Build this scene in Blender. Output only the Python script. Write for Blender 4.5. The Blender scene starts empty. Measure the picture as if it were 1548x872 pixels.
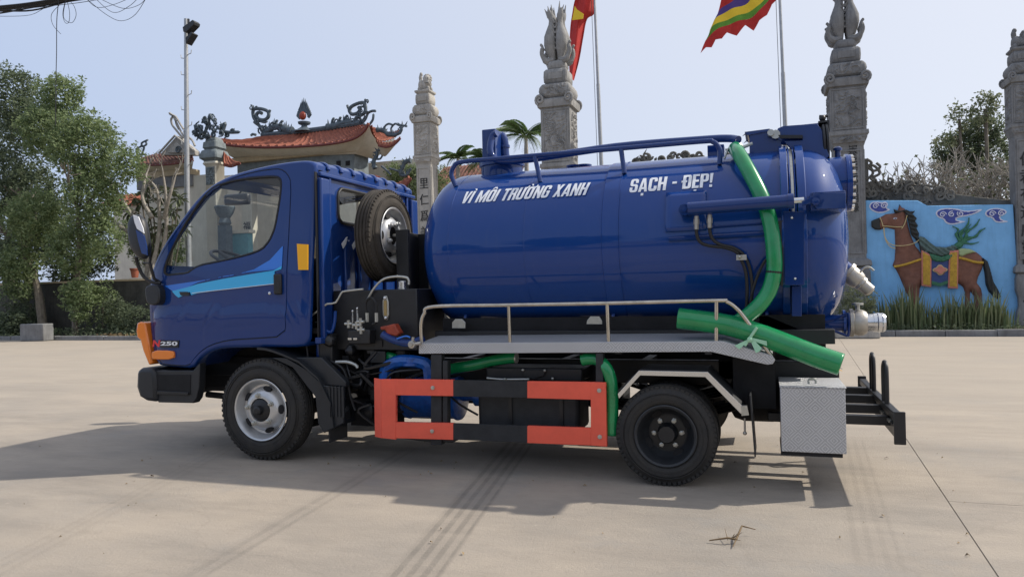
import bpy, bmesh, math, random
from mathutils import Vector, Matrix, noise
R=math.radians; PI=math.pi
random.seed(7)
S=bpy.context.scene; C=S.collection
# ---------------------------------------------------------------- camera
cd=bpy.data.cameras.new('camera'); cam=bpy.data.objects.new('camera',cd); C.objects.link(cam); S.camera=cam
cd.sensor_width=36; cd.lens=26.0; cd.clip_start=.05; cd.clip_end=3000
th,tilt,roll=R(19.1),math.atan(6/1118),math.atan(.0225)
Fv=Vector((-math.sin(th)*math.cos(tilt),math.cos(th)*math.cos(tilt),math.sin(tilt)))
R0=Vector((math.cos(th),math.sin(th),0)); U0=R0.cross(Fv)
Rv=R0*math.cos(roll)-U0*math.sin(roll); Uv=U0*math.cos(roll)+R0*math.sin(roll)
mw=Matrix((Rv,Uv,-Fv)).transposed().to_4x4(); mw.translation=Vector((.57,-4.56,1.2)); cam.matrix_world=mw
# ---------------------------------------------------------------- sky, sun, exposure
S.view_settings.view_transform='Standard'; S.view_settings.look='None'; S.view_settings.exposure=0.62; S.view_settings.gamma=1
S.view_settings.use_curve_mapping=False
SUN=Vector((.93,.50,1)).normalized()
w=bpy.data.worlds.new('World'); S.world=w; w.use_nodes=True
nt=w.node_tree; bg=nt.nodes['Background']
sky=nt.nodes.new('ShaderNodeTexSky'); sky.sky_type='NISHITA'; sky.sun_disc=False
sky.sun_elevation=math.asin(SUN.z); sky.sun_rotation=math.atan2(SUN.x,SUN.y)
sky.air_density=1.0; sky.dust_density=1.6; sky.ozone_density=1.5
# hazy air: the clear sky is veiled by an even pale haze that is whiter towards the sun
tc=nt.nodes.new('ShaderNodeTexCoord'); dt=nt.nodes.new('ShaderNodeVectorMath'); dt.operation='DOT_PRODUCT'; dt.inputs[1].default_value=SUN
nt.links.new(tc.outputs['Generated'],dt.inputs[0])
mr=nt.nodes.new('ShaderNodeMapRange'); mr.inputs[1].default_value=-.15; mr.inputs[2].default_value=.85; nt.links.new(dt.outputs['Value'],mr.inputs[0])
hz=nt.nodes.new('ShaderNodeMix'); hz.data_type='RGBA'; hz.inputs[6].default_value=(3.55,4.2,5.6,1); hz.inputs[7].default_value=(5.75,5.85,6.3,1); nt.links.new(mr.outputs[0],hz.inputs[0])
mx=nt.nodes.new('ShaderNodeMix'); mx.data_type='RGBA'; mx.inputs[0].default_value=.86
nt.links.new(sky.outputs[0],mx.inputs[6]); nt.links.new(hz.outputs[2],mx.inputs[7]); nt.links.new(mx.outputs[2],bg.inputs[0]); bg.inputs[1].default_value=.10
sl=bpy.data.lights.new('sun','SUN'); sl.energy=2.9; sl.angle=R(.9); sl.color=(1,.93,.82)
so=bpy.data.objects.new('sun',sl); C.objects.link(so); so.rotation_euler=SUN.to_track_quat('Z','Y').to_euler(); so.location=(20,10,25)
# ---------------------------------------------------------------- materials
def mat(name,col,rough=.6,metal=0,coat=0,var=0,vs=4,bump=0,bs=40,spec=.5,island=0,col2=None,aniso=None):
    m=bpy.data.materials.new(name); m.use_nodes=True; n=m.node_tree.nodes; l=m.node_tree.links
    b=n['Principled BSDF']; b.inputs['Base Color'].default_value=(*col,1); b.inputs['Roughness'].default_value=rough
    b.inputs['Metallic'].default_value=metal; b.inputs['Coat Weight'].default_value=coat; b.inputs['Coat Roughness'].default_value=.03
    b.inputs['Specular IOR Level'].default_value=spec
    tc=n.new('ShaderNodeTexCoord')
    if var or col2 or island:
        c2=col2 or tuple(max(0,c*(1-var)) for c in col)
        r=n.new('ShaderNodeMix'); r.data_type='RGBA'; r.inputs[6].default_value=(*col,1); r.inputs[7].default_value=(*c2,1)
        if island:
            g=n.new('ShaderNodeNewGeometry'); l.new(g.outputs['Random Per Island'],r.inputs[0])
        else:
            t=n.new('ShaderNodeTexNoise'); t.inputs['Scale'].default_value=vs; t.inputs['Detail'].default_value=7; t.inputs['Roughness'].default_value=.65
            l.new(tc.outputs['Object'],t.inputs['Vector'])
            k=n.new('ShaderNodeMapRange'); k.inputs[1].default_value=.35; k.inputs[2].default_value=.68
            l.new(t.outputs[0],k.inputs[0]); l.new(k.outputs[0],r.inputs[0])
            if not metal:
                k2=n.new('ShaderNodeMapRange'); k2.inputs[3].default_value=rough*.9; k2.inputs[4].default_value=min(1,rough*1.15); l.new(t.outputs[0],k2.inputs[0]); l.new(k2.outputs[0],b.inputs['Roughness'])
        l.new(r.outputs[2],b.inputs['Base Color'])
    if bump:
        t=n.new('ShaderNodeTexNoise'); t.inputs['Scale'].default_value=bs; t.inputs['Detail'].default_value=5
        l.new(tc.outputs['Object'],t.inputs['Vector']); bp=n.new('ShaderNodeBump'); bp.inputs['Strength'].default_value=bump; bp.inputs['Distance'].default_value=.02
        l.new(t.outputs[0],bp.inputs['Height']); l.new(bp.outputs[0],b.inputs['Normal'])
    return m
def blue_paint(name,col,wave=0):
    m=mat(name,col,rough=.5,coat=1,spec=.08); n=m.node_tree.nodes; l=m.node_tree.links; b=n['Principled BSDF']
    tc=n.new('ShaderNodeTexCoord')
    # faint dust film and hand-sprayed waviness
    t=n.new('ShaderNodeTexNoise'); t.inputs['Scale'].default_value=3; t.inputs['Detail'].default_value=8; l.new(tc.outputs['Object'],t.inputs[0])
    k=n.new('ShaderNodeMapRange'); k.inputs[1].default_value=.5; k.inputs[2].default_value=.8; k.inputs[3].default_value=0; k.inputs[4].default_value=.035; l.new(t.outputs[0],k.inputs[0])
    r=n.new('ShaderNodeMix'); r.data_type='RGBA'; r.inputs[6].default_value=(*col,1); r.inputs[7].default_value=(.16,.17,.22,1)
    l.new(k.outputs[0],r.inputs[0]); l.new(r.outputs[2],b.inputs['Base Color'])
    mp=n.new('ShaderNodeMapping'); mp.inputs['Scale'].default_value=(16,16,1.1); l.new(tc.outputs['Object'],mp.inputs[0])
    t3=n.new('ShaderNodeTexNoise'); t3.inputs['Scale'].default_value=1.4; t3.inputs['Detail'].default_value=6; l.new(mp.outputs[0],t3.inputs[0])
    k3=n.new('ShaderNodeMapRange'); k3.inputs[1].default_value=.58; k3.inputs[2].default_value=.82; k3.inputs[4].default_value=.045; l.new(t3.outputs[0],k3.inputs[0])
    r3=n.new('ShaderNodeMix'); r3.data_type='RGBA'; r3.inputs[7].default_value=(.20,.19,.20,1); l.new(k3.outputs[0],r3.inputs[0]); l.new(r.outputs[2],r3.inputs[6]); l.new(r3.outputs[2],b.inputs['Base Color'])
    rc=n.new('ShaderNodeMapRange'); rc.inputs[1].default_value=.45; rc.inputs[2].default_value=.8; rc.inputs[3].default_value=.02; rc.inputs[4].default_value=.16; l.new(t.outputs[0],rc.inputs[0]); l.new(rc.outputs[0],b.inputs['Coat Roughness'])
    t2=n.new('ShaderNodeTexNoise'); t2.inputs['Scale'].default_value=2.2; t2.inputs['Detail'].default_value=3; l.new(tc.outputs['Object'],t2.inputs[0])
    bp=n.new('ShaderNodeBump'); bp.inputs['Strength'].default_value=wave; bp.inputs['Distance'].default_value=.03
    l.new(t2.outputs[0],bp.inputs['Height']); l.new(bp.outputs[0],b.inputs['Coat Normal']); l.new(bp.outputs[0],b.inputs['Normal'])
    b.inputs['Coat Roughness'].default_value=.02; b.inputs['Coat IOR'].default_value=1.5; b.inputs['Coat Weight'].default_value=.8
    return m
def glass(name,tint,refl=1.0):
    m=bpy.data.materials.new(name); m.use_nodes=True; n=m.node_tree.nodes; l=m.node_tree.links; n.clear()
    o=n.new('ShaderNodeOutputMaterial'); t=n.new('ShaderNodeBsdfTransparent'); t.inputs[0].default_value=(*tint,1)
    g=n.new('ShaderNodeBsdfGlossy'); g.inputs['Roughness'].default_value=.02; g.inputs[0].default_value=(1,1,1,1)
    f=n.new('ShaderNodeLayerWeight'); f.inputs[0].default_value=.5
    pw=n.new('ShaderNodeMath'); pw.operation='POWER'; pw.inputs[1].default_value=4; l.new(f.outputs['Facing'],pw.inputs[0])
    mu=n.new('ShaderNodeMath'); mu.operation='MULTIPLY_ADD'; mu.inputs[1].default_value=.85; mu.inputs[2].default_value=.07*refl; mu.use_clamp=True; l.new(pw.outputs[0],mu.inputs[0])
    x=n.new('ShaderNodeMixShader'); l.new(mu.outputs[0],x.inputs[0]); l.new(t.outputs[0],x.inputs[1]); l.new(g.outputs[0],x.inputs[2]); l.new(x.outputs[0],o.inputs[0])
    return m
def checker_plate(name):
    m=mat(name,(.45,.46,.48),rough=.42,metal=.42,var=.14,vs=5); n=m.node_tree.nodes; l=m.node_tree.links; b=n['Principled BSDF']
    tc=n.new('ShaderNodeTexCoord')
    # embossed tread bars: alternate diagonal dashes on a 3 cm lattice, from position
    sep=n.new('ShaderNodeSeparateXYZ'); l.new(tc.outputs['Object'],sep.inputs[0])
    def mth(op,a,bv=None,c=None):
        q=n.new('ShaderNodeMath'); q.operation=op
        for i,v in enumerate((a,bv,c)):
            if v is None: continue
            if isinstance(v,(int,float)): q.inputs[i].default_value=v
            else: l.new(v,q.inputs[i])
        return q.outputs[0]
    X=sep.outputs[0]; V=mth('ADD',sep.outputs[1],sep.outputs[2])
    k=2*PI/.019; kc=2*PI/.092
    a=mth('ADD',X,V); c=mth('SUBTRACT',X,V)
    s1=mth('SINE',mth('MULTIPLY',a,k)); s2=mth('SINE',mth('MULTIPLY',c,k))
    chk=mth('GREATER_THAN',mth('MULTIPLY',mth('SINE',mth('MULTIPLY',X,kc)),mth('SINE',mth('MULTIPLY',V,kc))),0)
    d1=mth('MULTIPLY',mth('GREATER_THAN',s1,.45),chk); d2=mth('MULTIPLY',mth('GREATER_THAN',s2,.45),mth('SUBTRACT',1,chk))
    h=mth('ADD',d1,d2)
    bp=n.new('ShaderNodeBump'); bp.inputs['Strength'].default_value=.6; bp.inputs['Distance'].default_value=.003
    l.new(h,bp.inputs['Height']); l.new(bp.outputs[0],b.inputs['Normal'])
    # the raised bars are coloured brighter than the pan between them
    src=b.inputs['Base Color'].links[0].from_socket; x=n.new('ShaderNodeMix'); x.data_type='RGBA'; l.new(h,x.inputs[0]); l.new(src,x.inputs[6]); x.inputs[7].default_value=(.60,.61,.63,1); l.new(x.outputs[2],b.inputs['Base Color'])
    return m
BLUE=(.004,.043,.215)
M={
'tank':blue_paint('tank_paint',BLUE,.07),'cab':blue_paint('cab_paint',(.005,.034,.170),.06),'bluepart':blue_paint('blue_part_paint',(.005,.030,.150),.1),
'pump':mat('pump_blue',(.008,.12,.52),.35,coat=.4,var=.4,vs=14,bump=.2,bs=60),
'black':mat('black_paint',(.014,.015,.018),.42,var=.35,vs=9),'blackm':mat('black_matte',(.022,.024,.028),.62,var=.4,vs=11,bump=.08),
'plastic':mat('bumper_plastic',(.016,.019,.024),.45,var=.25,vs=8,bump=.05,bs=200),
'dark':mat('underbody_dark',(.010,.010,.012),.8,var=.4,vs=10),
'rubber':mat('tyre_rubber',(.016,.016,.017),.72,var=.35,vs=9,bump=.12,bs=60,col2=(.034,.031,.027)),
'rubberd':mat('dusty_tyre_rubber',(.052,.044,.036),.85,var=.45,vs=9,bump=.15,bs=60),
'badge':mat('badge_red',(.75,.04,.04),.4),'rim':mat('silver_rim',(.56,.57,.58),.33,metal=.65,var=.15,vs=12),'rimd':mat('dark_rim',(.022,.025,.03),.5,var=.4,vs=14),
'steel':mat('stainless_tube',(.62,.56,.47),.24,metal=.9,var=.3,vs=14),'chrome':mat('bright_metal',(.66,.67,.68),.22,metal=.9),
'zinc':mat('zinc_fitting',(.52,.52,.48),.35,metal=.7,var=.2,vs=30),'checker':checker_plate('checker_plate'),
'alu':mat('cast_aluminium',(.50,.47,.42),.42,metal=.65,var=.3,vs=18,bump=.1,bs=70),
'red':mat('red_guard_paint',(.88,.115,.065),.42,coat=.2,var=.14,vs=6),'redm':mat('red_valve_paint',(.35,.05,.02),.5,var=.4,vs=20),
'green':mat('green_pvc_hose',(.005,.27,.085),.26,coat=.5,var=.25,vs=10),'greenl':mat('pale_green_ribbon',(.35,.62,.42),.7),
'orange':mat('orange_lens',(.85,.22,.015),.18,coat=.7),'yellow':mat('yellow_reflector',(.90,.44,.01),.3),'redlens':mat('red_lens',(.5,.01,.01),.2),
'white':mat('white_vinyl',(.78,.80,.84),.45),'sc1':mat('stripe_blue',(.008,.16,.66),.3,coat=.6),'sc2':mat('stripe_cyan',(.02,.42,.80),.3,coat=.6),
'seal':mat('rubber_seal',(.008,.008,.009),.5),'cloth':mat('seat_fabric',(.045,.047,.052),.9),'vinyl':mat('dash_vinyl',(.035,.037,.040),.6),
'glass':glass('cab_glass',(.96,.985,.98),.5),'mirror':mat('mirror_glass',(.8,.82,.85),.02,metal=1),
'brass':mat('amber_sight_glass',(.35,.25,.10),.25),
}
# ---------------------------------------------------------------- mesh helpers
WL={}
class MB:
    def __init__(s): s.v=[]; s.f=[]
    def add(s,vs,fs):
        o=len(s.v); s.v+=[tuple(p) for p in vs]; s.f+=[tuple(i+o for i in q) for q in fs]; return s
    def box(s,x0,x1,y0,y1,z0,z1):
        return s.add([(x,y,z) for x in(x0,x1) for y in(y0,y1) for z in(z0,z1)],[(0,1,3,2),(4,6,7,5),(0,4,5,1),(2,3,7,6),(0,2,6,4),(1,5,7,3)])
    def tube(s,pts,r,n=10,cap=True,closed=False,flat=1.0):
        P=[Vector(p) for p in pts]; m=len(P); rr=r if isinstance(r,(list,tuple)) else [r]*m; vs=[];fs=[]
        up=None
        for i,p in enumerate(P):
            a=P[i-1] if (i>0 or closed) else p; b=P[(i+1)%m] if (i<m-1 or closed) else p
            t=(b-a).normalized() if (b-a).length>1e-9 else Vector((0,0,1))
            if up is None:
                up=Vector((0,0,1)) if abs(t.z)<.9 else Vector((1,0,0))
            u=(up-t*up.dot(t)); u=u.normalized() if u.length>1e-6 else t.orthogonal().normalized(); up=u; q=t.cross(u)
            for k in range(n):
                an=2*PI*k/n; vs.append(p+u*math.cos(an)*rr[i]+q*math.sin(an)*rr[i]*flat)
        for i in range(m if closed else m-1):
            for k in range(n):
                a=i*n+k; b=i*n+(k+1)%n; c=((i+1)%m)*n; fs.append((a,b,c+(k+1)%n,c+k))
        if cap and not closed: fs+= [tuple(range(n))[::-1],tuple((m-1)*n+k for k in range(n))]
        return s.add(vs,fs)
    def lathe(s,prof,c,ax,n=32,ref=None,closed=False,cap=True):
        c=Vector(c); ax=Vector(ax).normalized(); u=Vector(ref) if ref else ax.orthogonal().normalized(); q=ax.cross(u); vs=[];fs=[]; m=len(prof)
        for r,h in prof:
            for k in range(n):
                a=2*PI*k/n; vs.append(c+ax*h+(u*math.cos(a)+q*math.sin(a))*r)
        for i in range(m if closed else m-1):
            for k in range(n):
                j=((i+1)%m)*n; fs.append((i*n+k,i*n+(k+1)%n,j+(k+1)%n,j+k))
        if not closed and cap: fs+=[tuple(range(n))[::-1],tuple((m-1)*n+k for k in range(n))]
        return s.add(vs,fs)
    def prism(s,poly,axis,a,b):
        n=len(poly)
        def P(p,h): return (h,p[0],p[1]) if axis=='x' else ((p[0],h,p[1]) if axis=='y' else (p[0],p[1],h))
        return s.add([P(p,a) for p in poly]+[P(p,b) for p in poly],[tuple(range(n))[::-1],tuple(range(n,2*n))]+[(i,(i+1)%n,n+(i+1)%n,n+i) for i in range(n)])
    def grid(s,fn,nu,nv):
        vs=[fn(i/nu,j/nv) for i in range(nu+1) for j in range(nv+1)]
        return s.add(vs,[(i*(nv+1)+j,(i+1)*(nv+1)+j,(i+1)*(nv+1)+j+1,i*(nv+1)+j+1) for i in range(nu) for j in range(nv)])
    def ball(s,c,r,n=10,m=7,jit=0):
        c=Vector(c); rx,ry,rz=r if isinstance(r,(list,tuple)) else (r,r,r); vs=[(c.x,c.y,c.z-rz)];fs=[]
        for i in range(1,m):
            a=-PI/2+PI*i/m
            for k in range(n):
                b=2*PI*k/n; j=1+random.uniform(-jit,jit); vs.append((c.x+rx*math.cos(a)*math.cos(b)*j,c.y+ry*math.cos(a)*math.sin(b)*j,c.z+rz*math.sin(a)*j))
        vs.append((c.x,c.y,c.z+rz)); t=len(vs)-1
        for k in range(n):
            fs.append((0,1+(k+1)%n,1+k)); fs.append((t,1+(m-2)*n+k,1+(m-2)*n+(k+1)%n))
            for i in range(m-2): fs.append((1+i*n+k,1+i*n+(k+1)%n,1+(i+1)*n+(k+1)%n,1+(i+1)*n+k))
        return s.add(vs,fs)
def obj(name,mb,m,parent=None,bevel=0,smooth=35,fix=True,solid=0,sub=0):
    off=WL.get(parent.name,Vector((0,0,0))) if parent else Vector((0,0,0))
    me=bpy.data.meshes.new(name); me.from_pydata([Vector(v)-off for v in mb.v],[],mb.f)
    if fix:
        b=bmesh.new(); b.from_mesh(me); bmesh.ops.remove_doubles(b,verts=b.verts,dist=.00001); bmesh.ops.recalc_face_normals(b,faces=b.faces); b.to_mesh(me); b.free()
    ms=m if isinstance(m,(list,tuple)) else [m]
    for q in ms: me.materials.append(q)
    if smooth:
        me.shade_smooth()
        me.set_sharp_from_angle(angle=R(smooth))
    o=bpy.data.objects.new(name,me); C.objects.link(o)
    if parent: o.parent=parent; WL[o.name]=off.copy()
    else: WL[o.name]=Vector((0,0,0))
    if solid: q=o.modifiers.new('thickness','SOLIDIFY'); q.thickness=solid; q.offset=0
    if bevel: q=o.modifiers.new('bevel','BEVEL'); q.width=bevel; q.segments=2; q.limit_method='ANGLE'; q.angle_limit=R(50)
    return o
def tag(o,label,cat,group=None,kind=None):
    o['label']=label; o['category']=cat
    if group: o['group']=group
    if kind: o['kind']=kind
    return o
def thing(name,label,cat,loc=(0,0,0),group=None):
    o=bpy.data.objects.new(name,None); C.objects.link(o); o.location=loc; o.empty_display_size=.2; WL[o.name]=Vector(loc); return tag(o,label,cat,group)
def struct(o): o['kind']='structure'; return o
def stuff(o): o['kind']='stuff'; return o
def share(name,me,parent,m4,ms=None):
    o=bpy.data.objects.new(name,me); C.objects.link(o); o.parent=parent; off=WL[parent.name]; o.matrix_local=Matrix.Translation(-off)@m4; WL[o.name]=off.copy(); return o
def copy_tree(o,parent=None,dx=None,name=None):
    c=o.copy(); C.objects.link(c)
    if parent: c.parent=parent
    WL[c.name]=WL.get(o.name,Vector((0,0,0))).copy()
    for ch in o.children: copy_tree(ch,c)
    return c
def smooth_path(pts,k=6,closed=False):
    P=[Vector(p) for p in pts]; n=len(P); out=[]
    rng=range(n if closed else n-1)
    for i in rng:
        a=P[i-1] if (i>0 or closed) else P[i]; b=P[i]; c=P[(i+1)%n]; d=P[(i+2)%n] if (i+2<n or closed) else c
        for t in range(k):
            t=t/k; out.append(.5*((2*b)+(c-a)*t+(2*a-5*b+4*c-d)*t*t+(3*b-a-3*c+d)*t**3))
    if not closed: out.append(P[-1])
    return out
def chaikin(P,it=1,closed=True,f=.25):
    for _ in range(it):
        Q=[]; n=len(P)
        for i in range(n if closed else n-1):
            a=P[i]; b=P[(i+1)%n]; Q+=[tuple(a[k]*(1-f)+b[k]*f for k in range(len(a))),tuple(a[k]*f+b[k]*(1-f) for k in range(len(a)))]
        P=Q
    return P
def inside(x,y,P):
    c=False; n=len(P); j=n-1
    for i in range(n):
        if (P[i][1]>y)!=(P[j][1]>y) and x<(P[j][0]-P[i][0])*(y-P[i][1])/(P[j][1]-P[i][1])+P[i][0]: c=not c
        j=i
    return c
def edge_near(x,y,P):
    best=1e9;bp=None;n=len(P)
    for i in range(n):
        ax,ay=P[i];bx,by=P[(i+1)%n];dx=bx-ax;dy=by-ay;L=dx*dx+dy*dy
        t=0 if L==0 else max(0,min(1,((x-ax)*dx+(y-ay)*dy)/L)); qx=ax+t*dx;qy=ay+t*dy; d=(x-qx)**2+(y-qy)**2
        if d<best: best=d;bp=(qx,qy)
    return math.sqrt(best),bp
def relief(mb,P,yb,depth,res=.02,w=.15,fn=None,sgn=-1):
    """puffed low relief of outline P (x,z) standing depth proud of plane y=yb"""
    x0=min(p[0] for p in P);x1=max(p[0] for p in P);z0=min(p[1] for p in P);z1=max(p[1] for p in P)
    nx=int((x1-x0)/res)+2;nz=int((z1-z0)/res)+2; idx={};vs=[];fs=[]
    ins={}
    for i in range(-1,nx+1):
        for j in range(-1,nz+1): ins[i,j]=inside(x0+(i+.5)*res,z0+(j+.5)*res,P)
    def V(i,j):
        if (i,j) in idx: return idx[i,j]
        x=x0+i*res;z=z0+j*res; full=all(ins.get(q,False) for q in ((i,j),(i-1,j),(i,j-1),(i-1,j-1)))
        d,bp=edge_near(x,z,P)
        if not full and d<res*1.6: x,z=bp; d=0
        h=depth*math.sqrt(max(0,1-(1-min(d,w)/w)**2))
        if fn and d>0: h+=fn(x,z)*min(1,d/.05)
        vs.append((x,yb+sgn*(h+.002 if d>0 else 0.0),z)); idx[i,j]=len(vs)-1; return idx[i,j]
    for i in range(nx):
        for j in range(nz):
            if ins[i,j]: fs.append((V(i,j),V(i+1,j),V(i+1,j+1),V(i,j+1)))
    return mb.add(vs,fs)
def text_mesh(body,bold=0.0,res=3,space=1.0):
    cu=bpy.data.curves.new('t','FONT'); cu.body=body; cu.size=1; cu.offset=bold; cu.resolution_u=res; cu.fill_mode='BOTH'; cu.space_character=space
    o=bpy.data.objects.new('t',cu); C.objects.link(o); bpy.context.view_layer.update()
    dg=bpy.context.evaluated_depsgraph_get(); me=bpy.data.meshes.new_from_object(o.evaluated_get(dg))
    vs=[tuple(v.co) for v in me.vertices]; fs=[tuple(p.vertices) for p in me.polygons]
    bpy.data.objects.remove(o); bpy.data.curves.remove(cu); bpy.data.meshes.remove(me)
    return vs,fs
# ================================================================ the truck (front towards -X, near side at Y=0)
YC=.87
truck=thing('tanker_truck','blue septic septic tanker truck with green suction hose and red side guard on the yard','truck',(-1.4,YC,0))
T=truck
# ---------------------------------------------------------------- cab
CY=.03
def sideY(x,z):
    y=CY+.075*max(0,z-1.42)
    if x<-3.85: y+=1.0*(-3.85-x)**2
    if z<.95: y+=.10*(.95-z)**2
    return y-.012*math.exp(-((z-1.06)/.03)**2)*(1 if x>-4.05 else 0)
sil=[(-2.529,2.157),(-2.562,2.193),(-2.623,2.208),(-2.709,2.21),(-2.824,2.207),(-2.941,2.199),(-3.09,2.183),(-3.241,2.162),(-3.396,2.123),(-3.522,2.061),(-3.652,1.957),(-3.804,1.786),(-3.932,1.636),(-4.035,1.51),(-4.104,1.407),(-4.148,1.277),(-4.165,1.146),(-4.155,1.014),(-4.111,0.856),(-4.062,0.689),(-3.858,0.676),(-3.652,0.663),(-3.606,0.725),(-3.542,0.771),(-3.472,0.802),(-3.373,0.825),(-3.214,0.828),(-2.975,0.831),(-2.64,0.835),(-2.606,0.863),(-2.582,0.907),(-2.558,1.434)]
door=[(-2.842,2.159),(-2.942,2.162),(-3.09,2.151),(-3.242,2.127),(-3.372,2.091),(-3.498,2.029),(-3.62,1.932),(-3.772,1.766),(-3.9,1.614),(-3.982,1.513),(-4.037,1.426),(-4.08,1.297),(-4.09,1.16),(-4.074,1.013),(-4.038,0.856),(-4.002,0.705),(-3.832,0.691),(-3.684,0.688),(-3.638,0.74),(-3.566,0.801),(-3.471,0.85),(-3.303,0.888),(-3.086,0.899),(-2.792,0.914),(-2.776,1.101),(-2.762,1.441),(-2.751,1.781),(-2.744,2.047),(-2.78,2.118)]
win=[(-3.927,1.393),(-3.869,1.54),(-3.747,1.749),(-3.621,1.912),(-3.53,2.006),(-3.443,2.069),(-3.273,2.1),(-3.073,2.11),(-2.908,2.105),(-2.856,2.094),(-2.833,2.063),(-2.834,2.005),(-2.843,1.919),(-2.879,1.719),(-2.922,1.628),(-2.988,1.562),(-3.12,1.527),(-3.35,1.491),(-3.582,1.46),(-3.653,1.406)]
cen=[(-3.203,1.73)][0]
sil=chaikin(sil); door=chaikin(door); win=chaikin(win,1,True,.2)
def ray_hit(c,a,P,far):
    dx,dz=math.cos(a),math.sin(a); best=None; n=len(P)
    for i in range(n):
        ax,az=P[i][0]-c[0],P[i][1]-c[1]; bx,bz=P[(i+1)%n][0]-c[0],P[(i+1)%n][1]-c[1]
        ex,ez=bx-ax,bz-az; den=dx*ez-dz*ex
        if abs(den)<1e-12: continue
        t=(ax*ez-az*ex)/den; s=(ax*dz-az*dx)/den
        if t>0 and -1e-6<=s<=1+1e-6 and (best is None or (t>best if far else t<best)): best=t
    return (c[0]+dx*best,c[1]+dz*best)
ang=sorted(set([round(2*PI*k/150,4) for k in range(150)]+[round(math.atan2(p[1]-cen[1],p[0]-cen[0])%(2*PI),4) for p in sil+door]))
ang=[a for i,a in enumerate(ang) if i==0 or a-ang[i-1]>.004]
L0=[ray_hit(cen,a,sil,True) for a in ang]; L1=[ray_hit(cen,a,door,True) for a in ang]; L2=[ray_hit(cen,a,win,False) for a in ang]
NA=len(ang)
def fil(d,r=.035): return 0 if d>=r else r-math.sqrt(max(0,r*r-(r-d)**2))
def mixp(p,q,t): return (p[0]*(1-t)+q[0]*t,p[1]*(1-t)+q[1]*t)
def side_panel(mir,parent):
    Y=(lambda y:2*YC-y) if mir else (lambda y:y)
    mb=MB(); rows=[]
    for k in range(9):
        row=[]
        for i in range(NA):
            a,b=L0[i],L1[i]; Ld=math.dist(a,b); g=max(0,Ld-.004)
            d=[0,.003,.008,.015,.024,.035][k] if k<6 else None
            if d is None: d=.035+(g-.035)*(k-5)/3 if g>.035 else g
            d=min(d,g); p=mixp(a,b,d/Ld if Ld else 0); row.append((p[0],Y(sideY(*p)+fil(d)),p[1]))
        rows.append(row)
    row=[(p[0],Y(sideY(p[0],p[2] if len(p)>2 else p[1])+.025),p[2]) for p in [(q[0],0,q[2]) for q in rows[-1]]]; rows.append(row)
    vs=[p for r in rows for p in r]; fs=[(k*NA+i,k*NA+(i+1)%NA,(k+1)*NA+(i+1)%NA,(k+1)*NA+i) for k in range(len(rows)-1) for i in range(NA)]
    mb.add(vs,fs); return mb
def door_panel(mir):
    Y=(lambda y:2*YC-y) if mir else (lambda y:y)
    mb=MB(); rows=[]
    for k in range(-2,14):
        row=[]
        for i in range(NA):
            a,b=L1[i],L2[i]; Ld=math.dist(a,b)
            e=0
            if k<0: d=.003; e=.025 if k==-2 else .004
            else: d=.006+(Ld-.02)*(k/11) if k<12 else Ld-.006+(k-12)*.006
            if k==12: e=.004
            if k==13: e=.02
            p=mixp(a,b,min(1,d/Ld)); row.append((p[0],Y(sideY(*p)-.002+e),p[1]))
        rows.append(row)
    vs=[p for r in rows for p in r]; fs=[(k*NA+i,k*NA+(i+1)%NA,(k+1)*NA+(i+1)%NA,(k+1)*NA+i) for k in range(len(rows)-1) for i in range(NA)]
    return mb.add(vs,fs)
# cab body: two side panels and the skin between them, windshield and rear wall left open
mb=MB(); mb.v+=side_panel(False,None).v; mb.f+=side_panel(False,None).f; q=side_panel(True,None); mb.add(q.v,q.f)
RX=-2.535
ny=14; ws0=[(-3.503,2.07)][0]; ws1=[(-4.049,1.489)][0]
def skin_pt(i,t):
    p=L0[i]; y0=sideY(*p)+.035; y=y0+(2*YC-2*y0)*t; b=4*t*(1-t)
    x=p[0]; z=p[1]
    if p[0]<-3.3 and p[1]<2.02: x-=.07*b*min(1,(-3.3-p[0])/.3)
    if p[1]>2.0: z+=.018*b
    return (x,y,z)
for i in range(NA):
    j=(i+1)%NA; pa,pb=L0[i],L0[j]; mz=(pa[1]+pb[1])/2; mx=(pa[0]+pb[0])/2
    rear=mx>-2.60 and .88<mz<2.13 and abs(pa[0]-pb[0])<.02
    ws=mx<-3.2 and ws1[1]<mz<ws0[1] and mx<ws0[0]
    for k in range(ny):
        t0,t1=k/ny,(k+1)/ny
        if rear: continue
        if ws and .05<(t0+t1)/2<.95: continue
        mb.add([skin_pt(i,t0),skin_pt(i,t1),skin_pt(j,t1),skin_pt(j,t0)],[(0,1,2,3)])
cabb=obj('cab_body',mb,M['cab'],T,smooth=40)
# windshield
mb=MB(); wi=[i for i in range(NA) if L0[i][0]<-3.2 and ws1[1]-.02<L0[i][1]<ws0[1]+.02 and L0[i][0]<ws0[0]+.03]; wi.sort(key=lambda i:L0[i][1])
mb.add([(p[0]+.006,p[1],p[2]) for i in wi for p in [skin_pt(i,t/20) for t in range(1,20)]],[(a*19+k,a*19+k+1,(a+1)*19+k+1,(a+1)*19+k) for a in range(len(wi)-1) for k in range(18)])
obj('windshield',mb,M['glass'],T)
# roof ribs running fore and aft behind the windshield header
for k in range(8):
    y=.24+k*.18; mb=MB(); zt=2.205+.018*4*((y-.05)/1.64)*(1-(y-.05)/1.64)
    mb.tube(smooth_path([(-3.15,y,zt-.04),(-3.0,y,zt-.018),(-2.8,y,zt-.008),(-2.62,y,zt-.006),(-2.548,y,zt-.022),(-2.522,y,zt-.07)],5),[.002]+[.010]*24+[.004],n=8,flat=2.0)
    obj('roof_rib',mb,M['cab'],cabb)
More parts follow.
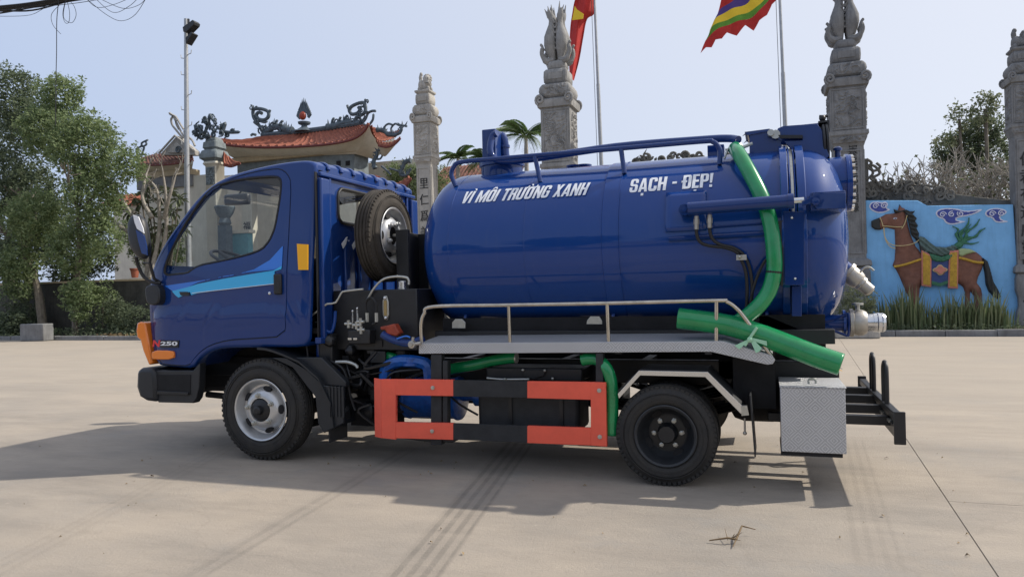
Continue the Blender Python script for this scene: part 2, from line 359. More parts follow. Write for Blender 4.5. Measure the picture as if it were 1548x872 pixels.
# doors
for mir in (False,True):
    d=obj('door',door_panel(mir),M['cab'],T,smooth=40)
    Y=(lambda y:2*YC-y) if mir else (lambda y:y)
    mb=MB(); mb.tube([(p[0],Y(sideY(*p)+.010),p[1]) for p in L1],.007,n=6,closed=True); obj('door_seal',mb,M['seal'],d)
    mb=MB(); mb.tube([(p[0],Y(sideY(*p)+.004),p[1]) for p in L2],.010,n=6,closed=True); obj('window_seal',mb,M['seal'],d)
    mb=MB(); mb.add([(p[0],Y(sideY(*p)+.012),p[1]) for p in L2]+[(cen[0],Y(sideY(*cen)+.012),cen[1]-.0)],[(i,(i+1)%NA,NA) for i in range(NA)]); obj('side_window',mb,M['glass'],d,fix=False,smooth=0)
    if not mir:
        # upper black frame in the front corner of the window
        # colour stripe decals follow the door skin
        up=[(-2.799,1.583),(-2.803,1.433),(-2.873,1.406),(-3.079,1.397),(-3.322,1.374),(-3.572,1.331),(-3.668,1.297),(-3.817,1.27),(-3.898,1.313),(-3.572,1.343),(-3.261,1.373),(-3.049,1.416),(-2.912,1.48)]
        mb=MB(); relief(mb,up,0,.0006,.007,w=.01); mb.v=[(v[0],sideY(v[0],v[2])-.0062,v[2]) for v in mb.v]; obj('door_stripe_blue',mb,M['sc1'],d,smooth=0)
        lo=[(-2.803,1.433),(-2.809,1.409),(-2.867,1.396),(-2.869,1.303),(-3.202,1.281),(-3.574,1.249),(-3.638,1.235),(-3.65,1.261),(-3.76,1.217),(-3.792,1.238),(-3.824,1.27),(-3.681,1.295),(-3.572,1.32),(-3.322,1.354),(-3.05,1.384),(-2.879,1.401)]
        mb=MB(); relief(mb,lo,0,.0006,.007,w=.01); mb.v=[(v[0],sideY(v[0],v[2])-.0074,v[2]) for v in mb.v]; obj('door_stripe_cyan',mb,M['sc2'],d,smooth=0)
        mb=MB(); mb.prism([(-3.746,1.263),(-3.669,1.261),(-3.644,1.246),(-3.657,1.233),(-3.734,1.235)],'y',.016,.021); obj('stripe_block',mb,M['rimd'],d)
        mb=MB(); mb.tube([[(-3.628,1.25)][0][:1]+(.0205,)+[(-3.628,1.25)][0][1:],[(-2.868,1.303)][0][:1]+(.0205,)+[(-2.868,1.303)][0][1:]],.0022,n=6); obj('stripe_line',mb,M['white'],d)
    # handle recess and keyhole
    hx=[(-2.868,1.376),(-2.802,1.223)]
    x0,z1=hx[0];x1,z0=hx[1]
    mb=MB(); mb.box(x0,x1,min(Y(.002),Y(.03)),max(Y(.002),Y(.03)),z0,z1); obj('door_handle',mb,M['black'],d,bevel=.012)
    kx=[(-2.912,1.235)][0]; mb=MB(); mb.lathe([(.011,0),(.011,.012),(.007,.014)],(kx[0],Y(.028),kx[1]),(0,1 if mir else -1,0),n=14); obj('lock',mb,M['chrome'],d)
# reflector on the rear quarter of the cab
p=[(-2.67,1.59),(-2.577,1.581),(-2.581,1.397),(-2.663,1.399)]; mb=MB(); mb.prism(p,'y',.004+.02,.034); obj('reflector',mb,M['yellow'],T)
# badge and side lamp
def text_on(name,body,x0,x1,z0,z1,y,m,parent,bold=.02,shear=0,th=.003):
    vs,fs=text_mesh(body,bold); a0=min(v[0] for v in vs);a1=max(v[0] for v in vs);b0=min(v[1] for v in vs);b1=max(v[1] for v in vs)
    mb=MB(); mb.add([(x0+(v[0]-a0)/(a1-a0)*(x1-x0)+shear*(v[1]-b0)/(b1-b0)*(z1-z0),y,z0+(v[1]-b0)/(b1-b0)*(z1-z0)) for v in vs],fs)
    return obj(name,mb,m,parent,smooth=0,solid=th)
bx=[(-4.025,0.836),(-3.951,0.888),(-3.77,0.836)]
by=.026
p=[(-3.949,0.831),(-3.948,0.886),(-3.765,0.886),(-3.773,0.831)]; mb=MB(); mb.prism(p,'y',by-.004,by+.02); bdg=obj('model_badge',mb,M['black'],T)
text_on('badge_letter','N',bx[0][0],bx[1][0]-.005,bx[0][1],bx[1][1],by-.006,M['badge'],bdg,.03,.2)
text_on('badge_digits','250',bx[1][0]+.006,bx[2][0]-.008,bx[0][1]+.010,bx[1][1]-.010,by-.007,M['white'],bdg,.03,.1)
p=chaikin([(-4.029,0.809),(-3.829,0.808),(-3.81,0.79),(-3.814,0.738),(-4.014,0.736),(-4.031,0.752)]); mb=MB(); mb.prism(p,'y',by-.014,by+.02); obj('side_turn_lamp',mb,M['orange'],T,bevel=.006)
# corner lamp, wraps round the front corner
for mir in (False,True):
    Y=(lambda y:2*YC-y) if mir else (lambda y:y)
    mb=MB(); p=[(-4.212,1.024),(-4.178,1.034),(-4.131,1.023),(-4.095,0.854),(-4.065,0.702),(-4.099,0.686),(-4.157,0.801),(-4.182,0.886),(-4.215,0.907),(-4.224,0.96)]
    mb.prism(p,'y',Y(.052),Y(.16)); obj('corner_lamp',mb,M['orange'],T,bevel=.012)
# grille and head lamps on the front face
mb=MB(); mb.box(-4.175,-4.13,.40,1.34,.80,1.02); g=obj('grille',mb,M['plastic'],T,bevel=.01)
for k in range(4):
    mb=MB(); mb.box(-4.19,-4.17,.42,1.32,.825+k*.05,.845+k*.05); obj('grille_slat',mb,M['black'],g)
for y in (.27,1.34):
    mb=MB(); mb.box(-4.17,-4.12,y,y+.16,.68,.84); obj('headlight',mb,M['chrome'],T,bevel=.02)
# bumper
mb=MB(); p=[(-4.173,0.649),(-4.132,0.67),(-4.006,0.667),(-3.988,0.589),(-3.98,0.403),(-4.086,0.41),(-4.152,0.44),(-4.183,0.518)]
mb.prism(p,'y',.0,2*YC); bump=obj('bumper',mb,M['plastic'],T,bevel=.03)
for mir in (False,True):
    Y=(lambda y:2*YC-y) if mir else (lambda y:y)
    mb=MB(); p=[(-4.023,0.648),(-3.64,0.653),(-3.575,0.71),(-3.586,0.526),(-3.613,0.439),(-3.646,0.402),(-3.983,0.398),(-4.009,0.424)]; mb.prism(p,'y',Y(.028),Y(.10)); bs=obj('bumper_side',mb,M['plastic'],T,bevel=.006)
    mb=MB(); p=[(-3.998,0.617),(-3.66,0.622),(-3.67,0.468),(-3.988,0.471)]; mb.prism(p,'y',Y(.022),Y(.04)); obj('step_recess',mb,M['dark'],bs,bevel=.004)
    mb=MB(); p=[(-3.981,0.492),(-3.676,0.488),(-3.676,0.465),(-3.982,0.463)]; mb.prism(p,'y',Y(.008),Y(.03)); obj('step_tread',mb,M['black'],bs,bevel=.004)
# cab back wall with a real window opening
def rr(y0,y1,z0,z1,r,n=5):
    o=[]
    for cx_,cz_,a0 in((y1-r,z1-r,0),(y0+r,z1-r,90),(y0+r,z0+r,180),(y1-r,z0+r,270)):
        for k in range(n+1):
            a=R(a0+90*k/n); o.append((cx_+r*math.cos(a),cz_+r*math.sin(a)))
    return o
WO=[(.08,.88),(.08,2.135)]
outer=[(.062,.885),(1.678,.885),(1.62,2.12),(1.5,2.150),(.24,2.150),(.12,2.12)][::-1]
rw=rr(.355,1.385,1.765,2.03,.07)
cb=(.87,1.895)
aa=sorted(set([round(2*PI*k/96,4) for k in range(96)]+[round(math.atan2(p[1]-cb[1],p[0]-cb[0])%(2*PI),4) for p in outer]))
A0=[ray_hit(cb,a,outer,True) for a in aa]; A1=[ray_hit(cb,a,rw,False) for a in aa]; n=len(aa)
rows=[[(RX,*mixp(a,b,t)) for a,b in zip(A0,A1)] for t in (0,.2,.4,.6,.8,.93)]+[[(RX+.012,*mixp(a,b,.965)) for a,b in zip(A0,A1)],[(RX+.010,*b) for b in A1],[(RX-.02,*b) for b in A1]]
mb=MB(); mb.add([p for r in rows for p in r],[(k*n+i,k*n+(i+1)%n,(k+1)*n+(i+1)%n,(k+1)*n+i) for k in range(len(rows)-1) for i in range(n)])
bw=obj('rear_wall',mb,M['cab'],T,smooth=40)
mb=MB(); mb.tube([(RX+.008,*b) for b in A1],.013,n=8,closed=True); obj('window_seal',mb,M['seal'],bw)
mb=MB(); mb.add([(RX-.004,*b) for b in A1]+[(RX-.004,*cb)],[(i,(i+1)%n,n) for i in range(n)]); obj('rear_window',mb,M['glass'],bw,fix=False,smooth=0)
# pressed pillars, channel strip and vent glints of the back wall
for y0,y1 in ((.085,.20),(1.54,1.655)):
    mb=MB(); mb.box(RX-.005,RX+.045,y0,y1,.89,2.07); obj('pressed_pillar',mb,M['cab'],bw,bevel=.012)
for y0,y1 in ((.225,.255),(1.485,1.515)):
    mb=MB(); mb.box(RX-.005,RX+.022,y0,y1,.89,2.09); obj('pressed_rib',mb,M['cab'],bw,bevel=.01)
for y in (.075,): 
    mb=MB(); mb.box(RX+.002,RX+.010,.058,.084,.90,2.11); obj('channel_shade_strip',mb,M['seal'],bw)  # black strip stands in for the shade inside the channel
mb=MB(); mb.box(RX,RX+.03,.10,1.64,2.085,2.115); obj('drip_rail',mb,M['cab'],bw,bevel=.008)
for k in range(5):
    y=.42+k*.21; mb=MB(); mb.box(RX-.004,RX+.028,y,y+.07,.98,1.64); obj('pressed_rib',mb,M['cab'],bw,bevel=.012)
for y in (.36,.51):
    mb=MB(); mb.add([(RX+.03,y,1.60),(RX+.03,y+.07,1.655),(RX+.03,y+.085,1.66),(RX+.03,y+.06,1.60),(RX+.03,y+.02,1.565)],[(0,1,2,3,4)]); obj('vent_glint',mb,M['white'],bw,solid=.004,smooth=0)  # white plates stand in for glints of light on the wall
mb=MB(); mb.box(RX-.01,RX+.04,.04,1.70,.86,.905); obj('lower_sill',mb,M['cab'],bw,bevel=.006)
mb=MB(); mb.box(-2.62,-2.50,.16,.30,.60,.90); obj('cab_mount',mb,M['cab'],T,bevel=.01)
# interior
mb=MB(); mb.box(-4.0,-3.72,.14,1.60,1.02,1.40); mb.box(-3.78,-3.62,.14,1.60,.98,1.30); obj('dashboard',mb,M['vinyl'],T,bevel=.05)
mb=MB(); mb.ball((-3.75,.50,1.42),(.14,.2,.06)); obj('instrument_hood',mb,M['vinyl'],T)
sp_=[(-3.603,1.516)][0]; sw=Vector((sp_[0],.50,sp_[1])); ax=Vector((.42,0,.90)).normalized()
mb=MB(); u=Vector((0,1,0)); v=ax.cross(u); ring=[sw+(u*math.cos(2*PI*k/40)+v*math.sin(2*PI*k/40))*.205 for k in range(40)]
mb.tube(ring,.014,n=8,closed=True); st=obj('steering_wheel',mb,M['vinyl'],T)
for k in range(3):
    a=R(90+120*k); mb=MB(); mb.tube([sw-ax*.02,sw+(u*math.cos(a)+v*math.sin(a))*.2],[.028,.012],n=8); obj('spoke',mb,M['vinyl'],st)
mb=MB(); mb.tube([sw-ax*.02,sw-ax*.4],.035,n=10); obj('steering_column',mb,M['vinyl'],st)
for y0,y1 in ((.20,.68),(.78,1.56)):
    mb=MB(); mb.box(-3.32,-2.85,y0,y1,1.0,1.20); mb.box(-2.92,-2.72,y0,y1,1.08,1.50); obj('seat',mb,M['cloth'],T,bevel=.05)
mb=MB(); mb.box(-3.95,-2.56,.10,1.64,.93,.97); obj('cab_floor',mb,M['dark'],T)
mb=MB(); mb.box(-3.35,-2.56,.16,1.58,2.145,2.16); obj('headliner',mb,M['vinyl'],T)
a=[(-3.858,2.1),(-3.61,2.004)]; mb=MB(); mb.box(a[0][0],a[1][0],.66,.72,a[1][1],a[0][1]); ir=obj('interior_mirror',mb,M['black'],T,bevel=.018)
q=[(-3.753,2.088),(-3.703,2.142),(-3.606,2.159)]; mb=MB(); mb.tube([(x,.72,z) for x,z in q]+[(q[2][0]+.02,.72,2.14)],.007); obj('mirror_arm',mb,M['black'],ir)
# door mirrors
hs=chaikin([(-4.063,1.815),(-4.022,1.861),(-3.951,1.864),(-3.887,1.81),(-3.859,1.673),(-3.855,1.553),(-3.889,1.514),(-3.953,1.521),(-4.029,1.585),(-4.065,1.698)],2)
for mir in (False,True):
    Y=(lambda y:2*YC-y) if mir else (lambda y:y)
    mb=MB(); n=len(hs); cx_=sum(p[0] for p in hs)/n; cz_=sum(p[1] for p in hs)/n
    rows=[(-.085,.72),(-.10,.90),(-.125,1.0),(-.15,.98),(-.17,.86),(-.18,.55)]
    mb.add([(cx_-.02+(p[0]-cx_)*s*.86,Y(y),cz_+(p[1]-cz_)*s) for y,s in rows for p in hs],[(k*n+i,k*n+(i+1)%n,(k+1)*n+(i+1)%n,(k+1)*n+i) for k in range(len(rows)-1) for i in range(n)]+[tuple(range(n)),tuple(range(5*n,6*n))])
    dm=obj('door_mirror',mb,M['plastic'],T,smooth=60)
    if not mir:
        g2=[(-3.986,1.855),(-3.934,1.837),(-3.892,1.749),(-3.883,1.709),(-3.95,1.747),(-3.974,1.799)]; mb=MB(); mb.prism(g2,'y',-.182,-.176); obj('mirror_glass',mb,M['white'],dm)  # white plate painted as the bright part of the mirror's reflection
        g2=[(-3.963,1.743),(-3.883,1.694),(-3.863,1.623),(-3.852,1.542),(-3.909,1.559),(-3.939,1.646)]; mb=MB(); mb.prism(g2,'y',-.182,-.176); obj('mirror_glass',mb,M['cab'],dm)  # cab blue plate painted as the cab's reflection in the mirror
    q=[(-4.049,1.544),(-4.063,1.482),(-4.039,1.394),(-3.988,1.346),(-3.923,1.334)]; mb=MB(); mb.tube(smooth_path([(x,Y(-.10+.028*i),z) for i,(x,z) in enumerate(q)],5),.0135); obj('mirror_bracket',mb,M['black'],dm)
    q=[(-4.014,1.492),(-3.955,1.49),(-3.945,1.623),(-3.985,1.63)]; mb=MB(); mb.tube([(x,Y(-.06),z) for x,z in q],.009); mb.tube([(q[1][0],Y(-.06),q[1][1]),(q[1][0]+.0,Y(-.02),q[1][1]-.12),(q[1][0]+.01,Y(.03),q[1][1]-.15)],.012); obj('mirror_stay',mb,M['black'],dm)
    q=chaikin([(-4.039,1.306),(-3.986,1.326),(-3.901,1.313),(-3.891,1.194),(-3.938,1.159),(-4.016,1.171),(-4.035,1.223)]); mb=MB(); mb.prism(q,'y',Y(-.035),Y(.05)); obj('mirror_foot',mb,M['plastic'],dm,bevel=.012)
# ---------------------------------------------------------------- wheels
def wheel(c,rt,wd,rr_,front,out=-1,spare=False,axis=(0,-1,0),rub='rubber',rimm='rim'):
    """c: centre of the outer tyre face; axis points outwards"""
    c=Vector(c); ax=Vector(axis); w2=wd
    mb=MB(); b=rr_+.01
    prof=[(b,-.012),(b+.01,-.002),(b+.03,.004),((rt+b)/2,.002),(rt-.045,-.010),(rt-.022,-.022),(rt-.008,-.034),(rt-.001,-.043)]
    gro=[.25,.42,.58,.75]
    for g_ in gro:
        h=-w2*g_; prof+=[(rt,h+.007),(rt-.010,h+.004),(rt-.010,h-.004),(rt,h-.007)]
    prof+=[(rt-.001,-w2+.043),(rt-.008,-w2+.034),(rt-.022,-w2+.022),(rt-.05,-w2+.01),((rt+b)/2,-w2+.0),(b+.02,-w2+.003),(b,-w2+.012)]
    mb.lathe(prof,c,ax,n=64,closed=True); t=obj('tyre',mb,M[rub],None,smooth=30)
    # shoulder blocks and sidewall rings
    mb=MB(); u=ax.orthogonal().normalized(); v=ax.cross(u)
    for k in range(60):
        a=2*PI*k/60; d=u*math.cos(a)+v*math.sin(a); e=ax.cross(d)
        p=c+d*(rt-.019)-ax*.036; 
        vs=[p+e*s1*.010+d*s2*.0125+ax*s3*.016 for s1 in(-1,1) for s2 in(-1,1) for s3 in(-1,1)]
        mb.add(vs,[(0,1,3,2),(4,6,7,5),(0,4,5,1),(2,3,7,6),(0,2,6,4),(1,5,7,3)])
    tb=obj('shoulder_lugs',mb,M[rub],None,smooth=0,fix=False); stuff(tb)
    mb=MB()
    for r_ in (rt-.05,(rt+b)/2+.01,b+.035):
        mb.lathe([(r_-.003,.0),(r_-.001,.004+.0015),(r_+.001,.0055),(r_+.003,.0)],c,ax,n=64,closed=True)
    sr=obj('sidewall_ring',mb,M[rub],None)
    mb=MB(); s=1 if front else -1
    if front: prof=[(rr_+.012,.004),(rr_+.008,.008),(rr_-.002,.004),(rr_-.012,-.012),(rr_-.02,-.035),(rr_-.035,-.06),(rr_-.05,-.062),(rr_*.70,-.030),(rr_*.60,-.006),(rr_*.50,.004),(rr_*.40,.004),(rr_*.36,-.02)]
    else: prof=[(rr_+.012,.002),(rr_+.006,.006),(rr_-.006,.000),(rr_-.016,-.03),(rr_-.022,-.075),(rr_*.84,-.09),(rr_*.80,-.105),(rr_*.66,-.128),(rr_*.56,-.13),(rr_*.42,-.128),(rr_*.36,-.128)]
    mb.lathe(prof,c,ax,n=64,cap=False); rm=obj('rim',mb,M[rimm],None,smooth=32)
    parts=[t,tb,sr,rm]
    nb=5 if front else 6; hd=.006 if front else -.124
    for k in range(5 if front else 4):
        mbh=MB()
        a=2*PI*(k+.5)/(5 if front else 4)+.5; d=u*math.cos(a)+v*math.sin(a); e=ax.cross(d)
        rad=rr_*.74 if front else rr_*.73; h0=-.028 if front else -.112
        cc=c+d*rad+ax*(h0+.003); tl=(ax+d*(.75 if front else -.55)*.6).normalized(); dd=(d-tl*d.dot(tl)).normalized()
        ov=[cc+dd*math.cos(q)*.019+e*math.sin(q)*.034 for q in [2*PI*j/16 for j in range(16)]]
        mbh.add([p+tl*.004 for p in ov]+[p-tl*.02 for p in ov],[tuple(range(16))]+[(i,(i+1)%16,16+(i+1)%16,16+i) for i in range(16)])
        parts.append(obj('hand_hole_patch',mbh,M['dark'],None,smooth=0))  # dark inset oval stands in for the shade of an open hole
    bolts=[]
    for k in range(nb):
        a=2*PI*k/nb+.3; d=u*math.cos(a)+v*math.sin(a); mb=MB(); rb=rr_*(.50 if front else .47)
        mb.lathe([(.022,0),(.022,.005),(.015,.006),(.015,.022),(.008,.024),(.008,.03)],c+d*rb+ax*(hd-.003),ax,n=6); bolts.append(obj('lug_nut',mb,M['zinc' if not spare else 'rim'],None,smooth=0))
    if not spare:
        mb=MB()
        if front: mb.lathe([(rr_*.37,-.02),(rr_*.36,.0),(rr_*.30,.006),(.035,.012),(.032,.045),(.020,.052)],c,ax,n=24)
        else: mb.lathe([(rr_*.62,-.132),(rr_*.62,-.122),(rr_*.36,-.12),(rr_*.34,-.085),(rr_*.25,-.06),(.03,-.055)],c,ax,n=32)
        parts.append(obj('hub',mb,M['black'],None,smooth=30))
    return parts,bolts
def assemble(name,c,*a,**k):
    # wheel > tyre, rim (lug nuts sit one level down on the wheel too)
    parts,bolts=wheel(c,*a,**k); hub=parts[0]
    wob=MB(); wob.lathe([(.05,-.05),(.05,-.12)],c,k.get('axis',(0,-1,0)),n=12); w_=obj(name,wob,M['black'],T)
    off=WL[T.name]
    for o in parts+bolts:
        o.parent=w_; o.location=-off; WL[o.name]=Vector((0,0,0))
    return w_
assemble('front_wheel',(-2.99,-.012,.376),.376,.175,.218,True)
assemble('front_wheel',(-2.99,2*YC+.012,.376),.376,.175,.218,True,axis=(0,1,0))
assemble('rear_wheel',(-.04,-.02,.308),.308,.155,.178,False,rimm='rimd')
assemble('rear_wheel',(-.04,2*YC+.02,.308),.308,.155,.178,False,axis=(0,1,0),rimm='rimd')
assemble('rear_wheel',(-.04,.165,.308),.308,.155,.178,False,rimm='rimd')
assemble('rear_wheel',(-.04,2*YC-.165,.308),.308,.155,.178,False,axis=(0,1,0),rimm='rimd')
assemble('spare_wheel',(-2.18,.60,1.665),.362,.175,.208,True,spare=True,axis=(1,0,0),rub='rubberd')
# spare wheel bracket
x=-2.13
mb=MB(); a=[(0.519,1.724),(0.847,1.749),(1.03,1.752)]
mb.box(-2.12,-2.02,a[0][0],a[0][0]+.035,1.20,1.70); mb.box(-2.125,-2.115,a[0][0],a[1][0]-.1,1.20,1.70); br=obj('spare_bracket',mb,M['black'],T,bevel=.003)
mb=MB(); mb.box(-2.12,-2.10,.62,.86,1.20,1.69); mb.box(-2.12,-2.02,.86,.88,1.20,1.69); obj('bracket_plate',mb,M['black'],br,bevel=.003)
mb=MB(); mb.tube([(-2.19,.60,1.665),(-2.09,.60,1.665)],.012); obj('bracket_bolt',mb,M['zinc'],br)
# ---------------------------------------------------------------- chassis and running gear
for y in (.50,1.17):
    mb=MB(); mb.box(-4.0,.98,y,y+.07,.56,.72); fr=obj('frame_rail',mb,M['black'],T,bevel=.006)
for x in (-3.6,-2.5,-1.7,-.9,-.3,.4,.9):
    mb=MB(); mb.box(x,x+.06,.57,1.17,.58,.70); obj('cross_member',mb,M['black'],T)
mb=MB(); mb.box(-4.0,-2.62,.52,1.22,.42,.92); obj('engine_block',mb,M['dark'],T,bevel=.04)
mb=MB(); mb.lathe([(.06,-.6),(.07,-.25),(.14,-.16),(.17,0),(.14,.16),(.07,.25),(.06,.6)],(-.02,YC,.31),(0,1,0),n=24); obj('rear_axle',mb,M['dark'],T)
mb=MB(); mb.tube([(-2.97,.16,.34),(-2.97,.4,.29),(-2.97,1.35,.29),(-2.97,1.6,.34)],.04); obj('front_axle',mb,M['dark'],T)
mb=MB(); mb.tube([(-3.5,.25,.42),(-2.97,.25,.37),(-2.4,.25,.45)],.03,n=6); mb.tube([(-3.75,.3,.43),(-3.3,.32,.40)],.025); obj('front_spring',mb,M['dark'],T)
for y in (.42,1.3):
    for k in range(5):
        mb=MB(); h=.34+k*.018; l=.55-k*.08; mb.tube(smooth_path([(-.02-l,y,h+.13-k*.02),(-.02,y,h),(-.02+l,y,h+.13-k*.02)],6),.011,n=4,flat=3); obj('leaf_spring',mb,M['dark'],T)
mb=MB(); mb.tube([(-2.5,YC,.52),(-.25,YC,.34)],.045); obj('drive_shaft',mb,M['dark'],T)
mb=MB(); mb.tube([(-3.0,.15,.18),(-2.4,1.0,.3)],.03); mb.lathe([(.09,0),(.1,.03),(.1,.5),(.09,.53)],(-2.25,1.25,.42),(1,0,0),n=20); obj('exhaust_muffler',mb,M['dark'],T)
# front mudguard behind the wheel and its rubber flap
for mir in (False,True):
    Y=(lambda y:2*YC-y) if mir else (lambda y:y)
    pp=[(-3.02,.835),(-2.95,.83),(-2.88,.815),(-2.80,.79),(-2.66,.74),(-2.50,.62),(-2.40,.44),(-2.38,.28)]
    mb=MB(); n=len(pp); mb.add([(x,Y(y),z) for y in (.0,.30) for x,z in pp]+[(x,Y(y),z-.015) for y in (.0,.30) for x,z in pp],[(i,i+1,n+i+1,n+i) for i in range(n-1)]+[(2*n+i,2*n+i+1,3*n+i+1,3*n+i) for i in range(n-1)]+[(i,i+1,2*n+i+1,2*n+i) for i in range(n-1)])
    if not mir: mg=obj('front_mudguard',mb,M['plastic'],T)
    else: mg=obj('front_mudguard',mb,M['plastic'],T)
    p=[(-2.907,0.758),(-2.78,0.759),(-2.601,0.67),(-2.47,0.562),(-2.301,0.552),(-2.308,0.298),(-2.473,0.221),(-2.521,0.291),(-2.539,0.48),(-2.604,0.55),(-2.725,0.687)]; mb=MB(); mb.prism(p,'y',Y(.02),Y(.045)); obj('mudguard_side',mb,M['plastic'],mg,bevel=.005)
    p=[(-2.78,0.759),(-2.498,0.761),(-2.3,0.589),(-2.301,0.552),(-2.47,0.562),(-2.601,0.67)]; mb=MB(); mb.prism(p,'y',Y(.046),Y(.10)); obj('mudguard_top',mb,M['plastic'],mg,bevel=.005)
    for k in range(5):
        x=-2.42+k*.028; mb=MB(); mb.box(x,x+.010,min(Y(.012),Y(.022)),max(Y(.012),Y(.022)),.34,.56); obj('mudguard_rib',mb,M['plastic'],mg)
    mb=MB(); mb.box(-2.44,-2.432,min(Y(.03),Y(.27)),max(Y(.03),Y(.27)),.15,.40); obj('mud_flap',mb,M['blackm'],mg)
# equipment behind the cab: hydraulic tank, valves and hoses
a=[(-2.594,1.242),(-2.182,1.272),(-1.918,1.242),(-1.928,0.798)]
hb=MB(); x0=-2.50; x1=a[2][0]; z1=a[2][1]; hb.box(x0,x1+.11,.22,.70,.80,z1)
hyd=obj('hydraulic_tank',hb,M['black'],T,bevel=.008)
mb=MB(); c=[(-1.987,1.267)][0]; mb.lathe([(.035,0),(.035,.012),(.030,.014),(.030,.055),(.025,.06)],(c[0]-.0,.34,z1),(0,0,1),n=20); obj('filler_cap',mb,M['chrome'],hyd)
p=chaikin([(-2.08,1.197),(-2.031,1.196),(-2.03,1.019),(-2.079,1.02)]); mb=MB(); mb.prism(p,'y',.205,.222); sg=obj('sight_gauge',mb,M['zinc'],hyd,bevel=.004)
p=[(-2.064,1.163),(-2.043,1.163),(-2.043,1.053),(-2.064,1.053)]; mb=MB(); mb.prism(p,'y',.198,.206); obj('sight_glass',mb,M['brass'],sg)
for (px,pz) in [(-2.056,1.18),(-2.054,1.036)]:
    mb=MB(); mb.ball((px,.203,pz),.014); obj('gauge_bolt',mb,M['chrome'],sg)
def pipe(name,pts,y,r,m,parent,k=5,dy=None):
    mb=MB(); P=[(x,y if dy is None else dy[i],z) for i,(x,z) in enumerate(pts)]; mb.tube(smooth_path(P,k),r,n=8); return obj(name,mb,M[m],parent)
pipe('steel_breather_pipe',[(-2.195,1.175),(-2.138,1.256),(-2.061,1.317),(-1.964,1.333),(-1.879,1.324),(-1.858,1.302),(-1.859,1.273)],.2,.0085,'zinc',hyd)
pipe('hydraulic_hose',[(-2.18,1.051),(-2.188,1.147),(-2.149,1.185),(-2.107,1.146),(-2.103,1.079),(-2.105,1.012),(-2.138,0.993)],.16,.0085,'seal',hyd)
for s in [(-2.18,1.056),(-2.104,1.055)]:
    mb=MB(); mb.tube([(s[0],.16,s[1]-.045),(s[0],.16,s[1]+.02)],.013,n=6); obj('hose_fitting',mb,M['zinc'],hyd,smooth=0)
for q in ([(-2.287,1.091),(-2.288,0.966)],[(-2.249,1.11),(-2.247,0.966)]):
    mb=MB(); mb.tube([(x,.14,z) for x,z in q],[.005,.009],n=8); mb.ball((q[0][0],.14,q[0][1]),.009); obj('control_lever',mb,M['chrome'],hyd)
for q in [(-2.317,1.0),(-2.251,0.99),(-2.218,1.014),(-2.214,0.956)]:
    mb=MB(); mb.tube([(q[0],.13,q[1]-.03),(q[0],.13,q[1]+.025)],.012,n=8); mb.tube([(q[0]-.03,.13,q[1]),(q[0]+.03,.13,q[1])],.010,n=8); obj('valve_fitting',mb,M['zinc'],hyd)
for q in [(-2.298,0.89),(-2.254,0.89)]:
    mb=MB(); mb.box(q[0]-.015,q[0]+.015,.11,.14,q[1]-.006,q[1]+.008); obj('lever_foot',mb,M['chrome'],hyd)
q=[(-2.329,0.957),(-2.146,0.851)]; mb=MB(); mb.box(q[0][0],q[1][0],.13,.24,q[1][1],q[0][1]); obj('valve_block',mb,M['black'],hyd,bevel=.01)
pipe('cab_tilt_pipe',[(-2.615,1.058),(-2.489,1.139),(-2.46,1.148),(-2.399,1.157),(-2.353,1.223),(-2.314,1.237),(-2.172,1.248)],.1,.0075,'zinc',T,k=2)
pipe('brake_hose',[(-2.65,1.039),(-2.659,0.878),(-2.65,0.78),(-2.658,0.707)],.1,.007,'seal',T)
pipe('coolant_hose',[(-2.532,1.076),(-2.522,0.998),(-2.495,0.949),(-2.45,0.949),(-2.426,1.021),(-2.419,1.094)],.12,.012,'tank',T)
pipe('steel_line',[(-2.422,0.722),(-2.328,0.723),(-2.263,0.704),(-2.242,0.681)],.12,.012,'zinc',T)
pipe('black_hose',[(-2.467,0.731),(-2.357,0.66),(-2.307,0.469),(-2.271,0.374)],.12,.010,'seal',T)
q=[(-2.68,1.058),(-2.631,0.95)]; mb=MB(); mb.ball((q[0][0]+.03,.12,q[0][1]-.03),(.04,.04,.05)); mb.box(q[0][0],q[0][0]+.06,.11,.16,q[0][1]-.1,q[0][1]); obj('cab_latch',mb,M['black'],T)
q=[(-2.586,0.925),(-2.469,0.659)]; mb=MB(); mb.box(q[0][0],q[1][0],.14,.3,q[1][1],q[0][1]); mb.ball((q[0][0]+.1,.14,q[0][1]-.05),.05,jit=.15); obj('reservoir',mb,M['black'],T,bevel=.02)
mb=MB(); mb.box(-2.62,-1.95,.74,.80,.22,.95); obj('dark_backing',mb,M['dark'],T)  # dark sheet added behind the engine bay to block the light beyond
# assorted black lumps of the engine bay seen between cab and tank
random.seed(3); mb=MB()
for k in range(46):
    x=random.uniform(-2.45,-1.95); z=random.uniform(.28,.86); y=random.uniform(.18,.5); s=random.uniform(.02,.07)
    if random.random()<.5: mb.ball((x,y,z),s,n=8,m=6,jit=.1)
    else: mb.box(x,x+s*1.6,y,y+s,z,z+s*1.3)
for k in range(16):
    x=random.uniform(-2.45,-2.0); z=random.uniform(.35,.8); mb.tube(smooth_path([(x,.16,z),(x+random.uniform(-.1,.15),.13,z+random.uniform(-.12,.1)),(x+random.uniform(0,.3),.2,z+random.uniform(-.2,.1))],4),random.uniform(.006,.014),n=6)
gm=obj('gearbox_and_lines',mb,M['black'],T); stuff(gm)
mb=MB(); mb.lathe([(.02,-.25),(.1,-.22),(.12,0),(.12,.2),(.05,.25)],(-2.15,.62,.5),(1,0,0),n=20); mb.box(-2.45,-2.1,.35,.55,.22,.42); obj('gearbox',mb,M['dark'],T)
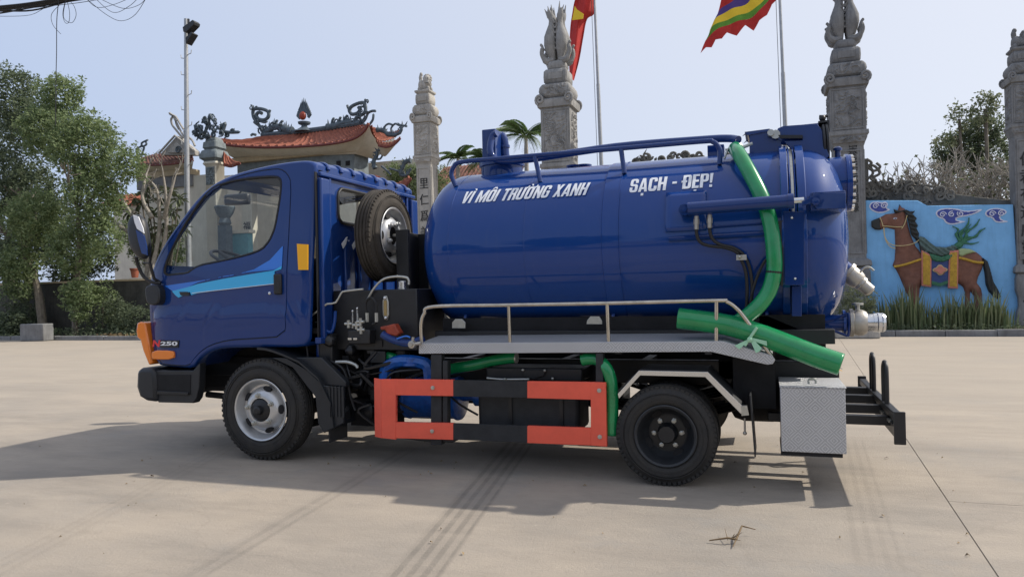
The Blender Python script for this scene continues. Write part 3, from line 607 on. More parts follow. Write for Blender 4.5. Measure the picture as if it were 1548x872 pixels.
q=[(-2.182,0.794),(-2.064,0.713)]; mb=MB(); mb.box(q[0][0],q[1][0],.2,.22,q[1][1],q[0][1]); obj('grey_plate',mb,M['rimd'],T)
# red valve + blue pipework in front of the platform
q=[(-2.046,0.976),(-1.929,0.998),(-1.914,0.97),(-1.904,0.951),(-1.889,0.933),(-1.916,0.909),(-1.994,0.924),(-2.004,0.957),(-2.036,0.952)]; mb=MB(); mb.prism(q,'y',.10,.17); obj('red_valve_handle',mb,M['redm'],T,bevel=.008)
pipe('blue_grey_pipe',[(-2.025,0.925),(-1.963,0.892),(-1.885,0.869),(-1.797,0.864),(-1.705,0.892)],.1,.026,'bluepart',T)
pipe('blue_wire',[(-1.895,0.894),(-1.827,0.912),(-1.791,0.903)],.07,.006,'sc1',T)
q=[(-1.742,0.86)][0]; mb=MB(); mb.lathe([(.026,-.02),(.026,.012),(.014,.014),(.014,.03)],(q[0],.0,q[1]),(0,-1,0),n=20); mb.tube([(q[0]-.0,.0,q[1]),(q[0]+.01,.0,q[1]+.05)],.01); mb.tube([(q[0],.0,q[1]),(q[0]+.07,.0,q[1]+.01)],.012); obj('brass_tap',mb,M['alu'],T)
# blue vacuum pump below
pu=thing_loc=None
q=[(-2.222,0.515),(-2.103,0.489),(-1.715,0.282),(-1.995,0.472)]
mb=MB(); mb.lathe([(.10,-.02),(.155,.0),(.16,.02),(.15,.03),(.15,.38),(.16,.40),(.155,.42),(.08,.44)],(-1.98,.40,.44),(1,0,0),n=28); pump=obj('vacuum_pump',mb,M['pump'],T)
pipe('pump_elbow',[(-2.078,0.595),(-2.066,0.672),(-2.011,0.707),(-1.946,0.722),(-1.861,0.722),(-1.767,0.709),(-1.727,0.677),(-1.718,0.583)],.22,.045,'pump',pump,k=5)
mb=MB(); q=[(-1.94,0.75),(-1.768,0.695)]; mb.lathe([(.07,0),(.07,.016),(.05,.018),(.05,.05)],((q[0][0]+q[1][0])/2,.22,q[1][1]),(0,0,1),n=20); obj('pump_flange',mb,M['pump'],pump)
mb=MB(); mb.lathe([(.055,0),(.06,.02),(.07,.03),(.07,.07),(.03,.09)],(-2.02,.2,.49),(-1,0,0),n=16); obj('pump_inlet',mb,M['pump'],pump)
mb=MB(); mb.lathe([(.03,0),(.075,.0),(.075,.05),(.03,.06)],(-1.42,.35,.47),(1,0,0),n=16); mb.tube([(-1.6,.4,.44),(-1.2,.45,.46)],.025); obj('pump_pulley',mb,M['pump'],pump)
# ---------------------------------------------------------------- tank
TA,TB,TZ=.62,.60,1.52; TY=.85
def cyl(x,deg,off=0):
    a=R(deg); return (x,TY-(TA+off)*math.cos(a),TZ+(TB+off)*math.sin(a))
def tank_loft(mb,prof,n=72):
    vs=[];m=len(prof)
    for x,s in prof:
        for k in range(n):
            a=2*PI*k/n; vs.append((x,TY-(TA*s)*math.cos(a),TZ+(TB*s)*math.sin(a)))
    mb.add(vs,[(i*n+k,i*n+(k+1)%n,(i+1)*n+(k+1)%n,(i+1)*n+k) for i in range(m-1) for k in range(n)]+[tuple(range(n))[::-1],tuple((m-1)*n+k for k in range(n))])
def cap_prof(x0,dx,n=9,s0=.02):
    return [(x0+dx*math.sin(PI/2*k/n),max(s0,math.cos(PI/2*k/n)**.62)) for k in range(n+1)]
mb=MB(); fcap=[(x,s) for x,s in cap_prof(-1.60,-.285)][::-1]
tank_loft(mb,fcap+[(-1.3,1.0),(-.9,1.0),(-.46,1.0),(-.455,1.012),(-.352,1.012),(-.347,1.004),(.2,1.004),(.66,1.004)])
tank=obj('tank',mb,M['tank'],T,smooth=30)
mb=MB(); rc=cap_prof(.80,.27)
tank_loft(mb,[(.80,.98)]+rc[0:]); lid=obj('rear_lid',mb,M['tank'],T,smooth=40)
for x0,x1,s in ((.655,.70,1.05),(.705,.715,1.035),(.735,.745,1.035),(.75,.80,1.05)):
    mb=MB(); tank_loft(mb,[(x0,.97),(x0,s),(x0+.004,s+.006),(x1-.004,s+.006),(x1,s),(x1,.97)]); obj('lid_flange',mb,M['tank'],lid,smooth=30)
mb=MB(); tank_loft(mb,[(.715,.99),(.717,1.02),(.733,1.02),(.735,.99)]); obj('lid_gasket',mb,M['zinc'],lid)
# reinforcing band seam
mb=MB(); tank_loft(mb,[(-.354,1.0),(-.352,1.015),(-.346,1.015),(-.344,1.0)]); obj('weld_bead',mb,M['tank'],tank)
for x_ in (-1.565,-1.0,.12):
    mb=MB(); tank_loft(mb,[(x_-.006,.998),(x_-.003,1.003),(x_+.003,1.003),(x_+.006,.998)]); obj('weld_bead',mb,M['tank'],tank)
# lettering wrapped on the tank skin: heavy condensed block capitals
def rrect(x0,x1,y0,y1,r,n=4):
    o=[]
    for cx_,cy_,a0 in((x1-r,y1-r,0),(x0+r,y1-r,90),(x0+r,y0+r,180),(x1-r,y0+r,270)):
        for k in range(n+1): a=R(a0+90*k/n); o.append((cx_+r*math.cos(a),cy_+r*math.sin(a)))
    return o
def ringq(x0,x1,y0,y1,skip=None,tx=.2,ty=.155):
    A_=rrect(x0,x1,y0,y1,.17); B_=rrect(x0+tx,x1-tx,y0+ty,y1-ty,.045); n=len(A_); out=[]
    for i in range(n):
        j=(i+1)%n
        for s0,s1 in [(k_/8,(k_+1)/8) for k_ in range(8)] if abs(A_[i][0]-A_[j][0])+abs(A_[i][1]-A_[j][1])>.1 else [(0,1)]:
            L=lambda p,q,t_:(p[0]*(1-t_)+q[0]*t_,p[1]*(1-t_)+q[1]*t_)
            q=[L(A_[i],A_[j],s0),L(A_[i],A_[j],s1),L(B_[i],B_[j],s1),L(B_[i],B_[j],s0)]; mx=sum(p[0] for p in q)/4; my=sum(p[1] for p in q)/4
            if skip and skip(mx,my): continue
            out.append(q)
    return out
rc_=lambda x0,x1,y0,y1:[(x0,y0),(x1,y0),(x1,y1),(x0,y1)]
GLY={'I':(.2,[rc_(0,.2,0,1)]),'H':(.56,[rc_(0,.2,0,1),rc_(.36,.56,0,1),rc_(.2,.36,.42,.58)]),'T':(.52,[rc_(.16,.36,0,.84),rc_(0,.52,.84,1)]),
'N':(.58,[rc_(0,.18,0,1),rc_(.40,.58,0,1),[(.18,1),(.18,.55),(.40,0),(.40,.45)]]),'M':(.80,[rc_(0,.19,0,1),rc_(.61,.80,0,1),[(.19,1),(.19,.62),(.34,0),(.40,0),(.40,.38)],[(.61,1),(.61,.62),(.46,0),(.40,0),(.40,.38)]]),
'V':(.58,[[(0,1),(.2,1),(.30,.28),(.30,0),(.19,0)],[(.58,1),(.39,1),(.30,.28),(.30,0),(.40,0)]]),'A':(.60,[[(0,0),(.19,0),(.30,.72),(.30,1),(.19,1)],[(.60,0),(.41,0),(.30,.72),(.30,1),(.41,1)],rc_(.19,.41,.17,.31)]),
'X':(.58,[[(0,0),(.2,0),(.58,1),(.38,1)],[(.38,0),(.58,0),(.2,1),(0,1)]]),'O':(.56,ringq(0,.56,0,1)),'U':(.56,ringq(0,.56,0,1,lambda x,y:y>.5)+[rc_(0,.2,.5,1),rc_(.36,.56,.5,1)]),
'C':(.56,ringq(0,.56,0,1,lambda x,y:x>.3 and .38<y<.62)),'G':(.56,ringq(0,.56,0,1,lambda x,y:x>.3 and .40<y<.63)+[rc_(.30,.56,.40,.53)]),
'S':(.54,ringq(0,.54,.43,1,lambda x,y:x>.3 and y<.66,.19,.145)+ringq(0,.54,0,.575,lambda x,y:x<.26 and y>.33,.19,.145)),
'D':(.56,[rc_(0,.2,0,1)]+ringq(0,.56,0,1)),'P':(.54,[rc_(0,.2,0,1)]+ringq(0,.54,.38,1,None,.2,.15)),'R':(.56,[rc_(0,.2,0,1)]+ringq(0,.54,.42,1,None,.2,.14)+[[(.34,.44),(.52,.48),(.56,.30),(.57,0),(.37,0),(.36,.3)]]),
'E':(.44,[rc_(0,.2,0,1),rc_(.2,.44,0,.16),rc_(.2,.42,.42,.57),rc_(.2,.44,.84,1)]),'-':(.34,[rc_(.02,.32,.40,.56)]),'!':(.2,[[(.0,1),(.2,1),(.17,.28),(.03,.28)],rc_(.01,.19,0,.17)]),' ':(.24,[])}
GRAVE=[[(.02,1.24),(.18,1.24),(.28,1.06),(.17,1.06)]]; CIRC=[[(.06,1.06),(.18,1.06),(.28,1.15),(.28,1.25),(.20,1.25)],[(.50,1.06),(.38,1.06),(.28,1.15),(.28,1.25),(.36,1.25)]]; HORN=[[(.50,.90),(.56,.86),(.70,1.0),(.70,1.13),(.58,1.13),(.58,1.02),(.50,1.0)]]; DOT=[rc_(.19,.37,-.25,-.09)]
EXT={'Ì':('I',[[(x-.06,y) for x,y in GRAVE[0]]]),'Ô':('O',CIRC),'Ư':('U',HORN),'Ờ':('O',HORN+[[(x+.05,y+.02) for x,y in GRAVE[0]]]),'Ạ':('A',[[(x+.02,y) for x,y in DOT[0]]]),'Đ':('D',[rc_(-.09,.28,.43,.57)]),'Ẹ':('E',[[(x-.05,y) for x,y in DOT[0]]])}
def tank_text(name,body,x0,x1,d0,d1,shear):
    pl=[];cx_=0
    for ch in body:
        base,ex=EXT.get(ch,(ch,[])); w_,ps=GLY[base]; 
        for p in ps+ex: pl.append([(cx_+x,y) for x,y in p])
        cx_+=w_+.065+(.05 if ch in 'ƯỜ' else 0)
    cx_-=.065; b=bmesh.new()
    for i,p in enumerate(pl):
        try: b.faces.new([b.verts.new((x,y,i*1e-4)) for x,y in p])
        except Exception: pass
    for zc in (-.1,.15,.3,.45,.6,.75,.9,1.1):
        bmesh.ops.bisect_plane(b,geom=b.verts[:]+b.edges[:]+b.faces[:],plane_co=(0,zc,0),plane_no=(0,1,0))
    b.verts.ensure_lookup_table(); b.verts.index_update()
    V2=[tuple(v.co) for v in b.verts]; F2=[tuple(v.index for v in f.verts) for f in b.faces]; b.free()
    mb=MB(); mb.add([cyl(x0+v[0]/cx_*(x1-x0)+shear*(v[1]-.5),d0+(d1-d0)*v[1],.0035+(v[2]/1e-4)*.00002) for v in V2],F2)
    return stuff(obj(name,mb,M['white'],tank,smooth=0,fix=False))
tank_text('slogan_lettering','VÌ MÔI TRƯỜNG XANH',-1.490,-.570,32.4,43.6,.024)
tank_text('slogan_lettering','SẠCH - ĐẸP!',-.283,.250,32.2,44.2,.006)
# hand rails on top of the tank
yr=.47
q=[(-1.591,1.99),(-1.626,2.076),(-1.608,2.134),(-1.544,2.168),(-1.231,2.17),(-0.406,2.168),(0.172,2.168),(0.248,2.159),(0.285,2.12),(0.293,2.076),(0.287,2.007)]
rail=MB(); rail.tube(smooth_path([(x,.47,z) for x,z in q],6),.0165,n=12); rl=obj('top_hand_rail',rail,M['bluepart'],T)
for f,t in (((820,277),(810,236)),((946,264),(940,226))):
    z=[(-0.935,1.974),(-0.979,2.171)] if f[0]==820 else [(-0.336,1.991),(-0.36,2.166)]
    mb=MB(); mb.tube([(z[0][0],.45,z[0][1]),(z[1][0],.47,z[1][1])],.0165,n=10); obj('rail_post',mb,M['bluepart'],rl)
rail=MB(); rail.tube(smooth_path([(x,1.23,z) for x,z in q],6),.0165,n=10); obj('top_hand_rail',rail,M['bluepart'],T)
# suction pipe along the top and the elbow tower
q=[(-1.332,2.398),(-1.369,2.372),(-1.372,2.263),(-1.337,2.201),(-1.264,2.178),(-1.067,2.174),(-0.428,2.212),(0.163,2.209),(0.336,2.202),(0.407,2.176)]
mb=MB(); P=[(x,.62 if i>1 else .66,z) for i,(x,z) in enumerate(q)]; P[-1]=(P[-1][0],.56,P[-1][2]); mb.tube(smooth_path(P,5),.026,n=12); sp=obj('suction_pipe',mb,M['bluepart'],T)
q=[(-1.46,2.227),(-1.455,2.45),(-1.352,2.441),(-1.357,2.244)]
mb=MB(); xa=q[0][0];xb=q[2][0]; mb.box(xa,xb,.68,.86,2.0,q[1][1]-.01); tw=obj('float_valve_box',mb,M['bluepart'],T,bevel=.006)
mb=MB(); cx_=(xa+xb)/2+.06; mb.lathe([(.16,-.03),(.16,.10),(.175,.105),(.175,.135),(.12,.14),(.12,.15)],(cx_,.80,2.06),(0,0,1),n=32); obj('manhole_collar',mb,M['bluepart'],tw)
q=[(-1.395,2.418),(-1.357,2.41),(-1.342,2.362),(-1.338,2.28),(-1.329,2.217)]
mb=MB(); mb.tube(smooth_path([(x,.85,z) for x,z in q]+[(q[-1][0],.85,2.08)],5),.036,n=12); mb.lathe([(.045,0),(.045,.02)],(q[2][0],.85,q[2][1]-.04),(0,0,1),n=16); obj('vent_elbow',mb,M['bluepart'],tw)
for xx,zz in ((865,238),(880,236)):
    z=[(-0.801,2.195)] if xx==865 else [(-0.724,2.194)]
    mb=MB(); mb.lathe([(.05,-.18),(.05,-.06),(.06,-.058),(.06,-.045)],(z[0][0],.9,z[0][1]),(0,0,1),n=16); obj('top_fitting',mb,M['bluepart'],tank)
z=[(0.189,2.2),(0.302,2.19)]; mb=MB(); mb.box(z[0][0],z[1][0],.8,1.0,2.08,z[0][1]+.0); obj('top_fitting',mb,M['bluepart'],tank,bevel=.004)
# lid lifting gear
yg=.72
p=[(0.472,2.126),(0.474,2.224),(0.448,2.236),(0.427,2.224),(0.457,2.253),(0.602,2.253),(0.601,2.226),(0.675,2.171),(0.681,2.055),(0.47,2.072)]; mb=MB(); mb.prism(p,'y',.70,.715); hg=obj('hinge_bracket',mb,M['bluepart'],T,bevel=.003); mb=MB(); mb.prism(p,'y',.96,.975); obj('bracket_plate',mb,M['bluepart'],hg,bevel=.003)
p=[(0.444,2.25),(0.602,2.257),(0.618,2.243),(0.461,2.226)]; mb=MB(); mb.prism(p,'y',.69,.98); obj('bracket_cap',mb,M['bluepart'],hg)
mb=MB(); z=[(0.61,2.221)][0]; mb.tube([(z[0],.64,z[1]),(z[0],1.02,z[1])],.022); mb.tube([(z[0]+.03,.66,z[1]-.01),(z[0]+.03,.69,z[1]-.01)],.03); obj('hinge_pin',mb,M['zinc'],hg)
p=[(0.659,2.204),(0.647,2.231),(0.656,2.253),(0.69,2.265),(0.898,2.261),(0.937,2.196),(0.951,2.095),(0.966,2.046),(0.933,2.005),(0.791,2.025),(0.692,2.165),(0.807,2.16),(0.807,2.182),(0.692,2.192)]; mb=MB(); mb.prism(p,'y',.68,.70); la=obj('lid_arm',mb,M['bluepart'],T,bevel=.003); mb=MB(); mb.prism(p,'y',.98,1.0); obj('arm_plate',mb,M['bluepart'],la,bevel=.003)
p=[(0.69,2.265),(0.959,2.268),(0.966,2.258),(0.966,2.237),(0.898,2.243)]; mb=MB(); mb.prism(p,'y',.70,.98); obj('arm_top',mb,M['bluepart'],la)
p=[(0.655,2.204),(0.807,2.19),(0.807,2.169),(0.671,2.181)]; mb=MB(); mb.prism(p,'y',.66,.68); obj('arm_ledge',mb,M['black'],la)
z=[(0.937,2.251),(0.973,2.248)]; mb=MB(); mb.box(z[0][0]-.03,z[1][0],.70,.98,z[0][1]-.05,z[0][1]+.03); obj('arm_end',mb,M['black'],la)
z=[(0.959,2.16)][0]; mb=MB(); mb.lathe([(.13,-.03),(.14,-.025),(.14,-.012),(.125,-.01),(.14,-.005),(.14,.008),(.13,.01)],(z[0]-.0,.80,z[1]),(1,0,.05),n=32); obj('lid_winch_disc',mb,M['rimd'],la)
z=[(0.938,2.313)][0]; mb=MB(); mb.ball((z[0],.78,z[1]),.022); mb.tube([(z[0],.78,z[1]-.06),(z[0],.78,z[1])],.012); mb.tube([(z[0]-.02,.78,z[1]+.015),(z[0]+.035,.78,z[1]+.01)],.009); obj('grease_knob',mb,M['black'],la)
# manhole on the rear cap
z=[(0.963,2.049),(1.094,2.039),(1.09,1.698),(1.027,2.07)]
mb=MB(); zc=(z[0][1]+z[2][1])/2; rr2=(z[0][1]-z[2][1])/2
mb.lathe([(rr2,-.15),(rr2,.0),(rr2+.015,.002),(rr2+.015,.018),(rr2+.012,.020),(rr2+.012,.034),(rr2-.01,.036),(.02,.04)],(z[1][0]-.03,.80,zc),(1,0,0),n=44); mh=obj('rear_manhole',mb,M['tank'],lid,smooth=30)
for k in range(22):
    a=2*PI*k/22; mb=MB(); mb.lathe([(.010,0),(.010,.022)],(z[1][0]-.0,.80+rr2*1.0*math.cos(a),zc+rr2*1.0*math.sin(a)),(1,0,0),n=6); obj('flange_bolt',mb,M['chrome'],lid,smooth=0)
mb=MB(); mb.lathe([(.018,-.03),(.018,.02),(.028,.022),(.028,.04),(.014,.05)],(z[3][0],.80,z[0][1]+.02),(0,0,1),n=14); obj('breather_cap',mb,M['bluepart'],lid)
# hydraulic ram with its pads on the side
def pad(name,pts,y0,y1,m,parent,bev=.003):
    mb=MB(); mb.prism(pts,'y',y0,y1); return obj(name,mb,m,parent,bevel=bev)
# pad plate bent to the tank
mb=MB(); P0,P1=4,29.3; mb.grid(lambda u,v:cyl(-.040+.253*u,P0+(P1-P0)*v,.012),6,8); obj('ram_pad',mb,M['tank'],tank,solid=.012)
ya=.14
z=[(0.111,1.693),(0.722,1.705)]
mb=MB(); a=Vector((z[0][0],ya,z[0][1]));b=Vector((z[1][0],ya,z[1][1])); dr=(b-a).normalized()
mb.tube([a,b],.041,n=24); ram=obj('hydraulic_ram',mb,M['bluepart'],T)
mb=MB(); mb.tube([b-dr*.03,b+dr*.004],.046,n=24); obj('ram_gland',mb,M['bluepart'],ram)
mb=MB(); mb.tube([b,b+dr*.06],.018,n=14); obj('ram_rod',mb,M['chrome'],ram)
mb=MB(); mb.lathe([(.035,-.025),(.035,.025)],a-dr*.02+Vector((0,0,-.005)),(0,-1,0),n=24); mb.lathe([(.016,-.04),(.016,.04)],a-dr*.02+Vector((0,0,-.005)),(0,-1,0),n=12); mb.box(a.x-.05,a.x+.02,ya+.02,.32,a.z-.03,a.z+.03); obj('ram_clevis',mb,M['bluepart'],ram)
z=[(0.769,1.693),(0.828,1.724),(0.839,1.747),(1.006,1.732),(1.004,1.64),(0.848,1.645),(0.827,1.682),(0.769,1.669)]; pad('lid_lug',z,.10,.125,M['bluepart'],lid); mb=MB(); z=[(0.818,1.748),(1.006,1.732),(1.004,1.64),(0.815,1.647)]; mb.box(z[0][0],z[1][0],.125,.42,z[2][1],z[0][1]); obj('lid_lug_box',mb,M['bluepart'],lid,bevel=.005)
mb=MB(); c_=[(0.843,1.689)][0]; mb.lathe([(.022,0),(.022,.018),(.012,.02)],(c_[0],.10,c_[1]),(0,-1,0),n=16); obj('lug_pin',mb,M['bluepart'],lid)
# vertical lid guide plate and angle iron
z=[(0.667,1.651),(0.786,1.644),(0.775,1.204),(0.664,1.207)]; gp=pad('guide_plate',z,.195,.21,M['bluepart'],T)
for q in [(0.714,1.611),(0.724,1.245)]:
    mb=MB(); mb.ball((q[0],.195,q[1]),.009); obj('plate_screw',mb,M['chrome'],gp)
z=[(0.62,1.593),(0.665,1.599),(0.656,1.203),(0.641,1.203)]; pad('angle_iron',z,.20,.30,M['black'],gp)
z=[(0.706,1.202),(0.763,1.201),(0.758,1.016),(0.702,1.017)]; pad('guide_post',z,.26,.34,M['bluepart'],gp)
mb=MB(); mb.add([cyl(x,d,.02) for x,d in ((.10,-2),(.67,-2),(.67,-6),(.10,-6),(.10,-10),(.55,-9))],[]) 
mb=MB(); mb.tube([cyl(-.02,-.5,.012),cyl(.65,.5,.012)],.014,n=6,flat=.5); mb.tube([cyl(.05,5,.012),cyl(.62,6.5,.012)],.006,n=6); obj('side_strip',mb,M['bluepart'],tank)
# ram hoses
q=[(0.159,1.644),(0.157,1.545),(0.175,1.49),(0.223,1.464),(0.321,1.447),(0.387,1.42),(0.413,1.379),(0.442,1.297),(0.447,1.176),(0.44,1.055)]
hh=MB(); hh.tube(smooth_path([(x,.16+.02*i/3,z) for i,(x,z) in enumerate(q)],5),.0105,n=8); h1=obj('ram_hose',hh,M['seal'],T)
q=[(0.239,1.652),(0.237,1.557),(0.255,1.499),(0.302,1.465),(0.372,1.445),(0.425,1.407),(0.455,1.353),(0.472,1.276),(0.477,1.175),(0.455,1.047)]
hh=MB(); hh.tube(smooth_path([(x,.16+.02*i/3,z) for i,(x,z) in enumerate(q)],5),.0105,n=8); h2=obj('ram_hose',hh,M['seal'],T)
for q,o_ in (([(0.159,1.648),(0.157,1.565)],h1),([(0.239,1.652),(0.237,1.57)],h2)):
    mb=MB(); mb.tube([(q[0][0],.158,q[0][1]),(q[1][0],.158,q[1][1])],.0145,n=6); mb.tube([(q[0][0],.158,q[0][1]-.02),(q[1][0],.158,q[1][1]+.03)],.018,n=6); obj('hose_fitting',mb,M['alu'],o_,smooth=0)
q=[(0.41,1.386)][0]; mb=MB(); mb.ball((q[0],.155,q[1]),.011); mb.box(q[0]-.02,q[0]+.04,.165,.175,q[1]-.02,q[1]+.012); obj('hose_clip',mb,M['zinc'],h1)
q=[(0.581,1.381),(0.55,1.35),(0.522,1.295),(0.498,1.235),(0.473,1.155)]; hh=MB(); hh.tube(smooth_path([(x,.2,z) for x,z in q],5),.009,n=8); obj('tie_strap',hh,M['seal'],T)
# ---------------------------------------------------------------- tank subframe
mb=MB(); mb.box(-1.74,.95,.36,.50,.84,.93); obj('subframe_rail',mb,M['black'],T,bevel=.004)
mb=MB(); mb.box(-1.74,.95,1.22,1.36,.84,.93); obj('subframe_rail',mb,M['black'],T,bevel=.004)
for x in (-1.55,-.45,.55):
    p=[(.42,.93),(.50,1.10),(.62,.98),(.85,.925),(1.08,.98),(1.2,1.10),(1.28,.93)]
    mb=MB(); mb.prism(p,'x',x,x+.02); obj('tank_cradle',mb,M['tank'],T)
for k in range(2):
    q=[(-1.588,0.952),(-1.587,0.995),(-1.56,1.019),(-1.509,1.018),(-1.484,0.994),(-1.485,0.951)] if k==0 else [(-0.597,0.974),(-0.592,1.0),(-0.568,1.027),(-0.509,1.026),(-0.491,0.999),(-0.488,0.973)]
    pad('cradle_lug',q,.33,.345,M['zinc'],T)
q=[(-1.819,0.992),(0.639,1.018),(0.635,0.841),(-1.823,0.837)]; 
mb=MB(); mb.box(-1.70,.90,.42,.45,.78,1.02); obj('subframe_web',mb,M['dark'],T)
# ---------------------------------------------------------------- walkway platform with hand rail
PF=.03
pz=[(-1.706,0.865),(-1.708,0.794),(0.237,0.817),(0.555,0.743),(0.585,0.748),(0.6,0.771),(0.586,0.794),(0.308,0.879)]
mb=MB(); mb.prism(pz,'y',.03,.036); plat=obj('walkway_edge',mb,M['checker'],T,bevel=.002)
zt=pz[0][1]; xe=pz[7][0]
mb=MB(); mb.add([(pz[0][0],.034,zt),(xe,.034,pz[7][1]),(xe,.36,pz[7][1]+.03),(pz[0][0]+.0,.36,zt+.03)],[(0,1,2,3)]); mb.add([(xe,.034,pz[7][1]),(pz[6][0],.034,pz[6][1]),(pz[6][0],.36,pz[6][1]+.03),(xe,.36,pz[7][1]+.03)],[(0,1,2,3)])
obj('walkway_deck',mb,M['checker'],T,solid=.004,smooth=0)
for x in (-1.6,-.98,-.35,.2):
    mb=MB(); mb.box(x,x+.04,.04,.5,.80,.86); obj('deck_bearer',mb,M['black'],T)
q=[(-1.694,0.864),(-1.695,0.996),(-1.669,1.068),(-1.597,1.115),(-1.046,1.117),(-0.387,1.118),(0.274,1.123),(0.331,1.116),(0.384,1.079),(0.442,1.004),(0.578,0.793)]
mb=MB(); mb.tube(smooth_path([(x,.05,z) for x,z in q],6),.0125,n=12); hr=obj('walkway_rail',mb,M['steel'],T)
for q in ([(-1.052,1.113),(-1.049,0.864)],[(-0.392,1.115),(-0.389,0.873)],[(0.274,1.121),(0.268,0.878)]):
    mb=MB(); mb.tube([(q[0][0],.05,q[0][1]),(q[1][0],.05,q[1][1])],.0115,n=10); mb.lathe([(.02,-.002),(.016,.006)],(q[1][0],.05,zt),(0,0,1),n=12); obj('rail_post',mb,M['steel'],hr)
# ---------------------------------------------------------------- side guard
def bar(name,pts,y,m,parent,t=.03): return pad(name,pts,y,y+t,m,parent,.002)
sg_=MB(); q=[(-1.988,0.618),(-1.874,0.62),(-1.884,0.204),(-1.992,0.209)]; sg_.prism(q,'y',.0,.028); sgd=obj('side_guard',sg_,M['red'],T,bevel=.002)
q=[(-2.057,0.623),(-1.999,0.614),(-2.009,0.202),(-2.061,0.214)]; 
mb=MB(); a0=[(-2.06,0.622)][0];a1=[(-2.064,0.211)][0];b0=[(-1.982,0.618)][0];b1=[(-1.992,0.209)][0]
mb.add([(a0[0],.035,a0[1]),(b0[0],.001,b0[1]),(b1[0],.001,b1[1]),(a1[0],.035,a1[1])],[(0,1,2,3)]); obj('guard_flange',mb,M['red'],sgd,solid=.004,smooth=0)
for nm,q,mm in (('guard_bar',[(-1.874,0.62),(-1.442,0.623),(-1.444,0.514),(-1.877,0.51)],'red'),('guard_bar',[(-1.881,0.323),(-1.449,0.332),(-1.451,0.221),(-1.884,0.213)],'red'),
  ('guard_bar',[(-1.442,0.621),(-0.919,0.623),(-0.922,0.516),(-1.444,0.512)],'blackm'),('guard_bar',[(-1.449,0.33),(-0.926,0.334),(-0.928,0.225),(-1.451,0.223)],'blackm'),
  ('guard_bar',[(-0.919,0.623),(-0.499,0.625),(-0.501,0.514),(-0.922,0.514)],'red'),('guard_bar',[(-0.926,0.334),(-0.506,0.337),(-0.508,0.227),(-0.929,0.223)],'red'),
  ('guard_bar',[(-0.499,0.625),(-0.404,0.624),(-0.405,0.224),(-0.508,0.227)],'red')):
    o=bar(nm,q,.0,M[mm],sgd)
for q in [(-1.592,0.567),(-1.604,0.273),(-0.445,0.574),(-0.448,0.284)]:
    mb=MB(); mb.lathe([(.014,0),(.014,.006),(.009,.007),(.009,.012)],(q[0],.0,q[1]),(0,-1,0),n=10); obj('guard_bolt',mb,M['zinc'],sgd)
for q in ([(-1.618,0.787),(-1.539,0.788),(-1.553,0.175),(-1.633,0.171)],[(-0.47,0.803),(-0.423,0.803),(-0.437,0.218),(-0.483,0.216)],[(-1.53,0.747),(-1.495,0.747),(-1.508,0.208),(-1.543,0.207)]):
    pad('guard_post',q,.032,.09,M['blackm'],T)
q=[(-2.049,0.216),(-1.623,0.216),(-1.437,0.215),(-1.476,0.191),(-1.623,0.184)]; pad('guard_lower_lip',q,.05,.2,M['black'],sgd)
# fuel tank and boxes behind the guard
q=[(-1.337,0.497),(-0.618,0.506),(-0.609,0.32),(-1.336,0.32)]; mb=MB(); mb.box(q[0][0],q[1][0],.16,.46,.27,.56); ft=obj('fuel_tank',mb,M['blackm'],T,bevel=.03)
for px in [(-1.093,0.495),(-0.737,0.504)]:
    mb=MB(); mb.box(px[0]-.012,px[0]+.012,.148,.47,.26,.575); obj('tank_strap',mb,M['black'],ft)
q=[(-1.272,0.691),(-0.598,0.625)]; mb=MB(); mb.box(q[0][0],q[1][0],.18,.45,q[1][1]-.02,q[0][1]); obj('battery_tray',mb,M['black'],T,bevel=.01)
q=[(-1.016,0.678),(-0.84,0.68),(-0.855,0.641),(-0.929,0.617),(-0.994,0.634)]; pad('tray_gusset',q,.165,.175,M['black'],T)
for q in [(-0.999,0.679),(-0.846,0.677),(-1.128,0.615),(-0.793,0.625)]:
    mb=MB(); mb.ball((q[0],.155,q[1]),.010); obj('tray_bolt',mb,M['zinc'],T)
pipe('air_pipe',[(-1.265,0.619),(-1.149,0.612),(-0.96,0.616)],.17,.007,'zinc',T)
pipe('brake_cable',[(-1.594,0.526),(-1.496,0.436),(-1.349,0.358)],.2,.008,'seal',T)
mb=MB(); mb.lathe([(.09,0),(.11,.03),(.11,.62),(.09,.65)],(-1.3,1.15,.42),(1,0,0),n=24); obj('air_receiver',mb,M['dark'],T)
mb=MB(); mb.box(-2.0,-1.1,1.35,1.68,.25,.60); obj('far_side_box',mb,M['dark'],T,bevel=.02)
mb=MB(); mb.box(-.85,-.55,1.35,1.68,.25,.60); obj('far_side_box',mb,M['dark'],T,bevel=.02)
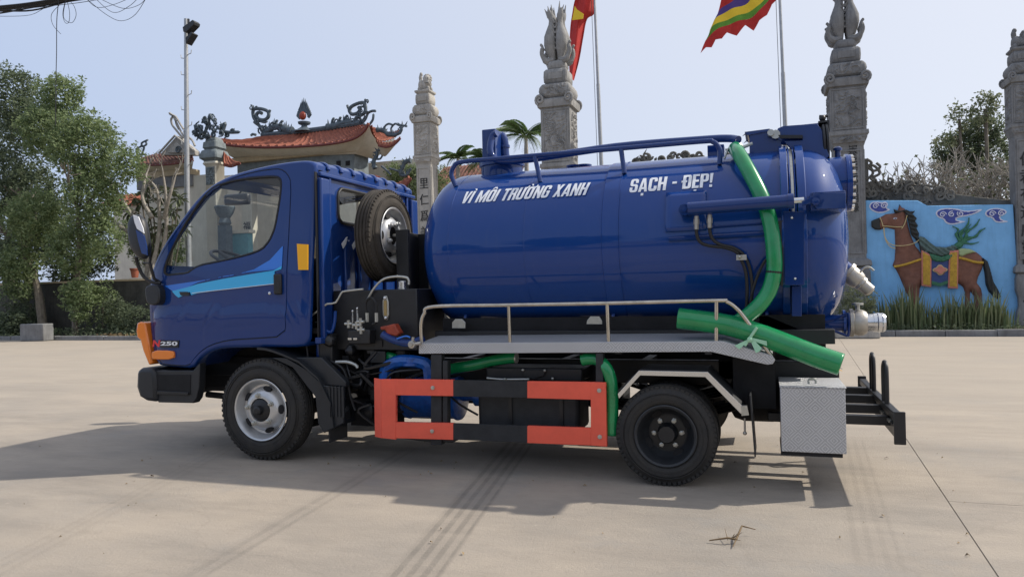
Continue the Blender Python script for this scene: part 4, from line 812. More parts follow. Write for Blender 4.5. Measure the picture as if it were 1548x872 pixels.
# ---------------------------------------------------------------- green hoses
def hose(name,P,r,parent=T,rib=True,k=8,m='green'):
    pts=smooth_path(P,k); mb=MB(); mb.tube(pts,r,n=20,cap=False); o=obj(name,mb,M[m],parent,solid=.006)
    return o
q=[(0.423,2.118),(0.434,2.059),(0.47,1.954),(0.525,1.806),(0.569,1.669),(0.592,1.538),(0.601,1.395),(0.598,1.286),(0.565,1.173),(0.501,1.084),(0.413,1.012),(0.325,0.963)]
yy=[.56,.44,.34,.26,.22,.20,.19,.19,.18,.16,.14,.13]
P=[]
for (x,z),y in zip(q,yy): P.append((x+(y-.25)*-.12,y,z))
h=hose('suction_hose_drop',P,.044)
for t in (P[7],):
    mb=MB(); mb.lathe([(.046,-.012),(.048,0),(.046,.012)],t,(0,0,1),n=20); obj('tie_band',mb,M['seal'],h)
mb=MB(); c_=Vector(P[0]); mb.lathe([(.048,-.02),(.048,.015)],c_+Vector((.01,-.02,-.015)),(.2,-.5,-.8),n=20); mb.tube([c_+Vector((-.045,-.03,-.0)),c_+Vector((-.07,-.04,-.07))],.007); mb.tube([c_+Vector((.05,-.03,.0)),c_+Vector((.11,-.03,.02))],.011); obj('hose_clamp',mb,M['zinc'],h)
q=[(0.04,1.018),(0.139,1.005),(0.257,0.987),(0.372,0.963),(0.522,0.914),(0.668,0.856),(0.812,0.798),(0.952,0.749)]
P=[(x,.10 if i<4 else .10-.02*(i-3),z) for i,(x,z) in enumerate(q)]
h=hose('suction_hose_end',P,.062)
mb=MB(); mb.tube(smooth_path([(p[0],p[1]-.055,p[2]-.030) for p in P],8),.0016,n=5); obj('hose_stripe',mb,M['yellow'],h)
mb=MB(); mb.tube(smooth_path([(p[0],p[1]-.0595,p[2]-.018) for p in P],8),.0014,n=5); obj('hose_stripe',mb,M['dark'],h)
mb=MB(); random.seed(5); q=[(0.462,0.891)][0]
for k in range(4):
    a=random.choice((-1.2,-.5,3.5,-1.9))+random.uniform(-.2,.2); L=random.uniform(.05,.11); mb.add([(q[0],.012,q[1]),(q[0]+L*math.cos(a),.0,q[1]+L*.8*math.sin(a)),(q[0]+L*.9*math.cos(a+.35),.0,q[1]+L*.8*math.sin(a+.35)),(q[0]+.01,.014,q[1]+.012)],[(0,1,2,3)])
mb.tube([(q[0]-.03,.012,q[1]-.035),(q[0]+.04,.01,q[1]+.07)],.008,n=6); mb.ball((q[0],.008,q[1]),.015,jit=.2)
obj('tie_ribbon',mb,M['greenl'],h,solid=.002,smooth=0)
q=[(-1.594,0.662),(-1.503,0.681),(-1.378,0.701),(-1.23,0.735),(-1.099,0.754),(-1.07,0.754)]; P=[(x,.22,z) for x,z in q]; h=hose('lower_hose',P,.036)
mb=MB(); mb.lathe([(.038,-.01),(.038,.01)],P[-1],(1,0,0),n=16); obj('hose_clamp',mb,M['zinc'],h)
q=[(-0.577,0.753),(-0.533,0.762),(-0.469,0.754),(-0.41,0.708),(-0.382,0.629),(-0.376,0.524),(-0.382,0.286)]; P=[(x,.10 if i<3 else .06,z) for i,(x,z) in enumerate(q)]; h=hose('drain_hose',P,.036)
mb=MB(); mb.lathe([(.038,-.01),(.038,.01)],P[1],(1,0,0),n=16); obj('hose_clamp',mb,M['zinc'],h)
q=[(-2.13,0.741),(-2.059,0.747),(-2.005,0.723)]; hose('pump_hose',[(x,.27,z) for x,z in q],.035)
# ---------------------------------------------------------------- rear mudguard
for mir in (False,True):
    Y=(lambda y:2*YC-y) if mir else (lambda y:y)
    pp=[(-0.328,0.568),(-0.193,0.698),(0.21,0.695),(0.417,0.488)]; 
    pl=[(x,z) for x,z in pp]; n=4
    mb=MB(); mb.add([(x,Y(y),z+d) for d in (0,.008) for y in (.0,.36) for x,z in pl],[(i,i+1,n+i+1,n+i) for i in range(3)]+[(8+i,8+i+1,12+i+1,12+i) for i in range(3)]+[(i,i+1,8+i+1,8+i) for i in range(3)])
    rm_=obj('rear_mudguard',mb,M['blackm'],T,smooth=0)
    ins=[(-0.328,0.556),(-0.321,0.527),(-0.186,0.673),(0.202,0.669),(0.401,0.456),(0.428,0.484),(0.218,0.699),(-0.193,0.702)]
    mb=MB(); mb.prism(ins,'y',Y(-.004),Y(.004)); obj('mudguard_trim',mb,M['chrome'],rm_,bevel=.001)
    q=[(0.402,0.503),(0.436,0.504),(0.446,0.45),(0.405,0.445)]; mb=MB(); mb.prism(q,'y',Y(-.008),Y(.03)); obj('trim_end',mb,M['zinc'],rm_)
    x=.455; mb=MB(); mb.add([(x,Y(.02),.56),(x,Y(.32),.56),(x+.02,Y(.32),.20),(x+.02,Y(.02),.20)],[(0,1,2,3)]); obj('mud_flap',mb,M['blackm'],rm_,solid=.008,smooth=0)
q=[(0.42,0.39),(0.419,0.331)]; mb=MB(); mb.tube([(q[0][0],.06,q[0][1]+.03),(q[1][0],.06,q[1][1])],.006); mb.ball((q[1][0],.06,q[1][1]),.012); obj('drain_tap',mb,M['alu'],T)
# big dark receiver ahead of the tool box
mb=MB(); mb.lathe([(.10,0),(.17,.04),(.19,.10),(.19,.28),(.17,.34),(.1,.37)],(.30,.62,.50),(1,0,0),n=28); mb.box(.35,.60,.25,1.3,.45,.80); obj('water_separator',mb,M['dark'],T)
mb=MB(); mb.box(.25,.60,.5,1.2,.6,.84); obj('rear_cross_box',mb,M['dark'],T)
# ---------------------------------------------------------------- tool box and rear protection bar
z=[(0.625,0.613),(0.972,0.62),(0.964,0.247)]
bx0,bx1=.622,.968
mb=MB(); mb.box(bx0,bx1,.0,.46,.245,.615); tb=obj('tool_box',mb,M['checker'],T,bevel=.003)
mb=MB(); mb.box(bx0-.004,bx1-.02,.01,.45,.222,.243); obj('box_base',mb,M['dark'],tb)
mb=MB(); mb.box(bx0-.004,bx1+.006,-.006,.47,.616,.622); obj('box_lid',mb,M['checker'],tb,bevel=.002)
q=[(0.804,0.156)][0]; mb=MB(); mb.tube(smooth_path([(q[0]-.02,q[1],.62),(q[0]-.016,q[1],.645),(q[0]+.016,q[1],.645),(q[0]+.02,q[1],.62)],5),.007); obj('lid_handle',mb,M['zinc'],tb)
B0=1.235
mb=MB(); mb.prism([(B0-.015,.0),(B0+.028,.0),(B0+.028,1.74),(B0-.015,1.74)],'z',.43,.475); rb=obj('rear_guard_bar',mb,M['black'],T,bevel=.006)
mb=MB(); mb.box(B0,B0+.03,.0,1.74,.32,.43); obj('bar_web',mb,M['black'],rb,bevel=.002)
for y in (.0,1.72):
    mb=MB(); mb.box(B0-.025,B0+.034,y-.006 if y<1 else y+.006,y+.016 if y<1 else y+.026,.312,.493); obj('bar_end_plate',mb,M['black'],rb,bevel=.003)
mb=MB(); mb.box(B0-.01,B0+.0,.05,1.69,.385,.40); obj('bar_inner_lip',mb,M['rimd'],rb)
for y in (.25,.55,.95,1.35):
    mb=MB(); mb.box(B0-.016,B0-.001,y,y+.10,.39,.405); obj('lip_pad',mb,M['zinc'],rb)
for y0 in (.42,1.00):
    mb=MB(); mb.tube(smooth_path([(B0,y0,.47),(B0,y0,.66),(B0,y0+.035,.715),(B0,y0+.085,.715),(B0,y0+.12,.66),(B0,y0+.12,.47)],6),.014,n=10); obj('hoop_handle',mb,M['black'],rb)
for y,z_ in ((.32,.36),(.62,.38),(.92,.40),(1.25,.41)):
    mb=MB(); mb.box(.55,B0,y,y+.06,z_-.0,z_+.055); obj('support_arm',mb,M['black'],T,bevel=.003)
for z0 in (.33,.42):
    mb=MB(); mb.box(B0+.028,B0+.031,.02,.16,z0,z0+.045); obj('rear_reflector',mb,M['redlens'],rb)
# ---------------------------------------------------------------- rear valves
mb=MB(); q=[(0.994,1.359),(1.057,1.291),(1.103,1.237),(1.212,1.147)]; 
a=Vector((q[0][0],.8,q[0][1]));b=Vector((q[3][0],.8,q[3][1])); d=(b-a).normalized()
mb.lathe([(.055,0),(.055,.10)],a,d,n=20); va=obj('upper_drain_pipe',mb,M['tank'],T)
L=(b-a).length
mb=MB(); mb.lathe([(.05,.09),(.07,.095),(.07,.115),(.06,.12),(.062,.17),(.055,.20),(.048,.205),(.05,.225),(.04,.23),(.04,L-.015),(.02,L)],a,d,n=20); obj('camlock_cap',mb,M['alu'],va)
q=[(1.136,1.278),(1.16,1.307),(1.191,1.311),(1.218,1.288)]; mb=MB(); mb.tube(smooth_path([(x,.72,z) for x,z in q],4),.007); obj('cap_lever',mb,M['zinc'],va)
q=[(0.909,0.954),(1.028,0.953),(1.064,0.957),(1.165,0.956),(1.273,0.96)]
z0=q[0][1]
mb=MB(); mb.lathe([(.055,0),(.055,q[2][0]-q[0][0])],(q[0][0],.7,z0),(1,0,0),n=20); mb.lathe([(.085,-.005),(.085,.012)],(q[1][0],.7,z0),(1,0,0),n=24); vb=obj('lower_drain_pipe',mb,M['tank'],T)
mb=MB(); w_=q[3][0]-q[2][0]; mb.lathe([(.062,0),(.09,.0),(.092,.02),(.078,.026),(.085,.05),(.082,w_-.02),(.07,w_)],(q[2][0],.7,z0),(1,0,0),n=24); obj('gate_valve_body',mb,M['alu'],vb)
mb=MB(); w2=q[4][0]-q[3][0]; mb.lathe([(.055,0),(.055,w2*.35),(.060,w2*.36),(.060,w2*.55),(.064,w2*.6),(.060,w2*.8),(.063,w2*.85),(.055,w2),(.045,w2*.9)],(q[3][0],.7,z0),(1,0,0),n=24); obj('hose_coupling',mb,M['chrome'],vb)
xk=(q[2][0]+q[3][0])/2; mb=MB(); mb.tube([(xk,.7,z0+.08),(xk,.7,z0+.115)],.014); mb.lathe([(.0,.115),(.035,.115),(.035,.128),(.0,.13)],(xk,.7,z0),(0,0,1),n=14); obj('valve_stem',mb,M['zinc'],vb)
for (p0,p1) in (((1245,484),(1282,473)),((1245,494),(1282,507)),((1247,489),(1280,489))):
    k=0
for r_ in ([(0.894,0.965),(0.974,0.981),(1.046,1.019)],[(0.893,0.922),(0.972,0.904),(1.042,0.874)],[(1.05,1.023),(1.056,0.946),(1.046,0.869)]):
    mb=MB(); mb.tube([(x,.62,z) for x,z in r_],.008); obj('handle_frame',mb,M['bluepart'],vb)
q=[(0.819,0.989),(0.889,0.989),(0.885,0.851),(0.865,0.825),(0.817,0.914)]; pad('lid_latch',q,.5,.6,M['bluepart'],T)
q=[(0.703,0.914),(0.817,0.914),(0.886,0.859)]; mb=MB(); mb.tube([(x,.5,z) for x,z in q],.016); mb.tube([(q[2][0],.5,q[2][1]-.05),(q[2][0],.5,q[2][1]+.05)],.02); obj('latch_screw',mb,M['bluepart'],T)
mb=MB(); q=[(0.513,1.013),(0.561,1.013),(0.812,0.899),(0.811,0.858),(0.511,0.9)]; mb.prism(q,'y',.42,.5); obj('rear_support_gusset',mb,M['bluepart'],T)
# ================================================================ the yard
def ground_mat(name,col,c2,tracks=False):
    m=bpy.data.materials.new(name); m.use_nodes=True; n=m.node_tree.nodes; l=m.node_tree.links; b=n['Principled BSDF']; b.inputs['Roughness'].default_value=.88; b.inputs['Specular IOR Level'].default_value=.3
    tc=n.new('ShaderNodeTexCoord')
    def noi(s,d,r,sc=(1,1,1),rot=0,off=(0,0,0)):
        mp=n.new('ShaderNodeMapping'); mp.inputs['Scale'].default_value=sc; mp.inputs['Rotation'].default_value=(0,0,rot); mp.inputs['Location'].default_value=off; l.new(tc.outputs['Object'],mp.inputs[0])
        t=n.new('ShaderNodeTexNoise'); t.inputs['Scale'].default_value=s; t.inputs['Detail'].default_value=d; t.inputs['Roughness'].default_value=r; l.new(mp.outputs[0],t.inputs[0]); return t.outputs[0]
    def rng(v,a,bb,c=0,d=1):
        k=n.new('ShaderNodeMapRange'); k.inputs[1].default_value=a; k.inputs[2].default_value=bb; k.inputs[3].default_value=c; k.inputs[4].default_value=d; l.new(v,k.inputs[0]); return k.outputs[0]
    def mix(f,a,bb):
        x=n.new('ShaderNodeMix'); x.data_type='RGBA'
        l.new(f,x.inputs[0])
        for i,v in ((6,a),(7,bb)):
            if isinstance(v,tuple): x.inputs[i].default_value=(*v,1)
            else: l.new(v,x.inputs[i])
        return x.outputs[2]
    c=mix(rng(noi(.55,8,.62),.38,.66),col,c2)
    c=mix(rng(noi(9,6,.7,(1,1,1)),.52,.78,0,.45),c,tuple(v*.72 for v in col))
    c=mix(rng(noi(1.0,7,.7,(.5,1.7,1),R(-38)),.46,.70,0,.6),c,tuple(v*.70 for v in c2))
    c=mix(rng(noi(1.3,7,.7,(.45,1.7,1),R(52),(4,2,0)),.50,.74,0,.55),c,tuple(min(1,v*1.18) for v in col))
    c=mix(rng(noi(.9,9,.75,(1,1,1),0,(9,3,0)),.54,.66,0,.5),c,(.26,.25,.235))
    c=mix(rng(noi(45,6,.8),.58,.75,0,.5),c,tuple(v*.55 for v in col))
    vd=n.new('ShaderNodeTexVoronoi'); vd.feature='DISTANCE_TO_EDGE'; vd.inputs['Scale'].default_value=.30; vd.inputs['Randomness'].default_value=1
    wn=n.new('ShaderNodeTexNoise'); wn.inputs['Scale'].default_value=1.4; wn.inputs['Detail'].default_value=6; l.new(tc.outputs['Object'],wn.inputs[0])
    va=n.new('ShaderNodeVectorMath'); va.operation='MULTIPLY_ADD'; va.inputs[1].default_value=(.7,.7,.7); l.new(wn.outputs['Color'],va.inputs[0]); l.new(tc.outputs['Object'],va.inputs[2]); l.new(va.outputs[0],vd.inputs['Vector'])
    c=mix(rng(vd.outputs['Distance'],.0006,.0030,.07,0),c,tuple(v*.35 for v in c2))
    c=mix(rng(noi(2.3,4,.55,(1,1,1),0,(3,8,0)),.70,.76,0,.40),c,tuple(v*.50 for v in c2))
    c=mix(rng(noi(16,3,.5,(1,1,1),0,(1,5,0)),.70,.78,0,.30),c,tuple(min(1,v*1.3) for v in col))
    # paler tone further out in the yard
    sy=n.new('ShaderNodeSeparateXYZ'); l.new(tc.outputs['Object'],sy.inputs[0]); dy=n.new('ShaderNodeMath'); dy.operation='MULTIPLY_ADD'; dy.inputs[1].default_value=2.2; l.new(noi(.6,5,.6),dy.inputs[0]); l.new(sy.outputs[1],dy.inputs[2])
    c=mix(rng(dy.outputs[0],1.2,6.5,0,.62),c,(.375,.325,.265))
    if tracks:
        # ribbed tyre marks: a band about two marks wide running across the slab
        def band(p0,p1,wd,ribs,strength,inp):
            dx,dy=p1[0]-p0[0],p1[1]-p0[1]; L=math.hypot(dx,dy); ang=math.atan2(dy,dx)
            mp=n.new('ShaderNodeMapping'); mp.vector_type='TEXTURE'; mp.inputs['Location'].default_value=(p0[0],p0[1],0); mp.inputs['Rotation'].default_value=(0,0,ang); l.new(tc.outputs['Object'],mp.inputs[0])
            sp=n.new('ShaderNodeSeparateXYZ'); l.new(mp.outputs[0],sp.inputs[0])
            ab=n.new('ShaderNodeMath'); ab.operation='ABSOLUTE'; l.new(sp.outputs[1],ab.inputs[0])
            e=rng(ab.outputs[0],wd*.5-.02,wd*.5,1,0)
            sn=n.new('ShaderNodeMath'); sn.operation='MULTIPLY'; sn.inputs[1].default_value=2*PI*ribs/wd; l.new(sp.outputs[1],sn.inputs[0])
            s2=n.new('ShaderNodeMath'); s2.operation='SINE'; l.new(sn.outputs[0],s2.inputs[0])
            rb=rng(s2.outputs[0],-.3,.5,.35,1)
            e1=rng(sp.outputs[0],0,.25,0,1); e2=rng(sp.outputs[0],L-.4,L,1,0)
            v=e
            for q in (rb,e1,e2,rng(noi(6,6,.7),.3,.6,.45,1)):
                mu=n.new('ShaderNodeMath'); mu.operation='MULTIPLY'; l.new(v,mu.inputs[0]); l.new(q,mu.inputs[1]); v=mu.outputs[0]
            mu=n.new('ShaderNodeMath'); mu.operation='MULTIPLY'; l.new(v,mu.inputs[0]); mu.inputs[1].default_value=strength
            return mix(mu.outputs[0],inp,tuple(v_*.50 for v_ in c2))
        g=[(-0.86,-1.921),(-1.16,-0.067),(-1.919,-1.144),(-1.99,-0.496),(-2.746,-2.156),(-3.408,-0.189),(0.977,-1.188),(1.084,0.892)]
        ext=lambda a,bb,t:(a[0]+(a[0]-bb[0])*t,a[1]+(a[1]-bb[1])*t)
        c=band(ext(g[0],g[1],.4),ext(g[1],g[0],1.2),.26,4,.62,c)
        c=band(ext(g[2],g[3],1.5),ext(g[3],g[2],2),.16,2,.34,c)
        c=band(ext(g[4],g[5],.3),ext(g[5],g[4],.6),.20,3,.15,c)
        c=band(g[6],ext(g[7],g[6],.5),.24,4,.22,c)
    l.new(c,b.inputs['Base Color'])
    t=noi(55,8,.75); bp=n.new('ShaderNodeBump'); bp.inputs['Strength'].default_value=.6; bp.inputs['Distance'].default_value=.01; l.new(t,bp.inputs['Height']); l.new(bp.outputs[0],b.inputs['Normal'])
    return m
GC=(.375,.322,.262); G2=(.285,.256,.222)
M['slab']=ground_mat('dusty_concrete',GC,G2,True); M['dirt']=mat('bare_soil',(.16,.12,.085),.95,var=.5,vs=3,bump=.6,bs=25)
M['joint']=mat('joint_filler',(.20,.175,.145),.95)
mb=MB(); mb.box(-400,400,-60,500,-.6,-.03); ground=struct(obj('ground',mb,M['dirt'],smooth=0))
j=[(1.547,1.665),(1.429,-1.076),(1.467,0.064),(1.839,0.083)]
(jx0,jy0),(jx1,jy1)=j[0],j[1]
def jx(y): return jx1+(jx0-jx1)*(y-jy1)/(jy0-jy1)
KY=12.9
mb=MB(); mb.prism([(-34,-14),(30,-14),(30,14.2),(2.0,14.2),(-2,13.2),(-34,13.0)],'z',-.22,-.0035); yard=obj('yard_pavement',mb,M['joint'],smooth=0); struct(yard)
def slab(poly):
    mb=MB(); mb.prism(poly,'z',-.15,0); o=obj('concrete_slab',mb,M['slab'],yard,smooth=0); return o
slab([(-34,-14),(jx(-14)-.003,-14),(jx(14)-.003,14.1),(1.5,14.0),(-2,13.15),(-34,12.95)])
slab([(jx(-14)+.002,-14),(30,-14),(30,.333),(jx(.06)+.002,.063)])
slab([(jx(.07)+.002,.067),(30,.337),(30,14.15),(jx(14)+.002,14.1)])
# loose leaves, chips and twigs lying on the concrete
M['leaf_litter']=mat('dead_leaf',(.10,.07,.035),.8,island=1,col2=(.30,.21,.10)); M['twig']=mat('dry_twig',(.16,.11,.06),.9)
random.seed(11)
lit=[(0.353,-0.874),(-2.497,0.183),(-2.427,0.005),(-2.099,0.023),(-1.621,-0.036),(-1.579,-0.081),(-1.633,-0.131),(-0.863,-0.096),(-0.522,-0.125),(1.312,1.088),(1.103,-0.33),(1.435,-0.541),(1.368,-0.85),(0.865,-0.745),(-1.03,-1.125),(-0.993,-1.32),(-0.784,-1.421),(-1.496,0.649),(-2.918,0.244),(-3.433,-0.596),(-3.886,-0.238),(-5.19,-0.031),(1.669,1.173),(-1.545,0.26),(-1.664,0.273),(0.332,0.711)]
lv=MB()
tags=['beside the twig','under the truck by the front wheel','under the side guard']
for i,(x,y) in enumerate(lit[1:]):
    s=random.uniform(.007,.017); a=random.uniform(0,PI); ca,sa=math.cos(a),math.sin(a)
    lv.add([(x+ca*s,y+sa*s,.004),(x-sa*s*.5,y+ca*s*.5,.016),(x-ca*s,y-sa*s,.004),(x+sa*s*.5,y-ca*s*.5,.010)],[(0,1,2,3)])
for k in range(160):
    x=random.uniform(-6,6); y=random.uniform(-2.3,3.5); s=random.uniform(.003,.009); a=random.uniform(0,PI); ca,sa=math.cos(a),math.sin(a)
    lv.add([(x+ca*s,y+sa*s,.003),(x-sa*s*.6,y+ca*s*.6,.009),(x-ca*s,y-sa*s,.003),(x+sa*s*.6,y-ca*s*.6,.006)],[(0,1,2,3)])
ll=obj('leaf_litter',lv,M['leaf_litter'],smooth=0,fix=False); tag(ll,'scattered tiny dead leaves and chips on the dusty concrete','leaf litter',kind='stuff')
tw=MB(); t=[(0.28,-0.964),(0.364,-0.96),(0.401,-0.941),(0.424,-0.826),(0.485,-0.8),(0.345,-0.838),(0.39,-1.019)]
tw.tube([(t[0][0],t[0][1],.012),(t[1][0],t[1][1],.03),(t[2][0],t[2][1],.02),(t[3][0],t[3][1],.05),(t[4][0],t[4][1],.03)],[.003,.005,.006,.004,.002],n=6)
tw.tube([(t[1][0],t[1][1],.02),(t[5][0],t[5][1],.035)],[.002,.001],n=5); tw.tube([(t[2][0],t[2][1],.02),(t[6][0],t[6][1],.01)],[.004,.002],n=5)
for k in range(5):
    x,y=t[2]; tw.tube([(x-.02,y,.02),(x+random.uniform(-.05,.03),y+random.uniform(-.03,.03),.02+random.random()*.04)],[.002,.001],n=4)
tag(obj('twig',tw,M['twig']),'small dry forked twig lying on the concrete in front of the rear wheel','twig')
# ================================================================ stone materials
def stone(name,col,dark,streak=.5,bump=.5,bs=30):
    m=mat(name,col,.85,col2=tuple(c*dark for c in col),vs=2.2,bump=bump,bs=bs); n=m.node_tree.nodes; l=m.node_tree.links; b=n['Principled BSDF']
    src=b.inputs['Base Color'].links[0].from_socket
    tc=n.new('ShaderNodeTexCoord'); mp=n.new('ShaderNodeMapping'); mp.inputs['Scale'].default_value=(7,7,.7); l.new(tc.outputs['Object'],mp.inputs[0])
    t=n.new('ShaderNodeTexNoise'); t.inputs['Scale'].default_value=1.6; t.inputs['Detail'].default_value=8; t.inputs['Roughness'].default_value=.7; l.new(mp.outputs[0],t.inputs[0])
    k=n.new('ShaderNodeMapRange'); k.inputs[1].default_value=.48; k.inputs[2].default_value=.72; k.inputs[4].default_value=streak; l.new(t.outputs[0],k.inputs[0])
    x=n.new('ShaderNodeMix'); x.data_type='RGBA'; l.new(k.outputs[0],x.inputs[0]); l.new(src,x.inputs[6]); x.inputs[7].default_value=(*[c*.28 for c in col],1); l.new(x.outputs[2],b.inputs['Base Color'])
    return m
M['stone']=stone('grey_stone',(.32,.315,.305),.62); M['stoned']=stone('dark_grey_stone',(.23,.232,.235),.6); M['stonel']=stone('pale_grey_stone',(.42,.40,.365),.7,.35)
M['moss']=stone('blackened_stone',(.15,.145,.13),.5,.7); M['ink']=mat('black_lettering',(.02,.02,.02),.7)
M['mossw']=stone('dark_wall_render',(.075,.072,.062),.5,.6)
M['slate']=mat('slate_blue_glaze',(.085,.115,.14),.6,var=.45,vs=7,bump=.4,bs=20)
M['slatel']=mat('grey_blue_render',(.20,.235,.25),.75,var=.4,vs=4,bump=.3,bs=20)
M['cream']=stone('cream_render',(.66,.62,.52),.85,.16,.1); M['creamd']=stone('ochre_band',(.50,.40,.26),.8,.2,.1)
M['tile']=mat('terracotta_tile',(.34,.105,.06),.75,var=.5,vs=6,bump=.3,bs=25); M['tiled']=mat('weathered_roof_tile',(.20,.085,.06),.85,var=.6,vs=5,bump=.3)
M['darkred']=mat('dark_red_lacquer',(.16,.03,.022),.5,var=.3,vs=5); M['teal']=mat('teal_paint',(.10,.30,.36),.7,var=.2,vs=5)
YB=16.0
# ---------------------------------------------------------------- carved pillars
def sq_loft(mb,prof,xc,yc,sx=1,sy=1,cut=.0):
    vs=[];fs=[]
    for z,h in prof:
        e=h*cut
        vs+=[(xc-h+e,yc-h,z),(xc+h-e,yc-h,z),(xc+h,yc-h+e,z),(xc+h,yc+h-e,z),(xc+h-e,yc+h,z),(xc-h+e,yc+h,z),(xc-h,yc+h-e,z),(xc-h,yc-h+e,z)]
    for i in range(len(prof)-1):
        for k in range(8): fs.append((i*8+k,i*8+(k+1)%8,(i+1)*8+(k+1)%8,(i+1)*8+k))
    fs+=[tuple(range(8))[::-1],tuple((len(prof)-1)*8+k for k in range(8))]; return mb.add(vs,fs)
def carve(mb,x0,x1,z0,z1,y,face,seed,dep=.03,n=0):
    """scrolled low relief panel: ridged noise gives curling stems and leaves"""
    nu=34; nv=max(10,int(nu*(z1-z0)/(x1-x0)))
    def F(u,v):
        x=x0+(x1-x0)*u; z=z0+(z1-z0)*v; e=min(u,1-u)*(x1-x0); e2=min(v,1-v)*(z1-z0); q=min(e,e2)
        p=Vector((x*4.2+seed,z*4.2,seed*1.7)); w_=noise.noise_vector(p*.8)*.9
        a=noise.noise(p+w_); h=1-abs(math.sin(a*9+seed)); h+=.4*noise.noise(p*3)
        d=dep*max(0,min(1,h))*min(1,q/.04)
        if face=='y': return (x,y-d,z)
        return (y+d if face=='x+' else y-d,x,z)
    return mb.grid(F,nu,nv)
def leaf_flame(mb,c,h,r,dx,dy,n=10,spikes=True):
    """one bulging phoenix body that narrows to a neck of tail feathers"""
    c=Vector(c); prof=[(0,.34),(.10,.55),(.22,.82),(.34,.98),(.46,.95),(.58,.74),(.70,.56),(.80,.50),(.88,.55),(.95,.40),(1.0,.12)]
    off=[.62,.72,.9,1.0,1.0,.86,.70,.66,.80,1.0,1.15]
    pts=[c+Vector((dx*o*r,dy*o*r,h*t)) for (t,_),o in zip(prof,off)]
    mb.tube(pts,[w_*r*.62 for _,w_ in prof],n=n)
def volute(mb,pts,r):
    mb.tube(smooth_path(pts,5),r if not isinstance(r,list) else r,n=7)
def spiral(c,u,v,r0,r1,turns,a0=0,n=18):
    c=Vector(c);u=Vector(u);v=Vector(v); return [c+(u*math.cos(a0+2*PI*turns*i/n)+v*math.sin(a0+2*PI*turns*i/n))*(r0+(r1-r0)*i/n) for i in range(n+1)]
def finial_tall(p,z,s,xc,yc,mtl):
    mb=MB(); sq_loft(mb,[(z,.22*s),(z+.03,.25*s),(z+.10,.265*s),(z+.18,.25*s),(z+.22,.22*s)],xc,yc,cut=.25); obj('finial_base',mb,mtl,p)
    z+=.2; s*=1.06
    for k,(dx,dy) in enumerate(((-.6,-.6),(.6,-.6),(.6,.6),(-.6,.6))):
        mb=MB(); leaf_flame(mb,(xc,yc,z),1.22*s,.27*s,dx,dy)
        f=obj('phoenix_body',mb,mtl,p,smooth=45)
        mb=MB()
        sx=1 if dx>0 else -1
        # tail feathers: ragged spikes at the crown, head curling out at the foot
        for q in range(4):
            a=Vector((xc+dx*.24*s+random.uniform(-.06,.06)*s,yc+dy*.24*s,z+1.05*s)); mb.tube([a,a+Vector((sx*random.uniform(.0,.12)*s,0,random.uniform(.18,.34)*s))],[.05*s,.008],n=6)
        mb.tube(smooth_path([(xc+dx*.15*s,yc+dy*.2*s,z+.08),(xc+sx*.27*s,yc+dy*.3*s,z+.04),(xc+sx*.38*s,yc+dy*.34*s,z+.20*s),(xc+sx*.36*s,yc+dy*.34*s,z+.36*s),(xc+sx*.42*s,yc+dy*.34*s,z+.44*s)],4),[.08*s]*6+[.06*s]*6+[.035*s]*4+[.01],n=7)
        for q in range(6):
            zz=z+(.3+.12*q)*s; mb.tube([(xc+sx*.02*s,yc+dy*.30*s,zz),(xc+sx*.07*s,yc+dy*.42*s,zz+.09*s)],[.035*s,.008],n=5)
        obj('tail_feathers',mb,mtl,f,smooth=45)
def lion(p,z,s,xc,yc,mtl):
    mb=MB()
    def b(x,y,zz,r,j=.06): mb.ball((xc+x*s,yc+y*s,z+zz*s),tuple(v*s for v in r),n=12,m=9,jit=j)
    b(.02,0,.16,(.24,.15,.15)); b(.12,-.05,.28,(.14,.15,.14)); b(.16,-.10,.20,(.10,.10,.08)); b(-.13,-.02,.16,(.12,.16,.16)); b(-.17,0,.36,(.07,.07,.12)); b(-.15,0,.46,(.06,.06,.06))
    for x in (-.18,.18): 
        for y in (-.12,.12): b(x,y,.05,(.06,.07,.07))
    for k in range(14): a=2*PI*k/14; b(.12+.13*math.cos(a),-.04+.04*math.sin(a*2),.28+.13*math.sin(a),(.045,.06,.045),.15)
    o=obj('stone_lion',mb,mtl,p,smooth=60)
    mb=MB(); mb.ball((xc+.10*s,yc-.18*s,z+.31*s),.02*s); mb.ball((xc+.20*s,yc-.18*s,z+.31*s),.02*s); mb.tube([(xc+.08*s,yc-.20*s,z+.18*s),(xc+.22*s,yc-.20*s,z+.18*s)],.012*s,n=5); obj('lion_face',mb,M['moss'],o)
